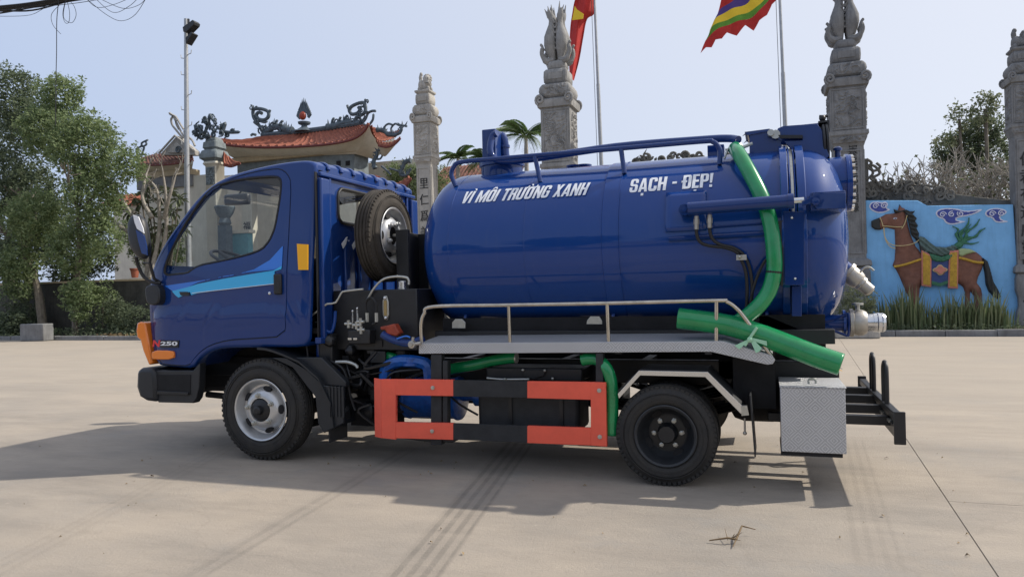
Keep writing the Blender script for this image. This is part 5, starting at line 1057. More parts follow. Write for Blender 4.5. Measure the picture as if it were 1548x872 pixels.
def pillar(name,label,xc,hw,ztop,zbot,zsh,tall,mtl,chars,seed,yc=YB,ped=True,sv=1.0):
    """ztop/zbot: top and bottom of the carved body; zsh: foot of the inscribed shaft"""
    random.seed(seed); s=hw/.42; t=thing(name,label,'pillar',(xc,yc+hw,0),'carved stone gate pillars'); y=yc+hw
    H=ztop-zbot
    mb=MB(); sq_loft(mb,[(zbot+.002,hw),(ztop-.002,hw)],xc,y); body=obj('pillar_body',mb,mtl,t,smooth=0)
    mb=MB(); fr=.10*s
    carve(mb,xc-hw+fr,xc+hw-fr,zbot+fr,ztop-fr,yc-.003,'y',seed,.045*s); obj('carved_panel',mb,mtl,body)
    for sd,f in ((xc+hw+.003,'x+'),(xc-hw-.003,'x-')):
        mb=MB(); carve(mb,y-hw+fr,y+hw-fr,zbot+fr,ztop-fr,sd,f,seed+3,.045*s); obj('carved_panel',mb,mtl,body)
    for z in (zbot+.04*s,ztop-.07*s):
        mb=MB(); mb.box(xc-hw+.05*s,xc+hw-.05*s,yc-.02,yc,z,z+.03*s); obj('panel_moulding',mb,mtl,body)
    for x in (xc-hw+.05*s,xc+hw-.08*s):
        mb=MB(); mb.box(x,x+.03*s,yc-.018,yc,zbot+.08*s,ztop-.08*s); obj('panel_moulding',mb,mtl,body)
    z=ztop
    prof=[(z,hw*1.02),(z+.02*s,hw*1.16),(z+.10*s,hw*1.20),(z+.19*s,hw*1.20),(z+.24*s,hw*1.02)]
    mb=MB(); sq_loft(mb,prof,xc,y,cut=.04); obj('volute_cap',mb,mtl,t)
    for sx in (-1,1):
        mb=MB(); sp=spiral((xc+sx*hw*.98,yc-.10*s,z+.20*s),(sx,0,0),(0,0,1),.13*s,.02*s,1.6,a0=-1.2); mb.tube(sp,.035*s,n=7); obj('cap_volute',mb,mtl,t)
        mb=MB(); sp=spiral((xc+sx*hw*.98,yc+2*hw+.10*s,z+.20*s),(sx,0,0),(0,0,1),.13*s,.02*s,1.6,a0=-1.2); mb.tube(sp,.035*s,n=7); obj('cap_volute',mb,mtl,t)
    z+=.25*s
    mb=MB(); sq_loft(mb,[(z,hw*.90),(z+.05*s,hw*1.02),(z+.16*s,hw*1.10),(z+.26*s,hw*1.06),(z+.34*s,hw*.92),(z+.36*s,hw*.74)],xc,y,cut=.10)
    carve(mb,xc-hw*.8,xc+hw*.8,z+.05*s,z+.32*s,yc-hw*.06,'y',seed+5,.05*s); obj('scrolled_block',mb,mtl,t,smooth=40)
    z+=.365*s
    mb=MB(); sq_loft(mb,[(z,hw*.72),(z+.04*s,hw*.80),(z+.16*s,hw*.82),(z+.30*s,hw*.80),(z+.35*s,hw*.70)],xc,y,cut=.10); bl=obj('upper_block',mb,mtl,t,smooth=40)
    mb=MB(); mb.box(xc-hw*.5,xc+hw*.5,yc+hw*.18-.02,yc+hw*.2,z+.09*s,z+.27*s); obj('block_cartouche',mb,mtl,bl,bevel=.03)
    z+=.35*s
    if tall: finial_tall(t,z,s,xc,y,mtl)
    else:
        mb=MB(); sq_loft(mb,[(z,hw*.70),(z+.05*s,hw*.86),(z+.10*s,hw*.86),(z+.12*s,hw*.72)],xc,y); obj('finial_base',mb,mtl,t); lion(t,z+.11*s,s*1.22,xc,y,mtl)
    z=zbot
    mb=MB(); sq_loft(mb,[(z,hw*1.10),(z-.10*s,hw*1.12),(z-.14*s,hw*1.04),(z-.20*s,hw*1.02),(z-.30*s,hw*.92),(z-.38*s,hw*.86)],xc,y)
    carve(mb,xc-hw*.9,xc+hw*.9,z-.30*s,z-.14*s,yc-hw*.04,'y',seed+8,.05*s); obj('lower_capital',mb,mtl,t,smooth=0)
    zs=z-.38*s; h2=hw*.84; y2=y-h2
    mb=MB(); sq_loft(mb,[(zs,h2),(zsh,h2)],xc,y); sh=obj('shaft',mb,mtl,t,smooth=0)
    for (x0,x1,z0,z1) in ((xc-h2+.05*s,xc-h2+.09*s,zsh+.12,zs-.10),(xc+h2-.09*s,xc+h2-.05*s,zsh+.12,zs-.10),(xc-h2+.09*s,xc+h2-.09*s,zs-.14,zs-.10),(xc-h2+.09*s,xc+h2-.09*s,zsh+.12,zsh+.16)):
        mb=MB(); mb.box(x0,x1,y2-.02,y2,z0,z1); obj('shaft_moulding',mb,mtl,sh)
    for (y0,y1,z0,z1) in ((y-h2+.05*s,y-h2+.09*s,zsh+.12,zs-.10),(y+h2-.09*s,y+h2-.05*s,zsh+.12,zs-.10)):
        mb=MB(); mb.box(xc+h2,xc+h2+.02,y0,y1,z0,z1); obj('shaft_moulding',mb,mtl,sh)
    if chars:
        ch,zt,dz,sz,dxo=chars
        for k,c_ in enumerate(ch):
            vs,fs=text_mesh(c_,0,2); xm=(min(v[0] for v in vs)+max(v[0] for v in vs))/2; mb=MB()
            for b_ in (0,.03):
                mb.add([(xc+dxo+(v[0]+b_-xm)*sz*.85,y2-.008-b_*.02,zt-k*dz+(v[1]-.75)*sz) for v in vs],fs)
            obj('inscribed_character',mb,M['ink'],sh,smooth=0,fix=False,solid=.006)
    def stretch(o):
        for c_ in o.children:
            if c_.type=='MESH':
                for v in c_.data.vertices:
                    if v.co.z>ztop: v.co.z=ztop+(v.co.z-ztop)*sv
            stretch(c_)
    stretch(t)
    if ped:
        mb=MB(); z=zsh; sq_loft(mb,[(z,hw*.88),(z-.06,hw*1.08),(z-.18,hw*1.12),(z-.22,hw*1.0)],xc,y,cut=.03)
        sq_loft(mb,[(z-.22,hw*.92),(z-.34,hw*1.02),(z-.60,hw*1.04),(z-.80,hw*.86),(z-1.0,hw*.84),(z-1.15,hw*1.0),(.0,hw*1.15)],xc,y,cut=.05); obj('pedestal',mb,mtl,t,smooth=40)
a=[(2.156,6.233),(3.022,6.136),(2.549,5.111),(2.475,1.866),(2.525,3.395)]
pillar('stone_pillar','tall dark grey carved stone pillar with phoenix finial standing beside the horse mural',(a[0][0]+a[1][0])/2,(a[1][0]-a[0][0])/2*.97,a[0][1],a[2][1],a[3][1],True,M['stoned'],('國泰民安邦司明錄',a[4][1]+.86*1.75,.235,.25,.10),3,sv=1.07)
a=[(-5.552,6.497),(-4.684,6.408),(-5.128,5.098),(-5.215,1.401)]
pillar('stone_pillar','tall carved stone pillar with phoenix finial rising behind the middle of the tank',(a[0][0]+a[1][0])/2,(a[1][0]-a[0][0])/2,a[0][1],a[2][1]-.2,a[3][1],True,M['stone'],None,8,sv=1.16)
a=[(-9.655,6.468),(-9.061,6.411),(-9.329,5.471),(-9.435,1.099),(-9.347,4.731)]
pillar('stone_pillar','short pale stone pillar topped by a lion, between the cab and the tank',(a[0][0]+a[1][0])/2,(a[1][0]-a[0][0])/2*.98,a[0][1],a[2][1],a[3][1],False,M['stonel'],('里仁爲美德不孤',a[4][1]+.02,.50,.37,.0),12,sv=1.38)
a=[(6.145,5.914),(6.759,5.844),(6.151,4.934),(6.076,1.594),(6.137,4.336)]
pillar('stone_pillar','grey carved stone pillar topped by a lion at the right end of the mural',(a[0][0]+a[1][0])/2,(a[1][0]-a[0][0])/2*.95,a[0][1],a[2][1],a[3][1],False,M['stoned'],('伯君有道威靈顯赫德',a[4][1]-.1,.42,.36,-.02),17,sv=1.16)
# ---------------------------------------------------------------- horse mural wall
YM=16.15; CR=(1300,290,4.589)
M['mural']=stone('blue_mural_paint',(.20,.46,.78),.82,.20,.12); M['horse']=mat('brown_relief_paint',(.20,.082,.052),.65,var=.4,vs=6,bump=.25,bs=14)
M['mane']=mat('black_relief_paint',(.018,.022,.022),.6,var=.3,vs=10); M['fgreen']=mat('green_relief_paint',(.035,.16,.085),.6,var=.35,vs=12); M['ggrey']=mat('grey_green_paint',(.10,.16,.15),.6,var=.5,vs=16)
M['yel']=mat('yellow_relief_paint',(.55,.33,.03),.6,var=.4,vs=18); M['pink']=mat('pink_relief_paint',(.55,.20,.15),.6,var=.2,vs=9); M['navy']=mat('navy_relief_paint',(.03,.06,.20),.6,var=.3,vs=9)
M['rope']=mat('cream_rope_paint',(.50,.40,.20),.6); M['cwhite']=mat('cloud_outline_paint',(.62,.64,.76),.6,var=.15,vs=9); M['cblue']=mat('cloud_blue_paint',(.045,.07,.33),.6,var=.3,vs=9); M['lgreen']=mat('pale_green_paint',(.33,.42,.22),.6,var=.2,vs=9)
mural=thing('mural_wall','blue wall with a brown saddled horse relief and painted clouds between two pillars','wall',(4.5,YM,0))
w0=[(2.922,3.337),(4.133,3.262),(4.349,3.117),(6.175,3.04)]
mb=MB(); mb.prism([(w0[0][0],-.02)]+w0+[(w0[3][0]+.1,-.02)],'y',YM,YM+.28); obj('wall_panel',mb,M['mural'],mural,bevel=.02)
P_=lambda pts:pts
def flat(name,pts,y,th,m,par,bev=.008): mb=MB(); mb.prism(pts,'y',y-th,y+.002); return obj(name,mb,M[m],par,bevel=bev)
hp=[(3.078,2.795),(3.135,2.829),(3.268,2.877),(3.417,2.959),(3.597,2.967),(3.686,3.042),(3.732,3.195),(3.778,3.102),(3.843,3.08),(3.865,2.952),(3.885,2.807),(3.913,2.625),(3.971,2.37),(4.062,2.132),(4.17,1.966),(4.486,1.918),(4.862,1.939),(5.017,1.951),(5.233,1.96),(5.385,1.919),(5.489,1.81),(5.522,1.669),(5.482,1.495),(5.402,1.322),(5.368,1.182),(5.456,1.04),(5.477,0.899),(5.435,0.375),(5.289,0.376),(5.294,0.868),(5.226,0.975),(5.197,0.377),(5.089,0.379),(5.111,0.942),(5.074,1.084),(4.968,1.175),(4.783,1.215),(4.184,1.177),(4.134,1.07),(4.077,0.39),(3.91,0.391),(3.904,0.824),(3.827,0.969),(3.767,1.151),(3.691,1.37),(3.614,1.553),(3.535,1.665),(3.587,1.808),(3.61,2.097),(3.608,2.314),(3.604,2.561),(3.41,2.621),(3.277,2.566),(3.162,2.583),(3.081,2.649)]
mb=MB()
def musc(x,z): return .018*noise.noise(Vector((x*3.1,z*3.1,4)))+.01*noise.noise(Vector((x*8,z*8,1)))
relief(mb,hp,YM,.085,.019,w=.16,fn=musc); horse=obj('horse_relief',mb,M['horse'],mural,smooth=60)
def rl(name,pts,base,dep,m,par,res=.017,w=.04,fn=None): mb=MB(); relief(mb,pts,base,dep,res,w=w,fn=fn); return obj(name,mb,M[m],par,smooth=50)
rl('mane',[(3.577,3.077),(3.647,3.044),(3.728,3.025),(3.874,3.042),(3.953,2.991),(4.075,3.002),(4.006,2.926),(4.1,2.813),(4.06,2.744),(4.121,2.633),(4.088,2.562),(4.142,2.434),(4.127,2.327),(4.151,2.236),(4.111,2.184),(4.05,2.295),(3.962,2.407),(3.922,2.625),(3.894,2.806),(3.865,2.923),(3.808,2.992),(3.711,2.968),(3.613,2.959)],YM-.06,.05,'mane',horse,.015,fn=lambda x,z:.02*math.sin(z*60+x*20))
rl('muzzle',[(3.071,2.796),(3.135,2.829),(3.244,2.867),(3.282,2.803),(3.284,2.577),(3.162,2.575),(3.081,2.645)],YM-.058,.034,'mane',horse)
flat('eye',[(3.561,2.832),(3.611,2.858),(3.662,2.833),(3.616,2.8)],YM-.075,.02,'cwhite',horse,.003); flat('pupil',[(3.597,2.844),(3.633,2.842),(3.629,2.813),(3.6,2.815)],YM-.09,.012,'mane',horse,0)
rl('tail',[(5.503,1.792),(5.607,1.701),(5.663,1.489),(5.717,1.208),(5.818,0.997),(5.868,0.839),(5.812,0.76),(5.709,0.832),(5.606,0.967),(5.549,1.143),(5.532,1.423),(5.495,1.669)],YM,.09,'mane',horse,fn=lambda x,z:.012*math.sin(x*70))
rl('feathered_collar',[(4.107,2.292),(4.154,2.369),(4.258,2.328),(4.366,2.209),(4.49,2.097),(4.709,2.07),(4.897,2.115),(4.972,2.041),(4.861,1.922),(4.61,1.842),(4.422,1.914),(4.329,1.96),(4.248,1.892),(4.186,1.966),(4.146,2.057)],YM-.07,.05,'ggrey',horse,.015,fn=lambda x,z:.02*math.sin((x+z)*48))
rl('collar_dark_fringe',[(4.113,2.256),(4.206,2.137),(4.273,2.016),(4.231,1.874),(4.17,1.948),(4.134,2.068)],YM-.09,.03,'mane',horse,.015)  # black relief fringe along the front of the collar
rl('green_saddle_pad',[(4.322,1.932),(4.422,1.91),(4.61,1.839),(4.861,1.925),(4.853,1.826),(4.77,1.748),(4.638,1.706),(4.481,1.719),(4.363,1.794)],YM-.09,.05,'fgreen',horse,.015,fn=lambda x,z:.012*math.sin(x*55))
flat('saddle_cloth',[(4.375,1.751),(4.764,1.766),(4.745,1.191),(4.562,1.125),(4.374,1.172)],YM-.07,.03,'navy',horse,.01)
flat('saddle_cloth_hem',[(4.376,1.251),(4.564,1.196),(4.74,1.262),(4.732,1.177),(4.562,1.11),(4.374,1.165)],YM-.10,.015,'fgreen',horse,.004)
fl=[]; c=[(4.568,1.516)][0]
for k in range(40): a=2*PI*k/40; r=.125+.022*math.cos(4*a); fl.append((c[0]+r*1.12*math.cos(a),c[1]+r*.9*math.sin(a)))
flat('flower_border',fl,YM-.10,.02,'rope',horse,.004); flat('pink_flower',[(c[0]+(x-c[0])*.82,c[1]+(z-c[1])*.82) for x,z in fl],YM-.12,.02,'pink',horse,.01)
for q in ([(4.171,2.02),(4.39,1.886),(4.366,1.094),(4.154,1.135)],[(4.775,1.971),(4.974,1.988),(4.941,1.045),(4.724,1.064)]):
    o=flat('girth_strap',q,YM-.08,.05,'pink',horse,.012); cx_=sum(p[0] for p in q)/4; cz_=sum(p[1] for p in q)/4
    qi=[(cx_+(x-cx_)*.72,cz_+(z-cz_)*.90) for x,z in q]; o2=flat('strap_panel',qi,YM-.13,.012,'yel',horse,.004); z0=min(p[1] for p in qi); z1=max(p[1] for p in qi)
    mb=MB()
    for k in range(9):
        z=z0+.05+(z1-z0-.14)*k/9; mb.box(cx_-.05,cx_+.05,YM-.148,YM-.14,z,z+.035)
    obj('fret_pattern',mb,M['yel'],o)
rl('saddle_rear_scroll',[(4.975,2.006),(5.05,2.031),(5.234,2.002),(5.354,1.927),(5.262,1.906),(5.138,1.872),(5.045,1.826),(4.972,1.864)],YM-.08,.04,'lgreen',horse)
def cord(name,pts,y,r,m,par): mb=MB(); mb.tube(smooth_path([(x,y,z) for x,z in pts],5),r,n=7); return obj(name,mb,M[m],par)
cord('chest_strap',[(3.557,1.628),(3.713,1.651),(3.908,1.706),(4.166,1.794)],YM-.10,.030,'yel',horse); cord('rump_strap',[(4.976,1.801),(5.136,1.752),(5.318,1.683),(5.494,1.662)],YM-.10,.032,'yel',horse)
for q in ([(3.271,2.876),(3.308,2.758),(3.332,2.647)],[(3.332,2.654),(3.475,2.64),(3.654,2.616),(3.767,2.618)],[(3.877,2.898),(3.842,2.755),(3.8,2.649),(3.747,2.568)],[(3.344,2.617),(3.365,2.398),(3.45,2.231),(3.595,2.155),(3.789,2.147),(3.983,2.182),(4.113,2.256),(4.153,2.333)],[(3.351,2.617),(3.377,2.325),(3.48,2.138),(3.6,2.083)]):
    cord('bridle_cord',q,YM-.095,.011,'rope',horse)
def flame(pts,r): 
    mb=MB(); P=smooth_path([(x,YM-.03,z) for x,z in pts],6); m=len(P); mb.tube(P,[r*(1-.8*i/m)*(1+.25*math.sin(i*1.1)) for i in range(m)],n=7); return mb
for q,r in (([(4.91,2.026),(5.022,2.198),(4.949,2.361),(4.998,2.493),(4.876,2.577)],.045),([(4.926,2.061),(5.054,2.25),(5.027,2.392),(5.201,2.595),(5.235,2.77)],.05),([(4.957,2.059),(5.148,2.281),(5.182,2.42),(5.369,2.569),(5.457,2.723)],.05),([(4.988,2.058),(5.178,2.244),(5.363,2.306),(5.457,2.424),(5.574,2.499)],.05),([(4.957,2.035),(5.114,2.159),(5.267,2.128),(5.427,2.163)],.04),([(5.022,2.18),(5.057,2.355),(5.167,2.474),(5.278,2.609)],.03),([(4.864,2.063),(4.927,2.096),(4.988,2.023),(4.925,2.008)],.05)):
    obj('green_flame',flame(q,r),M['fgreen'],horse)
for q in ([(3.034,3.2),(3.095,3.281),(3.228,3.287),(3.326,3.26),(3.431,3.275),(3.478,3.199),(3.427,3.115),(3.537,3.065),(3.385,2.997),(3.254,2.99),(3.123,3.042),(3.045,3.127)],[(4.508,2.916),(4.583,3.012),(4.762,3.037),(5.01,3.001),(5.107,2.953),(5.254,2.934),(5.554,2.973),(5.437,2.882),(5.252,2.822),(5.067,2.796),(4.942,2.75),(5.065,2.698),(5.194,2.684),(5.001,2.634),(4.846,2.614),(4.722,2.673),(4.693,2.764),(4.578,2.805)],[(5.567,2.857),(5.635,2.947),(5.802,2.979),(5.981,2.938),(6.045,2.864),(5.984,2.798),(5.881,2.762),(5.93,2.68),(6.084,2.63),(5.914,2.608),(5.782,2.632),(5.721,2.743),(5.616,2.766)]):
    q=chaikin(q); cl=flat('painted_cloud',q,YM,.012,'cwhite',mural,.003); n=len(q)
    r_=.011; xs_=min(p[0] for p in q); zs_=min(p[1] for p in q); mb=MB(); ids={}; vv=[]; ff=[]
    def vid(i,j):
        if (i,j) not in ids: vv.append((xs_+i*r_,YM-.019,zs_+j*r_)); ids[i,j]=len(vv)-1
        return ids[i,j]
    for i in range(int((max(p[0] for p in q)-xs_)/r_)+1):
        for j in range(int((max(p[1] for p in q)-zs_)/r_)+1):
            X_,Z_=xs_+(i+.5)*r_,zs_+(j+.5)*r_
            if inside(X_,Z_,q) and edge_near(X_,Z_,q)[0]>.030: ff.append((vid(i,j),vid(i+1,j),vid(i+1,j+1),vid(i,j+1)))
    mb.add(vv,ff); obj('cloud_fill',mb,M['cblue'],cl,smooth=0,fix=False)
    x0=min(p[0] for p in q);x1=max(p[0] for p in q);zt=max(p[1] for p in q);zb=min(p[1] for p in q)
    for k in range(2 if x1-x0<.5 else 3):
        xx=x0+.15+.19*k; zz=(zt*.62+zb*.38); 
        if inside(xx,zz,q): mb=MB(); mb.tube(spiral((xx,YM-.022,zz),(1,0,0),(0,0,1),.075,.014,1.4,a0=k*1.2),.013,n=5); obj('cloud_curl',mb,M['cwhite'],cl)
# openwork dragon cresting behind the mural
def scroll_crest(par,outline,y,seed,m,num,rr=(.05,.13),th=.026,dy=.10):
    random.seed(seed); x0=min(p[0] for p in outline);x1=max(p[0] for p in outline);z0=min(p[1] for p in outline);z1=max(p[1] for p in outline); k=0; made=0
    while made<num and k<num*30:
        k+=1; x=random.uniform(x0,x1);z=random.uniform(z0,z1)
        if not inside(x,z,outline): continue
        r=random.uniform(*rr); mb=MB(); a0=random.uniform(0,2*PI); sg=random.choice((-1,1)); P=spiral((x,y+random.uniform(-dy,dy),z),(sg,0,0),(0,0,1),r,r*.2,random.uniform(.8,1.6),a0)
        a=P[0]; P=[a+Vector((random.uniform(-.12,.12),0,random.uniform(-.12,.04)))]+P
        n=len(P); mb.tube(P,[th*(.5+.8*math.sin(PI*min(1,(i+2)/n))) for i in range(n)],n=6)
        if random.random()<.6: mb.tube([a,a+Vector((random.uniform(-.1,.1),0,random.uniform(.05,.17)))],[th,.004],n=5)
        obj('carved_curl',mb,m,par,smooth=50); made+=1
cr=thing('carved_crest','blackened openwork dragon carving with clouds along the top behind the mural','carving',(4,16.6,0))
ol=[(2.993,3.388),(3.0,3.679),(3.115,3.961),(3.499,3.934),(3.799,3.777),(4.102,3.89),(4.394,3.635),(4.976,3.463),(5.186,3.186),(4.384,3.201),(4.164,3.315)]
mb=MB(); mb.prism([(2.868,3.327),(2.874,3.601),(3.066,3.828),(3.646,3.72),(4.171,3.65),(4.685,3.482),(5.546,3.295),(6.327,3.148),(6.321,2.89),(4.381,3.068),(4.162,3.248)],'y',16.46,16.70); obj('crest_band',mb,M['moss'],cr,bevel=.03)
scroll_crest(cr,ol,16.48,5,M['moss'],80,(.05,.12),.03)
for q in ([(3.036,3.899),(3.194,4.058),(3.137,4.267),(3.26,4.224),(3.348,4.047),(3.161,3.958)],[(3.049,4.445),(3.17,4.333),(3.075,4.238),(3.227,4.124),(3.367,4.215),(3.278,4.325)]):
    mb=MB(); mb.tube(smooth_path([(x,16.55,z) for x,z in q],5),.035,n=7); obj('carved_curl',mb,M['moss'],cr)
ol=[(-3.301,4.684),(-3.192,5.111),(-2.795,5.236),(-2.313,5.079),(-1.734,5.265),(-1.175,5.064),(-0.435,5.155),(-0.36,4.466)]
cr2=thing('carved_crest','grey openwork carving glimpsed under the hand rail above the tank','carving',(-2,17.5,0)); mb=MB(); a=[(-3.594,4.944),(-0.26,4.875)]; mb.box(-5.6,3.2,17.45,17.75,0,a[0][1]-.35); mb.box(a[0][0],a[1][0],17.5,17.7,a[0][1]-.349,a[0][1]); obj('wall_base',mb,M['moss'],cr2); scroll_crest(cr2,ol,17.5,9,M['moss'],60,(.08,.16),.035)
# ---------------------------------------------------------------- kerbs, planting beds, blocks
k=[(1.682,13.927),(2.907,13.787),(5.741,14.061),(-23.593,13.098),(-17.176,13.379)]
def kerb(name,label,xa,xb,y,n,h,grp):
    t=thing(name,label,'kerb',(xa,y,0),grp)
    for i in range(n):
        x0=xa+(xb-xa)*i/n; x1=xa+(xb-xa)*(i+1)/n-.012; d=random.uniform(-.008,.008); mb=MB(); mb.box(x0,x1,y+d,y+.18+d,-.1,h+random.uniform(-.008,.008)); obj('kerb_stone',mb,M['stoned'],t,bevel=.012)
    return t
kerb('kerb','low weathered stone kerb in front of the horse mural flower bed',.3,12.3,14.25,12,.14,'kerbs of the yard')
kerb('kerb','low dark stone kerb under the dense trees on the left',-30,-6.0,13.02,24,.13,'kerbs of the yard')
mb=MB(); mb.box(.3,30,14.43,16.2,-.2,.10); b1=struct(obj('planting_bed',mb,M['dirt'],smooth=0))
mb=MB(); mb.box(-60,-6,13.2,60,-.2,.06); b2=struct(obj('verge',mb,M['dirt'],smooth=0))
mb=MB(); mb.box(-6,.3,14.3,60,-.3,-.02); mb.box(.3,60,16.2,60,-.3,-.015); struct(obj('courtyard',mb,M['slab'],smooth=0))
a=[(1.969,0.17),(2.886,0.166),(2.882,-0.024)]; mb=MB(); mb.box(a[0][0],a[1][0],13.5,13.95,0,a[0][1]+.05); tag(obj('stone_block',mb,M['stonel'],bevel=.03),'pale concrete block on the yard behind the tail of the truck','stone block')
a=[(-22.035,0.545),(-21.025,0.537),(-21.038,0.031)]; mb=MB(); mb.box(a[0][0],a[1][0],12.6,12.98,0,a[0][1]); tag(obj('stone_block',mb,M['stoned'],bevel=.03),'weathered grey concrete block standing against the left kerb','stone block')
# ---------------------------------------------------------------- foliage helpers
def leafmat(name,a,b,tr=.35):
    m=mat(name,a,.5,island=1,col2=b,spec=.35); n=m.node_tree.nodes; l=m.node_tree.links; pb=n['Principled BSDF']; out=n['Material Output']
    t=n.new('ShaderNodeBsdfTranslucent'); l.new(pb.inputs['Base Color'].links[0].from_socket,t.inputs[0]); x=n.new('ShaderNodeMixShader'); x.inputs[0].default_value=tr
    l.new(pb.outputs[0],x.inputs[1]); l.new(t.outputs[0],x.inputs[2]); l.new(x.outputs[0],out.inputs[0]); return m
M['lf1']=leafmat('tree_leaf',(.12,.175,.070),(.28,.34,.17),.45); M['lf2']=leafmat('dark_tree_leaf',(.062,.088,.052),(.19,.23,.135),.45); M['lf3']=leafmat('pale_leaf',(.12,.15,.075),(.22,.24,.14))
M['palm']=leafmat('palm_leaf',(.05,.10,.035),(.13,.19,.07)); M['snake']=leafmat('snake_plant_leaf',(.10,.15,.065),(.28,.30,.16),.2); M['blade']=leafmat('rubber_leaf',(.06,.09,.045),(.14,.16,.09),.15)
M['bark']=mat('grey_bark',(.19,.165,.13),.9,var=.5,vs=8,bump=.6,bs=24); M['barkp']=mat('pale_bark',(.36,.33,.285),.9,var=.4,vs=9,bump=.5,bs=24)
def leaf(mb,p,s,nrm=None,asp=.5):
    d=Vector((random.gauss(0,1),random.gauss(0,1),random.gauss(0,.7))).normalized(); e=d.cross(Vector((random.gauss(0,1),random.gauss(0,1),random.gauss(0,1)))).normalized()
    g=d.cross(e)*s*.15; mb.v+=[tuple(p-d*s),tuple(p+e*s*asp+g),tuple(p+d*s),tuple(p-e*s*asp+g)]; k=len(mb.v); mb.f.append((k-4,k-3,k-2,k-1))
def crown(name,blobs,s,m,par,seed,shell=.55,clump=9):
    """blobs: (centre, (rx,ry,rz), number of twig clumps)"""
    random.seed(seed); mb=MB()
    for c,r,num in blobs:
        c=Vector(c)
        for _ in range(num):
            d=Vector((random.gauss(0,1),random.gauss(0,1),random.gauss(0,1))).normalized(); q=random.uniform(shell,1.0)+random.gauss(0,.05)
            p=c+Vector((d.x*r[0],d.y*r[1],d.z*r[2]))*q; w_=1+.25*noise.noise(p*1.3); p=c+(p-c)*w_
            t=Vector((random.gauss(0,1),random.gauss(0,1),random.gauss(-.25,.6))).normalized()*s*4.2
            for i in range(clump):
                leaf(mb,p+t*(i/clump-.5)+Vector((random.gauss(0,s),random.gauss(0,s),random.gauss(0,s))),s*random.uniform(.6,1.25))
    return obj(name,mb,m,par,smooth=0,fix=False)
def branchy(mb,p,d,L,r,depth,spread=.5,shr=.74,tips=None,up=.15,sag=0):
    d=d.normalized(); k=3; P=[p]; 
    for i in range(k): d=(d+Vector((random.gauss(0,.10),random.gauss(0,.10),random.gauss(up*.3,.08)))).normalized(); P.append(P[-1]+d*L/k)
    mb.tube(P,[r*(1-.3*i/k) for i in range(k+1)],n=5 if depth<3 else 7,cap=depth==0)
    if depth==0:
        if tips is not None: tips.append((P[-1],d))
        return
    nb=3 if random.random()<.5 else 2
    for _ in range(nb):
        nd=(d+Vector((random.gauss(0,spread),random.gauss(0,spread),random.gauss(up,spread*.7)))).normalized()
        branchy(mb,P[-1],nd,L*shr*random.uniform(.8,1.15),r*.66,depth-1,spread,shr,tips,up)
def leaf_tree(name,label,base,trunks,blobs,s,m,seed,grp,tm='bark'):
    t=thing(name,label,'tree',base,grp); random.seed(seed)
    for pts,r0,r1 in trunks:
        mb=MB(); P=smooth_path(pts,5); n=len(P); mb.tube(P,[r0+(r1-r0)*i/(n-1)+random.uniform(-.008,.008) for i in range(n)],n=9); tips=[]
        for _ in range(4): branchy(mb,P[-1],Vector((random.gauss(0,.6),random.gauss(0,.4),.8)),.9,r1*.7,2,.5,.72,None)
        obj('trunk',mb,M[tm],t)
    crown('crown',blobs,s,m,t,seed); return t
# left trees, Y about 14
def W(Y,x,y): return None
A=[(-22.55,7.036),(-20.918,6.442),(-23.087,4.118),(-20.382,4.633),(-21.303,2.908),(-19.219,5.644),(-24.236,8.351),(-24.648,4.901),(-22.211,8.36),(-19.843,3.287),(-23.753,2.544)]
def B3(i,y,r,n): return ((A[i][0],y,A[i][1]),r,n)
tb_=[(-23.108,0.927),(-23.302,1.844),(-23.893,3.24),(-24.027,4.169),(-21.304,0.57),(-21.184,1.791),(-21.056,3.342),(-21.121,4.234),(-24.429,0.944),(-24.696,3.041),(-22.403,0.918),(-22.667,2.508),(-22.095,1.139)]
def pt(i,y=14.2): return (tb_[i][0],y,tb_[i][1])
leaf_tree('leafy_tree','big light green leafy tree with a pale forked trunk overhanging the left kerb',(tb_[0][0],14.2,0),
 [([(tb_[0][0]+.1,14.2,.0),pt(0),pt(1),pt(2)],.16,.10),([(tb_[4][0],14.0,.0),pt(4,14.0),pt(5,14.0),pt(6,14.0),pt(7,14.0)],.12,.07)],
 [B3(0,14.2,(.95,1.0,1.0),576),B3(1,14.1,(1.15,1.0,1.25),828),B3(2,14.0,(1.2,.9,1.0),612),B3(3,14.0,(1.05,.9,1.2),684),B3(4,13.9,(.9,.7,.9),374),B3(5,14.3,(.5,.6,.7),187),B3(8,14.4,(.9,.7,.7),302),B3(10,13.9,(.9,.6,.7),273),((A[6][0]+.3,13.9,2.0),(.7,.5,.7),172),((A[4][0]+.5,13.8,1.5),(.7,.5,.6),158),B3(9,13.9,(.5,.5,.8),187)],.060,M['lf1'],21,'trees beyond the left kerb')
D=[(-26.253,9.152),(-25.265,7.81),(-27.876,7.549),(-26.69,5.688),(-25.161,5.337),(-27.633,3.22),(-25.387,3.132),(-23.88,3.799),(-23.272,2.327),(-22.0,2.762),(-26.075,9.381),(-29.022,5.334)]
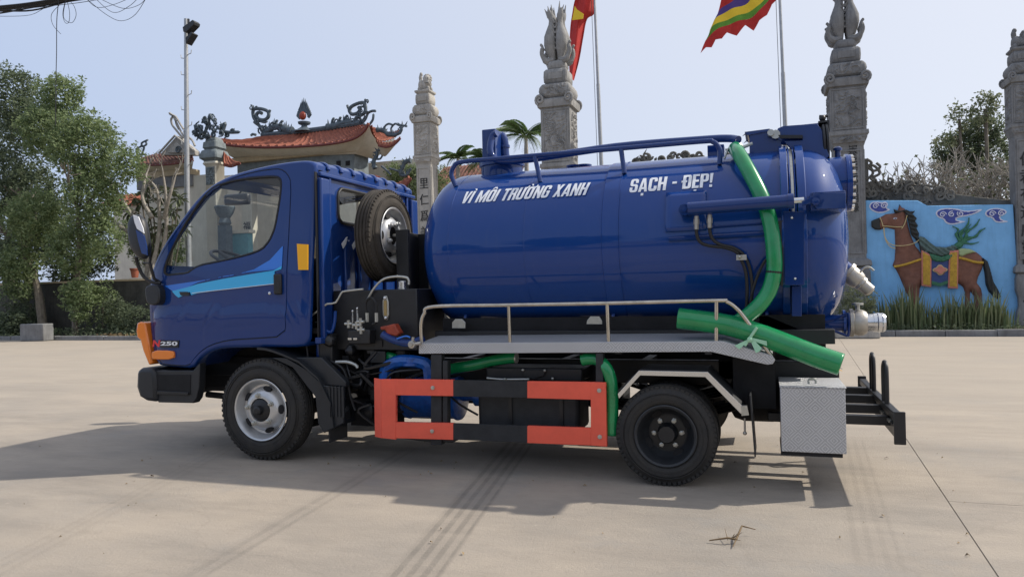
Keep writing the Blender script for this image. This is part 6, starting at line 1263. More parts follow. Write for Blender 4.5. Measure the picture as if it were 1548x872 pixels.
leaf_tree('leafy_tree','dense dark green tree filling the left edge of the picture',(D[3][0],15.8,0),
 [([(D[3][0],15.8,0),(D[3][0],15.8,2),(D[3][0],15.8,4)],.2,.14),([(D[6][0],15.6,0),(D[6][0]-.1,15.6,1.5),(D[6][0]-.3,15.6,3)],.15,.10),([(D[8][0],15.6,0),(D[8][0],15.6,1.5),(D[8][0]+.1,15.6,2.6)],.13,.08)],
 [((D[0][0],15.6,D[0][1]),(1.1,1.0,1.1),483),((D[1][0],15.6,D[1][1]),(1.1,1.0,1.2),483),((D[2][0],15.8,D[2][1]),(1.4,1.0,1.6),390),((D[3][0],15.6,D[3][1]),(1.4,1.0,1.5),702),((D[4][0],15.6,D[4][1]),(1.3,.9,1.3),546),((D[5][0],15.6,D[5][1]),(1.3,.9,1.1),351),((D[6][0],15.4,D[6][1]),(1.2,.8,1.0),351),((D[7][0],15.5,D[7][1]),(1.1,.7,1.0),327),((D[8][0],15.4,D[8][1]),(.9,.5,.6),171),((D[9][0],15.4,D[9][1]),(.9,.6,.7),202),((D[11][0],15.8,D[11][1]),(1.4,1,1.6),234)],.066,M['lf2'],22,'trees beyond the left kerb','bark')
# small leafy suckers round the pale trunk and ground cover under the trees
u=[(-21.015,1.567),(-20.743,0.909),(-19.75,0.788),(-18.645,0.776),(-21.623,0.7),(-23.59,0.72),(-24.211,0.954),(-18.512,0.669),(-22.37,0.596)]
t=thing('shrub','sprawling leafy shrub growing at the foot of the slim trunk on the left','shrub',(u[0][0],13.8,0),'low shrubs by the left kerb'); crown('foliage',[((u[0][0],13.7,u[0][1]),(.35,.3,.35),80),((u[1][0],13.7,u[1][1]),(.35,.3,.4),80)],.04,M['lf1'],t,31)
mb=MB(); mb.tube([(u[0][0],13.8,0),(u[0][0],13.75,1.0)],.02); obj('stem',mb,M['bark'],t)
t=thing('shrub','low dark green shrub against the dark wall left of the cab','shrub',(u[3][0],13.9,0),'low shrubs by the left kerb'); crown('foliage',[((u[3][0],14.0,.5),(1.2,.35,.55),260),((u[2][0],14.2,.8),(.7,.3,.6),150),((u[3][0]+.6,14.4,.9),(.6,.3,.45),110)],.045,M['lf2'],t,32)
t=thing('shrub','broad leaved shrub at the far left corner behind the kerb','shrub',(u[6][0],13.8,0),'low shrubs by the left kerb'); crown('foliage',[((u[6][0],13.9,.5),(1.0,.4,.5),190)],.06,M['lf2'],t,33)
v_=[(-23.907,1.628),(-22.356,1.594),(-20.567,1.776),(-19.571,1.533),(-24.7,1.879),(-23.255,2.531)]
for i,lab in ((0,'bushy undergrowth between the left trunks'),(2,'grey green bush leaning over the dark wall'),(4,'dark bush at the left edge under the dense tree')):
    t=thing('shrub',lab,'shrub',(v_[i][0],14.4,0),'undergrowth below the left trees'); h_=v_[i][1]; crown('foliage',[((v_[i][0]-.2,14.4,h_*.45),(.55,.4,h_*.42),80),((v_[i][0]+.25,14.3,h_*.75),(.38,.35,h_*.38),60),((v_[i][0]+.5,14.4,h_*.3),(.35,.3,h_*.3),35)],.042,M['lf1' if i in(2,3) else 'lf2'],t,34+i)
    mb=MB(); mb.tube([(v_[i][0],14.4,0),(v_[i][0]+.05,14.4,v_[i][1]*.7)],.03,n=6); obj('stem',mb,M['bark'],t)
random.seed(41); mb=MB()
for k in range(4200):
    x=random.uniform(-26,-9); y=random.triangular(13.15,16,13.3); leaf(mb,Vector((x,y,.07+abs(random.gauss(0,.10))+(.10 if y>13.6 else 0))),random.uniform(.03,.07))
tag(obj('ground_cover',mb,M['lf2'],smooth=0,fix=False),'dark leafy ground cover under the left trees','ground cover',kind='stuff')
mb=MB()
for k in range(1500):
    x=random.uniform(-19.5,-15.5); y=random.triangular(13.1,14.2,13.3); leaf(mb,Vector((x,y,.07+abs(random.gauss(0,.05)))),random.uniform(.03,.06))
tag(obj('leaf_litter',mb,M['leaf_litter'],smooth=0,fix=False),'brown leaf litter piled behind the left kerb','leaf litter',kind='stuff')
# boundary wall on the left
a=[(-26.141,1.965),(-18.728,1.932),(-18.727,1.977),(-26.14,2.038)]
wl=thing('boundary_wall','low blackened boundary wall with a thin coping behind the left trees','wall',(-14,15,0))
mb=MB(); mb.box(-30,-8,15.0,15.2,0,a[1][1]-.05); obj('wall_panel',mb,M['mossw'],wl); 
for i in range(11):
    mb=MB(); mb.box(-30+2*i,-28.01+2*i,14.95,15.25,a[1][1]-.05,a[1][1]+.02); obj('coping_stone',mb,M['creamd'],wl,bevel=.01)
a=[(-20.062,1.992),(-19.655,1.981),(-19.642,2.499),(-20.048,2.513)]; mb=MB(); mb.lathe([(.10,0),(.14,.26),(.16,.27),(.16,.32),(.13,.32)],((a[0][0]+a[1][0])/2,15.1,a[0][1]),(0,0,1),n=20); pot=obj('flower_pot',mb,M['tile']); tag(pot,'terracotta pot standing on the dark boundary wall beside the mirror','flower pot')
# bare frangipani and rubber plants beside the mirror
random.seed(51); q=[(-19.851,2.464),(-19.644,4.789),(-20.371,5.541)]; t=thing('frangipani_tree','bare frangipani tree with thick pale branches just left of the windshield','tree',(q[0][0],16,0),'bare frangipani trees')
mb=MB()
for pts in ([(-20.16,2.005),(-20.22,3.181),(-20.854,4.392),(-21.819,5.286),(-22.374,5.685),(-23.07,5.93)],[(-19.952,2.0),(-19.798,3.397),(-19.709,4.56),(-19.869,5.271),(-20.666,5.846)],[(-19.771,2.111),(-19.496,3.616),(-19.291,4.767),(-19.331,5.513)],[(-20.856,4.344),(-21.61,4.913),(-22.391,5.034)],[(-20.22,3.181),(-21.175,3.816),(-22.405,4.48),(-23.199,4.647)],[(-19.78,4.097),(-20.179,4.823),(-20.366,5.73)],[(-19.485,4.081),(-19.0,4.749),(-18.81,5.383)],[(-21.82,5.238),(-22.054,5.854),(-21.891,6.13)]):
    P=smooth_path([(x,16+random.uniform(-.2,.2),z) for x,z in pts],5); n=len(P); mb.tube(P,[.085-.055*i/n for i in range(n)],n=8)
    branchy(mb,P[-1],(P[-1]-P[-3]),.42,.028,2,.6); branchy(mb,P[len(P)//2],(P[-1]-P[-3])+Vector((random.uniform(-.2,.2),0,.1)),.5,.03,2,.6)
obj('branches',mb,M['barkp'],t)
lmb=MB(); L=.42; lmb.add([(0,0,0),(L*.4,.045,.03),(L*.75,.05,.02),(L,0,-.05),(L*.75,-.05,.02),(L*.4,-.045,.03),(L*.5,0,.0)],[(0,6,1),(1,6,2),(2,6,3),(3,6,4),(4,6,5),(5,6,0)]); 
proto=obj('leaf',lmb,M['blade'],None,smooth=0,fix=False); pme=proto.data; bpy.data.objects.remove(proto)
gq=[(-21.353,3.154),(-20.581,2.879),(-19.905,2.974),(-21.97,3.799)]
tg=thing('shrub','green shrub mass in front of the chapel wall behind the wing mirror','shrub',(gq[0][0],16.9,0),'undergrowth below the left trees'); crown('foliage',[((gq[0][0],16.9,gq[0][1]),(.6,.4,.8),170),((gq[1][0],16.9,gq[1][1]),(.6,.4,.7),150),((gq[2][0],16.9,gq[2][1]),(.5,.4,.9),140),((gq[3][0],17,gq[3][1]),(.5,.4,.6),120)],.05,M['lf1'],tg,39)
mb=MB(); mb.tube([(gq[0][0],16.9,0),(gq[0][0],16.9,2)],.04,n=6); obj('stem',mb,M['bark'],tg)
t=thing('rubber_plant','shrub of long glossy drooping leaves behind the wing mirror','shrub',(q[0][0],16.3,0)); heads=[(-21.104,4.926),(-21.427,4.463),(-20.576,5.132),(-19.582,5.067),(-19.144,4.803),(-20.803,4.667),(-20.294,4.279),(-19.74,4.722),(-19.392,4.347),(-19.914,3.783),(-19.41,3.64),(-20.521,3.693),(-20.082,3.078),(-19.024,3.739),(-20.978,3.836)]
mb=MB()
for i,(x,z) in enumerate(heads):
    mb.tube([(heads[9][0],16.4,.3),(x,16.4,z)],.025,n=6)
    for k in range(22):
        a=2*PI*k/22+random.uniform(-.2,.2); el=random.uniform(-1.0,.7); share('leaf',pme,t,Matrix.Translation((x,16.4,z+random.uniform(-.1,.1)))@Matrix.Rotation(a,4,'Z')@Matrix.Rotation(-el,4,'Y')@Matrix.Scale(random.uniform(.7,1.15),4))
obj('stems',mb,M['bark'],t)
# right: bare frangipani thicket with a leafy tree behind
random.seed(61); t=thing('frangipani_tree','wide bare frangipani tree with a tangle of pale twigs behind the mural','tree',(6.2,18.5,0),'bare frangipani trees')
mb=MB(); tips=[]
for k in range(22):
    a=Vector((random.gauss(0,.8),random.gauss(-.1,.3),1.0)); branchy(mb,Vector((6.3+random.uniform(-1.3,1.2),18.5+random.uniform(-.5,.5),1.6)),a,.98,.085,5,.66,.78,tips,up=.10)
obj('branches',mb,M['barkp'],t)
mb=MB()
for p,d in tips:
    if random.random()<.12:
        for i in range(3): leaf(mb,p+d*.05,.07)
obj('crown',mb,M['lf3'],t,smooth=0,fix=False)
c=[(6.122,5.234),(6.78,5.972),(7.067,5.055),(5.799,4.96),(6.794,4.285),(6.585,6.488),(5.784,5.867)]
leaf_tree('leafy_tree','dark rounded tree rising above the bare thicket beside the right pillar',(c[2][0],21,0),[([(c[2][0],21,0),(c[2][0],21,2.5),(c[0][0]+.4,21,4)],.18,.1)],
 [((c[0][0],21,c[0][1]),(.65,.7,.55),230),((c[1][0],21,c[1][1]-.2),(.6,.6,.5),190),((c[2][0],21,c[2][1]-.2),(.85,.8,.8),270),((c[3][0],21,c[3][1]-.2),(.4,.5,.4),100),((c[4][0],21.3,c[4][1]),(1.3,.8,1.1),300)],.055,M['lf2'],62,'trees behind the wall')
c=[(6.595,6.16),(5.924,5.941),(5.673,5.289)]
t=thing('leafy_tree','slender pale green bamboo like sprays above the dark tree','tree',(c[0][0],20,0),'trees behind the wall'); crown('crown',[((c[0][0],20,c[0][1]),(.45,.3,.45),70),((c[1][0],20,c[1][1]),(.3,.3,.4),32),((c[2][0]-.1,20,c[2][1]),(.3,.3,.25),18)],.06,M['lf3'],t,63)
mb=MB(); mb.tube([(c[0][0],20,0),(c[0][0],20,c[0][1])],.05,n=6); mb.tube([(c[1][0]+.2,20,0),(c[1][0],20,c[1][1])],.04,n=6); obj('trunk',mb,M['bark'],t)
# trees behind pillar one and between cab and tank
c=[(-14.451,6.538),(-13.182,6.071),(-14.802,5.455),(-15.616,5.8),(-13.791,4.524)]
leaf_tree('leafy_tree','green tree seen through the gap between cab roof and first pillar',(c[0][0],24.6,0),[([(c[0][0],24.6,0),(c[0][0],24.6,2.5),(c[0][0],24.6,4)],.15,.1)],[((c[0][0],24.6,c[0][1]),(.8,.8,.5),220),((c[1][0],24.6,c[1][1]),(.9,.8,.9),260),((c[2][0],24.6,c[2][1]),(1.0,.8,1.0),260),((c[4][0],24.6,c[4][1]),(1.0,.8,1.4),300)],.055,M['lf1'],64,'trees behind the wall')
# bed in front of the mural
bm0=MB(); 
def blades(mb,n,w_,h,spread):
    for i in range(n):
        a=random.uniform(0,2*PI); r=random.uniform(0,spread); bx_,by_=r*math.cos(a),r*math.sin(a); L=h*random.uniform(.55,1.1); lean=random.uniform(0,.32)*L; d=Vector((math.cos(a),math.sin(a),0)); e=Vector((-math.sin(b_:=random.uniform(0,PI)),math.cos(b_),0))*w_
        p0=Vector((bx_,by_,0)); p1=p0+Vector((0,0,L*.55))+d*lean*.3; p2=p0+Vector((0,0,L))+d*lean
        mb.add([p0-e,p0+e,p1+e*.8,p1-e*.8,p2],[(0,1,2,3),(3,2,4)])
random.seed(71); xs=[(3.183,0.389),(3.399,0.387),(3.598,0.385),(3.797,0.383),(3.994,0.381),(4.245,0.379),(4.439,0.377),(4.631,0.375),(4.876,0.372),(5.038,0.371),(5.2,0.369),(5.386,0.367),(5.572,0.365),(5.73,0.364)]
grp_l=['leftmost snake plant clump at the foot of the mural, beside the drain valve','tall snake plant clump under the front legs of the painted horse','snake plant clump right below the horse chest','snake plant clump under the girth straps','snake plant clump below the pink flower','small sparse snake plant clump mid bed','snake plant clump under the horse belly','snake plant clump before the hind legs','snake plant clump below the horse rump','thick snake plant clump below the hind hooves','snake plant clump left of the black tail tip','snake plant clump under the black tail tip','snake plant clump right of the tail tip','last snake plant clump beside the right pillar foot']
hts=[.62,.80,.92,.95,.72,.5,.62,.85,.78,.6,.72,.82,.70,.45]
for i,(x,z) in enumerate(xs):
    t=thing('snake_plant',grp_l[i],'plant',(x,15.3,.1),'snake plants below the mural'); mb=MB(); blades(mb,42,.022,hts[i]*1.12,.24); mb.v=[(v[0]+x,v[1]*1.3+15.3,v[2]+.1) for v in mb.v]; o=obj('leaf_blades',mb,M['snake'],t,smooth=0,fix=False); stuff(o)
mb=MB()
for k in range(2600):
    x=random.uniform(2.6,9); y=random.triangular(14.45,16,14.8); leaf(mb,Vector((x,y,.10+abs(random.gauss(0,.09)))),random.uniform(.015,.04))
tag(obj('ground_cover',mb,M['lf2'],smooth=0,fix=False),'low weeds filling the bed below the mural','ground cover',kind='stuff')
c=[(2.65,0.805),(2.382,0.569),(2.818,0.564)]
t=thing('shrub','round clipped yellow green bush behind the truck tail valves','shrub',(c[0][0],15,0)); crown('foliage',[((c[0][0],15,c[0][1]+.02),(.42,.4,.40),230),((c[1][0],15,c[1][1]),(.3,.3,.35),90),((c[2][0],15,c[2][1]),(.22,.3,.35),80)],.026,M['lf3'],t,72); mb=MB(); mb.tube([(c[0][0],15,.1),(c[0][0],15,.6)],.03); obj('stem',mb,M['bark'],t)
# ---------------------------------------------------------------- palms
def palm(label,xc,yc,z,hgt,nf,L,seed):
    random.seed(seed); t=thing('palm_tree',label,'palm tree',(xc,yc,0),'areca palms behind the gate'); mb=MB(); mb.tube([(xc,yc,0),(xc,yc,z-.5),(xc,yc,z)],[.12,.09,.06],n=8); obj('trunk',mb,M['barkp'],t)
    for k in range(nf):
        a=2*PI*k/nf+random.uniform(-.3,.3); el=random.uniform(.1,1.35); mb=MB(); P=[]; l=L*random.uniform(.8,1.1)
        for i in range(9):
            s=i/8; ang=el-1.9*s*s; P.append(Vector((xc,yc,z))+Vector((math.cos(a)*l*s*math.cos(el*.7-.5*s),math.sin(a)*l*s*math.cos(el*.7-.5*s),l*(math.sin(el)*s-.62*s*s))))
        mb.tube(P,[.025*(1-i/9) +.004 for i in range(9)],n=5)
        for i in range(1,9):
            for sd in (-1,1):
                for jj in (0,.2,.4,.6,.8):
                    if i==8 and jj: continue
                    p=P[i] if i==8 else P[i].lerp(P[i+1],jj); d=(P[i]-P[i-1]).normalized(); side=d.cross(Vector((0,0,1))).normalized()*sd; ll=l*.30*(1-.5*abs(i/8-.4)); tip=p+side*ll*.8+d*ll*.55-Vector((0,0,ll*.35)); w_=Vector((0,0,.012))+d*.016
                    mb.add([p,p+side*ll*.4+d*ll*.25+w_,tip,p+side*ll*.4+d*ll*.25-w_],[(0,1,2,3)])
        obj('frond',mb,M['palm'],t,smooth=0,fix=False)
c=[(-8.578,7.468),(-11.596,6.85),(-10.324,6.611),(-9.303,6.883)]
palm('tallest areca palm, rising left of the tall middle pillar',c[0][0],24,c[0][1],0,15,1.45,81)
palm('small areca palm just right of the short pale pillar',c[1][0],24,c[1][1],0,12,1.0,82)
palm('areca palm half hidden behind the blue elbow on the tank',c[2][0],24,c[2][1],0,12,1.1,83)
# ================================================================ temple gate
YT=22.0
def tiled_patch(mb,f,nu,nv,rib=.045,per=.21):
    """f(u,v)->point on the roof skin, u along the eave, v from ridge to eave"""
    def F(u,v):
        p=Vector(f(u,v)); return p
    pts=[[F(i/nu,j/nv) for j in range(nv+1)] for i in range(nu+1)]
    vs=[];
    for i in range(nu+1):
        for j in range(nv+1):
            a=pts[min(i+1,nu)][j]-pts[max(i-1,0)][j]; b=pts[i][min(j+1,nv)]-pts[i][max(j-1,0)]; n=a.cross(b).normalized()
            if n.z<0: n=-n
            vs.append(pts[i][j]+n*(rib*max(0,math.sin(i*PI/2))+(.02 if j%2 else 0)))
    return mb.add(vs,[(i*(nv+1)+j,(i+1)*(nv+1)+j,(i+1)*(nv+1)+j+1,i*(nv+1)+j+1) for i in range(nu) for j in range(nv)])
def polyf(P):
    """piecewise smooth curve through 3-D points, parameter 0..1"""
    Q=smooth_path(P,8); n=len(Q)-1
    def g(t): t=max(0,min(1,t))*n; i=min(n-1,int(t)); return Q[i].lerp(Q[i+1],t-i)
    return g
def dragon(par,pts,y,r,m,spk=True,sgn=1):
    mb=MB(); P=smooth_path([(x,y,z) for x,z in pts],6); n=len(P); mb.tube(P,[r*(1.25-.8*i/n)*(1+.12*math.sin(i*1.3)) for i in range(n)],n=8)
    if spk:
        for i in range(2,n-2,2):
            d=(P[i+1]-P[i-1]).normalized(); u=Vector((-d.z,0,d.x)); u=u if u.z*sgn>0 or abs(u.z)<.3 else -u
            mb.tube([P[i],P[i]+u*r*random.uniform(1.6,2.8)+d*r*random.uniform(-.8,.8)],[r*.55,.006],n=5)
    return mb
gate=thing('temple_gate','cream temple gate with curved terracotta roofs and slate blue dragons on the ridge','temple gate',(-16,YT+1,0))
rd=[(-20.777,8.411),(-15.726,8.467)]; ev=[(-22.371,8.267),(-22.088,8.126),(-21.384,7.89),(-19.728,7.676),(-18.059,7.575),(-16.444,7.532),(-15.344,7.613),(-14.783,7.833),(-14.502,8.103)]
ridge=polyf([(rd[0][0],23.2,rd[0][1]),((rd[0][0]+rd[1][0])/2,23.2,(rd[0][1]+rd[1][1])/2-.05),(rd[1][0],23.2,rd[1][1])]); eave=polyf([(x,22.0-.25*abs(i-4)/4,z) for i,(x,z) in enumerate(ev)])
def rf(u,v): a=ridge(u);b=eave(u); p=a.lerp(b,v); p.z-=.16*math.sin(PI*v); return p
mb=MB(); tiled_patch(mb,rf,136,10); o=obj('roof_tiles',mb,M['tile'],gate,solid=.05,smooth=50,fix=False); stuff(o)
for i in range(34):
    p=eave((i+.5)/34); mb=MB(); mb.lathe([(.055,-.05),(.055,.03)],p+Vector((0,-.02,.03)),(0,-1,0),n=8); obj('eave_tile_end',mb,M['tile'],gate)
mb=MB(); mb.tube([eave(i/40)+Vector((0,-.03,-.03)) for i in range(41)],.055,n=6); obj('eave_board',mb,M['darkred'],gate)
# white coved soffit under the eave and ochre cornice
lo=[(-21.927,7.472),(-15.739,7.172)]; 
def sf(u,v):
    a=eave(u)+Vector((0,-.01,-.03)); b=Vector((lo[0][0]+(lo[1][0]-lo[0][0])*u,22.75,lo[0][1]+(lo[1][1]-lo[0][1])*u)); p=a.lerp(b,v); p.z-=.10*math.sin(PI*v); p.y+=.15*math.sin(PI*v)*.3; return p
mb=MB(); mb.grid(sf,40,8); obj('coved_soffit',mb,M['cream'],gate,smooth=50,fix=False)
zc=lo[0][1]
mb=MB(); mb.box(lo[0][0]-.15,lo[1][0]+.15,22.6,24.2,zc-.22,zc+.0); obj('cornice',mb,M['creamd'],gate,bevel=.02)
mb=MB(); mb.box(lo[0][0]+.1,lo[1][0]-.1,22.8,24.0,zc-1.3,zc-.22); fz=obj('frieze',mb,M['slatel'],gate)
for xx in [(-16.587,6.858),(-16.136,6.823)]:
    mb=MB(); mb.box(xx[0]-.1,xx[0]+.1,22.77,22.8,xx[1]-.1,xx[1]+.1); obj('frieze_vent',mb,M['dark'],fz)
# right hip end of the roof with its own up-turned corner
mb=MB(); ep=[(22.0,*[(-14.502,8.103)][0]),(22.6,*[(-14.758,7.866)][0]),(23.2,*[(-14.818,7.736)][0]),(23.8,*[(-14.702,7.866)][0]),(24.3,*[(-14.611,8.125)][0]),(24.6,*[(-14.567,8.441)][0])]
eb=polyf([(x,y,z) for y,x,z in ep])
ra=polyf([(rd[1][0],23.2,rd[1][1]),(rd[1][0]+.2,23.6,rd[1][1]),(rd[1][0]+.3,24.4,rd[1][1])])
tiled_patch(mb,lambda u,v:ra(u).lerp(eb(u),v)-Vector((0,0,.12*math.sin(PI*v))),60,8); o=obj('roof_tiles',mb,M['tile'],gate,solid=.05,smooth=50,fix=False); stuff(o)
mb=MB(); l2=[(-15.65,7.14)][0]; hs=lambda u,v:(eb(u)+Vector((0,0,-.03))).lerp(Vector((l2[0]+.05,22.75+1.3*u,l2[1])),v)-Vector((0,0,.12*math.sin(PI*v))); mb.grid(lambda u,v:hs(u,v)+(sf(1,v)-hs(0,v))*(1-u)**4,24,8); obj('coved_soffit',mb,M['cream'],gate,smooth=50,fix=False)
# ridge beam, flaming jewel and dragons
random.seed(91)
mb=MB(); mb.tube([ridge(i/20)+Vector((0,0,.10)) for i in range(21)],.12,n=8); obj('ridge_beam',mb,M['slate'],gate)
mb=MB(); rp=[(-18.714,8.46),(-18.537,8.735),(-18.304,9.875)]; xj=rp[1][0]; z0=rp[0][1]
mb.lathe([(.42,0),(.30,.10),(.14,.2),(.12,.28),(.26,.34),(.28,.42),(.1,.44)],(xj,23.2,z0),(0,0,1),n=16); jb=obj('jewel_stand',mb,M['slate'],gate)
mb=MB(); mb.ball((xj,23.1,z0+.68),(.17,.12,.19)); obj('red_jewel',mb,M['redm'],jb)
mb=MB()
for k in range(13):
    a=PI*(k/12); R_=.26; b0=Vector((xj+R_*math.cos(a),23.2,z0+.66+R_*.9*math.sin(a))); h=.16+.45*math.sin(a)**3; mb.tube([b0-Vector((math.cos(a)*.05,0,.05)),b0+Vector((math.cos(a)*.09,0,h*.5)),b0+Vector((math.cos(a)*.04,0,h))],[.07,.055,.006],n=6)
obj('jewel_flames',mb,M['slate'],jb)
CG=(360,120,4.153)
def ridge_dragon(label,body,ring,fins):
    o=obj('ridge_dragon',dragon(gate,body,23.2,.15,M['slate']),M['slate'],gate,smooth=50)
    mb=MB(); mb.tube(smooth_path([(x,23.2,z) for x,z in ring],6),.078,n=8); obj('dragon_tail',mb,M['slate'],o)
    mb=MB()
    for f in fins: mb.tube(smooth_path([(x,23.2,z) for x,z in f],4),[.07]+[.058]*(len(smooth_path(f and [(x,0,z) for x,z in f],4))-2)+[.006],n=6)
    obj('dragon_fins',mb,M['slate'],o)
    for k in range(16):
        x,z=random.choice(body+ring[:5]); r=random.uniform(.07,.15); c=(x+random.uniform(-.2,.2),23.2+random.uniform(-.15,.1),z+random.uniform(-.02,.16)); mb=MB(); P=spiral(c,(random.choice((-1,1)),0,0),(0,0,1),r,r*.25,1.1,random.uniform(0,6)); mb.tube(P,[.045*(1-.7*i/len(P)) for i in range(len(P))],n=6); obj('cloud_curl',mb,M['slate'],o)
ridge_dragon('l',[(-19.164,8.552),(-19.495,8.654),(-19.912,8.799),(-20.166,8.788),(-20.424,8.669),(-20.682,8.621),(-20.761,8.88)],[(-20.765,8.736),(-20.972,9.043),(-21.198,9.353),(-21.216,9.679),(-20.998,9.729),(-20.656,9.658),(-20.42,9.526),(-20.408,9.311),(-20.625,9.189),(-20.924,9.254),(-21.049,9.446),(-20.916,9.555),(-20.746,9.488)],
 [[(-21.196,9.425),(-21.241,9.718),(-21.21,9.909)],[(-20.451,9.315),(-20.361,9.485),(-20.298,9.621)],[(-20.883,9.164),(-20.628,9.082),(-20.456,9.122)],[(-20.761,8.88),(-21.016,9.011),(-21.228,9.176)],[(-21.114,8.553),(-21.286,8.605),(-21.375,8.519)],[(-19.912,8.799),(-19.991,9.02),(-19.904,9.119)],[(-19.702,8.779),(-19.738,8.996),(-19.611,9.04)]])
ridge_dragon('r',[(-17.367,8.524),(-17.047,8.529),(-16.728,8.602),(-16.411,8.661),(-16.098,8.61),(-15.908,8.421)],[(-16.059,8.606),(-15.898,8.83),(-15.546,8.965),(-15.463,9.195),(-15.535,9.406),(-15.767,9.431),(-16.12,9.331),(-16.257,9.174),(-16.128,8.989),(-15.855,9.017),(-15.735,9.155),(-15.81,9.265)],
 [[(-15.578,9.207),(-15.496,9.402),(-15.453,9.588)],[(-16.202,9.168),(-16.317,9.283),(-16.353,9.424)],[(-15.941,8.684),(-15.709,8.607),(-15.481,8.449),(-15.213,8.389)],[(-15.713,8.471),(-15.474,8.72),(-15.353,8.946),(-15.159,9.028),(-14.946,9.006)],[(-15.327,8.434),(-15.13,8.652),(-15.085,8.919)],[(-17.047,8.529),(-17.121,8.778),(-16.998,8.938)],[(-16.807,8.609),(-16.762,8.812),(-16.656,8.939)],[(-16.569,8.621),(-16.525,8.823),(-16.324,8.975)],[(-15.471,8.856),(-15.63,8.667),(-15.782,8.818)]])
# lower hip curls: dragons on the roof corners
for q,f in (([(-14.503,8.007),(-14.208,7.953),(-13.92,7.744),(-13.555,7.743),(-13.371,7.888),(-13.402,8.086),(-13.115,8.02)],[[(-14.027,7.851),(-14.131,8.09),(-13.945,8.203),(-13.728,8.117)],[(-13.773,7.763),(-13.841,7.997),(-13.654,8.175),(-13.474,8.093)]]),
            ([(-12.97,6.624),(-13.222,6.58),(-13.372,6.332),(-13.451,6.079),(-13.163,6.057),(-12.977,6.302)],[[(-13.953,6.376),(-13.7,6.292),(-13.484,6.211)],[(-14.317,6.502),(-14.101,6.322),(-13.886,6.11)]]),
            ([(-14.615,6.427),(-14.683,6.695),(-14.528,6.945),(-14.487,7.139),(-14.301,7.189)],[[(-14.606,6.82),(-14.384,6.802),(-14.27,6.924)]])):
    o=obj('corner_dragon',dragon(gate,q,22.4,.085,M['slate']),M['slate'],gate,smooth=50); mb=MB()
    for g in f: mb.tube(smooth_path([(x,22.4,z) for x,z in g],4),.045,n=6)
    obj('dragon_fins',mb,M['slate'],o)
# lower right hip of the gate roof (below the corner dragons)
def wing(name,ra_,eb_,y0,y1,m='tile',sof=None,nu=40):
    a=polyf([(x,y1,z) for x,z in ra_]); b=polyf([(x,y0,z) for x,z in eb_]); mb=MB(); tiled_patch(mb,lambda u,v:a(u).lerp(b(u),v)-Vector((0,0,.06*math.sin(PI*v))),nu,6,.035); o=obj(name,mb,M[m],gate,solid=.05,smooth=50,fix=False); stuff(o)
    mb=MB(); mb.tube([b(i/20)+Vector((0,0,-.04)) for i in range(21)],.04,n=6); obj('eave_board',mb,M['darkred'],gate)
    if sof: mb=MB(); c_=polyf([(x,y0+.6,z) for x,z in sof]); mb.grid(lambda u,v:(b(u)-Vector((0,0,.06))).lerp(c_(u),v),20,6); obj('coved_soffit',mb,M['cream'],gate,smooth=50,fix=False)
wing('roof_tiles',[(-14.662,7.651),(-14.404,7.529),(-14.035,7.464),(-13.592,7.589)],[(-14.221,7.306),(-13.86,7.21),(-13.498,7.275),(-13.206,7.505)],22.0,22.6,'tile',[(-14.559,7.246),(-14.49,7.042),(-14.27,6.925),(-14.12,7.011)],30)
wing('roof_tiles',[(-14.592,5.926),(-14.076,5.791),(-13.636,5.794),(-13.158,6.021)],[(-14.119,5.49),(-13.544,5.387),(-13.112,5.518),(-12.764,5.844)],22.0,22.6,'tile',[(-14.013,5.36),(-13.722,5.243),(-13.575,5.299),(-13.5,5.36)],30)
wing('roof_tiles',[(-21.034,7.398),(-20.92,7.26),(-20.728,7.117)],[(-20.624,6.775),(-20.243,6.682),(-19.785,6.784)],20.5,21.0,'tile',None,16)
# left side chapel: pediment, lotus capital pillar and low roof
CL=(180,120,4.362)
mb=MB(); mb.prism([(-24.594,7.676),(-23.694,8.371),(-22.724,7.639),(-22.729,7.442),(-24.596,7.596)],'y',21.2,21.5); pd=obj('pediment',mb,M['stonel'],gate,bevel=.02)
mb=MB(); mb.prism([(-24.131,7.637),(-23.66,8.083),(-23.095,7.552)],'y',21.12,21.2); obj('pediment_panel',mb,M['stonel'],pd,bevel=.03)
mb=MB(); q=[(-23.533,7.723)][0]; mb.tube(spiral((q[0],21.1,q[1]),(1,0,0),(0,0,1),.17,.03,1.6),.03,n=6); obj('pediment_rosette',mb,M['slate'],pd)
for q in ([(-24.594,7.662),(-23.695,8.358),(-22.724,7.639)],):
    mb=MB(); mb.tube([(x,21.1,z) for x,z in q],.05,n=6); obj('pediment_moulding',mb,M['stonel'],pd)
wing('roof_tiles',[(-26.686,7.795),(-25.969,7.89),(-25.09,7.887),(-23.799,7.835)],[(-25.727,7.278),(-24.874,7.184),(-23.95,7.139),(-23.123,7.179),(-22.634,7.205)],21.0,22.2,'tiled',[(-26.108,6.908),(-25.323,6.85),(-24.463,6.821),(-23.283,6.835)],70)
a=[(-26.093,6.927),(-23.109,6.807),(-23.158,4.876)]; mb=MB(); mb.box(a[0][0],a[1][0]+.9,21.5,21.9,0,a[0][1]-.3); obj('chapel_wall',mb,M['cream'],gate)
mb=MB(); mb.box(a[0][0]-.1,a[1][0],21.35,21.9,a[0][1]-.25,a[0][1]); obj('cornice',mb,M['creamd'],gate)
mb=MB(); mb.box(a[0][0]-.1,a[1][0],21.4,21.9,a[0][1]-.75,a[0][1]-.26); obj('beam',mb,M['stoned'],gate)
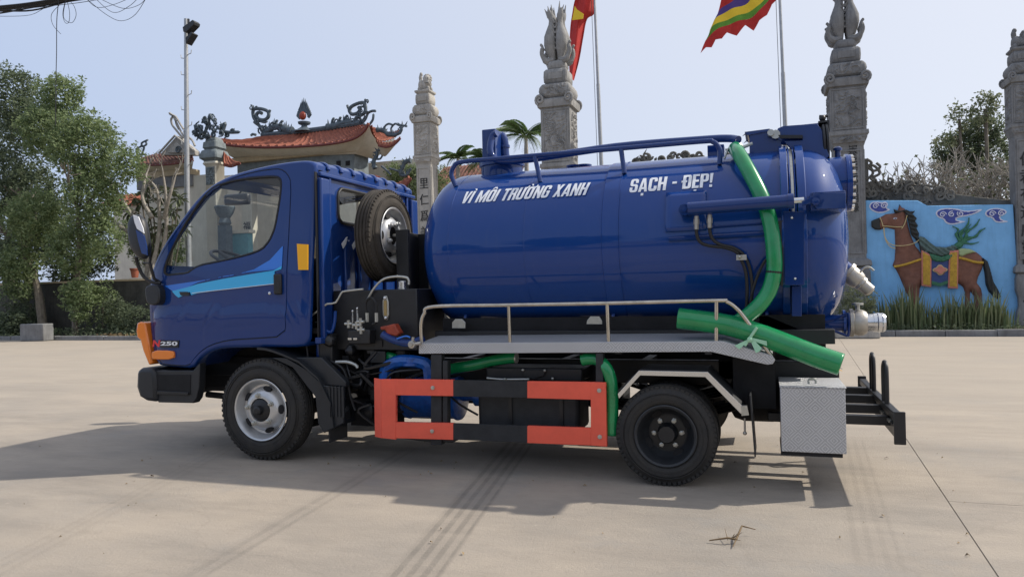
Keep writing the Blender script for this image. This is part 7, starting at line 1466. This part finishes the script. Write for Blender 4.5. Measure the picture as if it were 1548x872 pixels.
for q in ([[(-23.335,8.238),(-23.615,8.662),(-23.935,9.226),(-24.141,9.394)],[(-23.459,8.249),(-23.783,8.612),(-24.027,8.901),(-24.062,9.172),(-23.851,9.251),(-23.608,8.928),(-23.408,8.643)],[(-23.851,9.251),(-24.058,9.359),(-24.165,9.436)],[(-23.368,8.573),(-23.291,8.367),(-22.967,8.139),(-22.81,7.862)],[(-23.657,8.666),(-23.777,8.877),(-23.813,9.081)]],):
    mb=MB()
    for g in q: mb.tube(smooth_path([(x,21.3,z) for x,z in g],5),.05,n=6)
    obj('openwork_dragon',mb,M['stonel'],gate)
mb=MB()
for g in ([(-26.247,7.646),(-25.939,7.723),(-25.549,7.724)],[(-26.026,7.73),(-26.063,8.005),(-25.755,8.115),(-25.752,8.251),(-25.403,8.356)],[(-25.765,7.742),(-25.627,8.036),(-25.798,8.153)],[(-25.713,8.078),(-25.494,8.16),(-25.534,8.299)]): mb.tube(smooth_path([(x,21.3,z) for x,z in g],4),.045,n=6)
obj('corner_dragon',mb,M['slate'],gate)
# cluster of slate dragons on the lotus pillar
random.seed(93)
ol=[(-22.167,8.065),(-22.161,8.321),(-21.996,8.562),(-21.68,8.532),(-21.371,8.948),(-21.053,8.536),(-20.589,8.491),(-20.442,8.225),(-19.912,8.05),(-20.294,8.022),(-20.374,7.872),(-21.065,8.03),(-21.693,7.991)]
lp=thing('lotus_pillar','grey lotus shaped pillar head with slate dragons just above the cab windshield','pillar',(-14.5,20.6,0))
scroll_crest(lp,ol,20.6,95,M['slate'],34,(.07,.15),.036,.2)
for g in ([(-21.691,8.086),(-21.483,8.513),(-21.371,8.936)],[(-21.371,8.936),(-21.205,8.678),(-21.05,8.631)],[(-20.904,8.268),(-20.589,8.491),(-20.674,8.183),(-20.369,8.092),(-19.836,8.056)],[(-22.086,8.122),(-22.118,8.446),(-22.154,8.578)]):
    mb=MB(); mb.tube(smooth_path([(x,20.6,z) for x,z in g],4),[.07]*(len(smooth_path([(x,0,z) for x,z in g],4))-1)+[.01],n=6); obj('carved_curl',mb,M['slate'],lp)
q=[(-22.01,7.987),(-21.302,7.924),(-22.183,7.425),(-20.619,7.295),(-21.721,6.876),(-21.695,6.363)]; xc=[(-21.421,7.871)][0][0]; zt=q[0][1]
mb=MB(); sq_loft(mb,[(zt+.02,.20),(zt-.08,.26),(zt-.16,.27),(zt-.20,.33),(zt-.42,.35),(zt-.50,.29),(zt-.55,.38),(zt-.75,.46),(zt-.88,.45),(zt-.96,.34),(zt-1.0,.32)],xc,20.9,cut=.12); obj('lotus_head',mb,M['slatel'],lp,smooth=40)
mb=MB(); sq_loft(mb,[(zt-1.001,.32),(zt-1.10,.36),(zt-1.2,.28),(0,.28)],xc,20.9,cut=.12); obj('shaft',mb,M['cream'],lp,smooth=40)
mb=MB(); carve(mb,xc-.22,xc+.22,zt-2.0,zt-1.25,20.61,'y',4,.06); obj('carved_panel',mb,M['slatel'],lp)
# interior of the gate seen through the cab glass: columns, boards, teal parapet
a=[(-24.461,7.094),(-15.123,6.397)]
mb=MB(); mb.box(a[0][0],a[1][0]+2,24.8,25.0,0,zc-.3); obj('back_wall',mb,M['cream'],gate)
mb=MB(); mb.box(a[0][0],a[1][0]+2,24.5,24.79,2.9,3.5); obj('beam',mb,M['creamd'],gate)
for px,w_,m in (([(-23.669,4.614)],.30,'darkred'),([(-23.11,4.586)],.22,'cream'),([(-21.54,4.505)],.28,'cream'),([(-19.187,4.385)],.5,'cream'),([(-16.354,4.24)],.45,'cream'),([(-15.234,4.183)],.3,'darkred')):
    mb=MB(); mb.box(px[0][0]-w_,px[0][0]+w_,23.0,23.4,0,zc-1.2); obj('gate_column',mb,M[m],gate,bevel=.02)
vs,fs=text_mesh('福祠'); px=[(-21.533,4.146)][0]
for k,c_ in enumerate('福祠'):
    vs,fs=text_mesh(c_); mb=MB(); mb.add([(px[0]-.2+v[0]*.42,22.985,px[1]+.15-.5*k+v[1]*.42) for v in vs],fs); obj('inscribed_character',mb,M['ink'],gate,smooth=0,fix=False,solid=.01)
a=[(-21.747,3.949),(-20.039,3.869)]; mb=MB(); mb.box(a[0][0],a[1][0],21.2,21.5,0,a[0][1]); obj('teal_parapet',mb,M['teal'],gate)
mb=MB(); mb.box(a[0][0]-.1,a[1][0]+.1,21.15,21.55,a[0][1]+.003,a[0][1]+.14); obj('parapet_cap',mb,M['cream'],gate)
a=[(-20.619,4.535)][0]; mb=MB(); mb.lathe([(.2,0),(.26,.1),(.2,.3),(.34,.5),(.42,.75),(.40,.8),(.3,.8)],(a[0],20.5,a[1]-.3),(0,0,1),n=20); mb.box(a[0]-.2,a[0]+.2,20.3,20.7,0,a[1]-.301); ur=obj('incense_urn',mb,M['slate']); tag(ur,'dark urn on a plinth seen through the cab side window','urn')
# small red tiled house right of the short pillar
hs_=thing('tiled_house','small house with a plain red tiled roof behind the front of the tank','house',(-12,26,0)); a=[(-13.662,6.923),(-9.701,6.736),(-13.695,5.543),(-9.432,5.275)]
mb=MB(); A_=polyf([(a[0][0]-.1,27.5,a[0][1]+.25),(a[1][0],27.5,a[1][1]+.45)]); B_=polyf([(a[2][0]-.1,25,a[2][1]),(a[3][0],25,a[2][1])]); tiled_patch(mb,lambda u,v:A_(u).lerp(B_(u),v),100,14,.04); o=obj('roof_tiles',mb,M['tiled'],hs_,solid=.05,fix=False); stuff(o)
mb=MB(); mb.box(a[0][0]+.1,a[1][0],25.6,29,0,a[2][1]-.1); obj('house_wall',mb,M['cream'],hs_)
hs2=thing('tiled_house','distant house with a faded pink roof between the left trees and the temple','house',(-24,30,0)); a=[(-37.226,7.877),(-34.65,7.707),(-38.039,7.119),(-34.167,6.887)]
mb=MB(); A_=polyf([(a[0][0],31.5,a[0][1]),(a[1][0],31.5,a[1][1])]); B_=polyf([(a[2][0],30,a[2][1]),(a[3][0],30,a[3][1])]); tiled_patch(mb,lambda u,v:A_(u).lerp(B_(u),v),60,10,.04); o=obj('roof_tiles',mb,M['tile'],hs2,solid=.05,fix=False); stuff(o)
mb=MB(); mb.box(a[0][0],a[1][0],30.3,33,0,a[2][1]); obj('house_wall',mb,M['cream'],hs2)
# ================================================================ poles, flags, cables
M['galv']=mat('galvanised_steel',(.42,.43,.44),.45,metal=.6,var=.2,vs=9); M['cable']=mat('cable_sheath',(.012,.012,.014),.6)
a=[(-19.213,11.402),(-19.317,4.881),(-19.318,0.07)]
lp_=thing('light_pole','tall galvanised pole with two dark floodlights and step rungs, left of the temple','light pole',(a[1][0],17,0))
mb=MB(); mb.tube([(a[1][0]+.05,17,0),(a[1][0],17,a[1][1]),(a[0][0],17,a[0][1])],[.11,.10,.065],n=14); obj('pole',mb,M['galv'],lp_)
mb=MB(); q=[(-19.034,11.352),(-19.024,10.581)]; mb.box(q[0][0]-.03,q[0][0]+.03,16.9,16.96,q[1][1],q[0][1]); obj('lamp_bracket',mb,M['black'],lp_)
for q in ([(-19.1,10.991),(-18.649,11.192),(-18.563,11.108),(-18.595,11.017),(-18.926,10.8),(-19.075,10.82)],[(-18.991,10.593),(-18.719,10.772),(-18.661,10.716),(-18.967,10.374)]):
    mb=MB(); mb.prism(q,'y',16.7,17.0); obj('floodlight',mb,M['rimd'],lp_,bevel=.015)
for y_ in (82,87,112,143,165,190,218,248):
    q=[(-19.217,10.028),(-19.367,10.047)]; zz=a[0][1]+(a[1][1]-a[0][1])*(y_-29)/271; sd=1 if y_ in(82,143,190,248) else -1; xc=a[1][0]+(a[0][0]-a[1][0])*(300-y_)/271
    mb=MB(); mb.tube([(xc,17,zz-.05),(xc+sd*.22,17,zz),(xc+sd*.24,17,zz+.12)],.016,n=6); obj('step_rung',mb,M['galv'],lp_)
M['fred']=mat('red_flag_cloth',(.50,.025,.02),.8,var=.25,vs=3); M['fyel']=mat('yellow_flag_cloth',(.75,.52,.03),.8); M['fgrn']=mat('green_flag_cloth',(.12,.30,.03),.8,var=.3,vs=4); M['fpur']=mat('purple_flag_cloth',(.07,.04,.20),.8)
def flagpole(label,p,y,extra):
    (x0,z0),(x1,z1)=p; d=(x0-x1)/(z0-z1); t=thing('flagpole',label,'flagpole',(x1-d*z1,y,0),'flagpoles'); zt=z0+extra; zm=z1+(z0-z1)*.42
    mb=MB(); mb.tube([(x1-d*z1,y,0),(x1+d*(zm-z1),y,zm)],[.075,.058],n=12); obj('lower_pole',mb,M['galv'],t)
    mb=MB(); mb.tube([(x1+d*(zm-z1),y,zm-.1),(x1+d*(zt-z1),y,zt)],[.047,.035],n=12); mb.ball((x1+d*(zt-z1),y,zt),.08); obj('upper_pole',mb,M['galv'],t)
    mb=MB(); mb.tube([(x1-d*z1-.15,y,.5),(x1+d*(zt-z1)-.1,y,zt-.1)],.008,n=4); obj('halyard',mb,M['cable'],t); return t
p=[(-4.421,10.418),(-4.338,5.786)]; flagpole('steel flagpole rising beside the drooping red flag',p,18.5,1.6)
p=[(1.089,9.587),(1.15,5.893)]; flagpole('steel flagpole to the right of the five colour festival flag',p,18.5,2.2)
def cloth(name,L,Rr,y,m,par,amp=.09,fr=5,ph=0,nu=22,nv=30):
    a=polyf([(x,0,z) for x,z in L]);b=polyf([(x,0,z) for x,z in Rr]); mb=MB()
    def F(u,v): p=a(v).lerp(b(v),u); return (p.x,y+amp*math.sin(u*fr+ph+v*1.5)+.04*math.sin(u*13+v*3),p.z)
    mb.grid(F,nu,nv); return obj(name,mb,M[m],par,smooth=60,fix=False)
CF=(660,0,3.633)
fl1=thing('national_flag','red flag with a yellow star drooping beside the tall middle pillar','flag',(-3.5,18.5,9))
cloth('flag_cloth',[(-4.311,12.138),(-4.803,11.35),(-5.092,10.52),(-5.178,10.182),(-5.274,9.668),(-5.331,8.797),(-5.327,8.21),(-5.212,7.962)],[(-4.311,12.138),(-4.361,11.278),(-4.458,10.424),(-4.491,10.023),(-4.719,9.882),(-4.851,9.318),(-5.0,8.58),(-5.194,7.972)],18.5,'fred',fl1,.12,7)
mb=MB(); mb.prism([(-5.011,10.213),(-4.937,10.086),(-4.734,9.925),(-4.756,9.772),(-5.11,9.777),(-5.057,10.0)],'y',18.24,18.26); obj('flag_star',mb,M['fyel'],fl1)
CQ=(1040,0,3.633)
fl2=thing('festival_flag','tattered five colour festival flag with red serrated edge streaming left of its pole','flag',(1.0,18.5,9))
def band2(name,T_,B_,m,dy): 
    a=polyf([(x,0,z) for x,z in T_]);b=polyf([(x,0,z) for x,z in B_]); mb=MB()
    def F(u,v): p=a(u).lerp(b(u),v); return (p.x,18.5+dy+.10*math.sin(p.x*3.2)+.05*math.sin(p.x*9+p.z*4),p.z)
    mb.grid(F,60,6); return obj(name,mb,M[m],fl2,smooth=60,fix=False)
def jag(P,n,seed):
    random.seed(seed); g=polyf([(x,0,z) for x,z in P]); out=[]
    for i in range(n): t=i/(n-1); p=g(t); out.append((p.x+(.0 if i%2 else -.10)*1,p.z-(0 if i%2 else random.uniform(.10,.32))))
    return out
red_in=[(-1.055,8.669),(-0.81,8.883),(-0.227,9.076),(0.294,9.22),(0.763,9.636),(0.921,9.934),(1.089,10.656)]
grn=[(-0.927,8.899),(-0.833,9.052),(-0.276,9.22),(0.247,9.4),(0.61,9.632),(0.72,9.965),(0.838,10.698)]
yel=[(-0.804,9.157),(-0.668,9.319),(-0.323,9.461),(0.045,9.581),(0.254,9.713),(0.415,10.012),(0.534,10.749)]
pur=[(-0.677,9.387),(-0.572,9.563),(-0.318,9.646),(-0.159,9.775),(0.0,9.914),(0.109,10.114),(0.228,10.8)]
inn=[(-0.637,9.518),(-0.494,9.99),(-0.308,10.071),(-0.201,10.217),(-0.146,10.318),(-0.04,10.41),(0.073,10.826)]
teeth=[(-1.208,8.313),(-1.033,8.462),(-0.874,8.441),(-0.752,8.645),(-0.562,8.62),(-0.416,8.797),(-0.142,8.694),(0.108,8.975),(0.336,8.814),(0.506,9.092),(0.722,9.201),(0.871,9.512),(1.014,9.598),(1.077,10.123),(1.288,10.623)]
tm=[];
for i,(x,z) in enumerate(teeth): tm.append((x,z))
def band_lin(name,T_,B_,m):
    mb=MB(); n=64; a=polyf([(x,0,z) for x,z in T_])
    def lin(t): t=t*(len(B_)-1); i=min(len(B_)-2,int(t)); f=t-i; return Vector((B_[i][0]*(1-f)+B_[i+1][0]*f,0,B_[i][1]*(1-f)+B_[i+1][1]*f))
    def F(u,v): p=a(u).lerp(lin(u),v); return (p.x,18.5+.10*math.sin(p.x*3.2)+.05*math.sin(p.x*9+p.z*4),p.z)
    mb.grid(F,84,6); return obj(name,mb,M[m],fl2,smooth=60,fix=False)
band_lin('red_fringe',red_in,tm,'fred'); band2('green_stripe',grn,red_in,'fgrn',0); band2('yellow_stripe',yel,grn,'fyel',0); band2('purple_stripe',pur,yel,'fpur',0); band2('red_centre',inn,pur,'fred',0)
cloth('flag_heading',[(0.073,10.826),(0.988,10.646)],[(0.753,11.411),(1.13,11.345)],18.5,'fred',fl2,.02,2,0,6,6)
# overhead cables at top left
cb_=thing('cable_bundle','thick sagging bundle of black overhead cables at the top left corner','cable',(-14,10,7))
def cab(pts,y,r,par,name='cable'):
    mb=MB(); mb.tube(smooth_path([(x,y,z) for x,z in pts],6),r,n=6); return obj(name,mb,M['cable'],par)
random.seed(99)
for k in range(7):
    dy=random.uniform(-2,2); base=[(-20.72,9.001),(-18.236,8.812),(-16.841,8.707),(-15.51,8.67),(-13.424,8.665),(-10.932,8.808)]
    cab([(x,z-dy*.012-random.uniform(0,.02)*k) for x,z in base],9+k*.03,.022,cb_)
for r_,q in ((.006,[(-18.242,8.592),(-16.849,8.408),(-16.284,8.492),(-15.728,8.638)]),(.008,[(-18.718,8.78),(-17.072,8.607),(-15.732,8.508),(-14.873,8.461),(-13.631,8.447)]),(.006,[(-14.974,8.653),(-14.561,8.287),(-14.044,8.257),(-13.432,8.354)]),(.006,[(-14.659,8.573),(-14.048,8.084),(-13.538,8.151),(-13.192,8.349)]),(.006,[(-14.871,8.541),(-14.255,8.067),(-13.788,7.842),(-13.342,7.935),(-12.955,8.343)]),(.006,[(-14.452,8.477),(-13.74,8.134),(-13.237,8.138),(-12.995,8.288)])):
    cab(q,9,r_,cb_,'loose_wire')
for c_,rx in (([(-15.51,8.654),(-15.628,8.298),(-15.569,8.062),(-15.44,8.043),(-15.411,8.299),(-15.51,8.654)],0),([(-15.511,8.638),(-15.609,8.197),(-15.354,8.015),(-15.2,8.171),(-15.258,8.406),(-15.468,8.631)],0),([(-15.732,8.508),(-16.0,8.319),(-15.963,8.052),(-15.707,7.788)],0)):
    cab(c_,9,.006,cb_,'wire_coil')
cab([(-15.726,8.72),(-15.827,8.196),(-15.86,7.351),(-15.901,6.621),(-15.939,5.563)],9,.009,cb_,'hanging_wire')

# ================================================================ the other side of the yard, behind the photographer: what the paint mirrors
random.seed(120); proto=None
for i,(x,y,s,lab) in enumerate(((-15,-24,1.0,'leftmost tree across the yard, behind the photographer'),(-7.5,-26,1.25,'second tree from the left across the yard behind the photographer'),(0,-24,.95,'tree straight behind the photographer across the yard'),(6.5,-26,1.15,'tree across the yard behind the photographer, right of the middle one'),(14,-24,1.05,'rightmost tree across the yard, behind the photographer'))):
    if i==0:
        proto=leaf_tree('leafy_tree',lab,(0,0,0),[([(0,0,0),(.1,0,1.5),(0,0,3)],.2,.12)],[((0,0,4),(2.6,2,1.9),620),((-1.8,0,3),(1.9,1.5,1.3),330),((2,0,3.1),(1.9,1.5,1.4),330)],.13,M['lf2'],121,'trees across the yard'); t=proto
    else: t=copy_tree(proto)
    t['label']=lab; t.location=(x,y,0); t.rotation_euler=(0,0,i*1.3); t.scale=(s,s,s)
hw=thing('garden_wall','long low rendered wall across the yard behind the photographer','wall',(0,-28,0)); mb=MB(); mb.box(-40,40,-28.2,-28,0,2.6); obj('wall_panel',mb,M['cream'],hw)
mb=MB(); mb.box(-40,40,-28.25,-27.95,2.602,2.72); obj('coping_stone',mb,M['stonel'],hw)
for i,(x,y,s,lab) in enumerate(((22,34,1.3,'nearest of the trees far beyond the right pillar'),(30,38,1.1,'middle tree of the row far beyond the right pillar'),(38,33,1.35,'farthest tree to the right beyond the yard'))):
    t=copy_tree(proto); t['label']=lab; t['group']='trees far right of the yard'; t.location=(x,y,0); t.rotation_euler=(0,0,i*1.9); t.scale=(s,s,s)
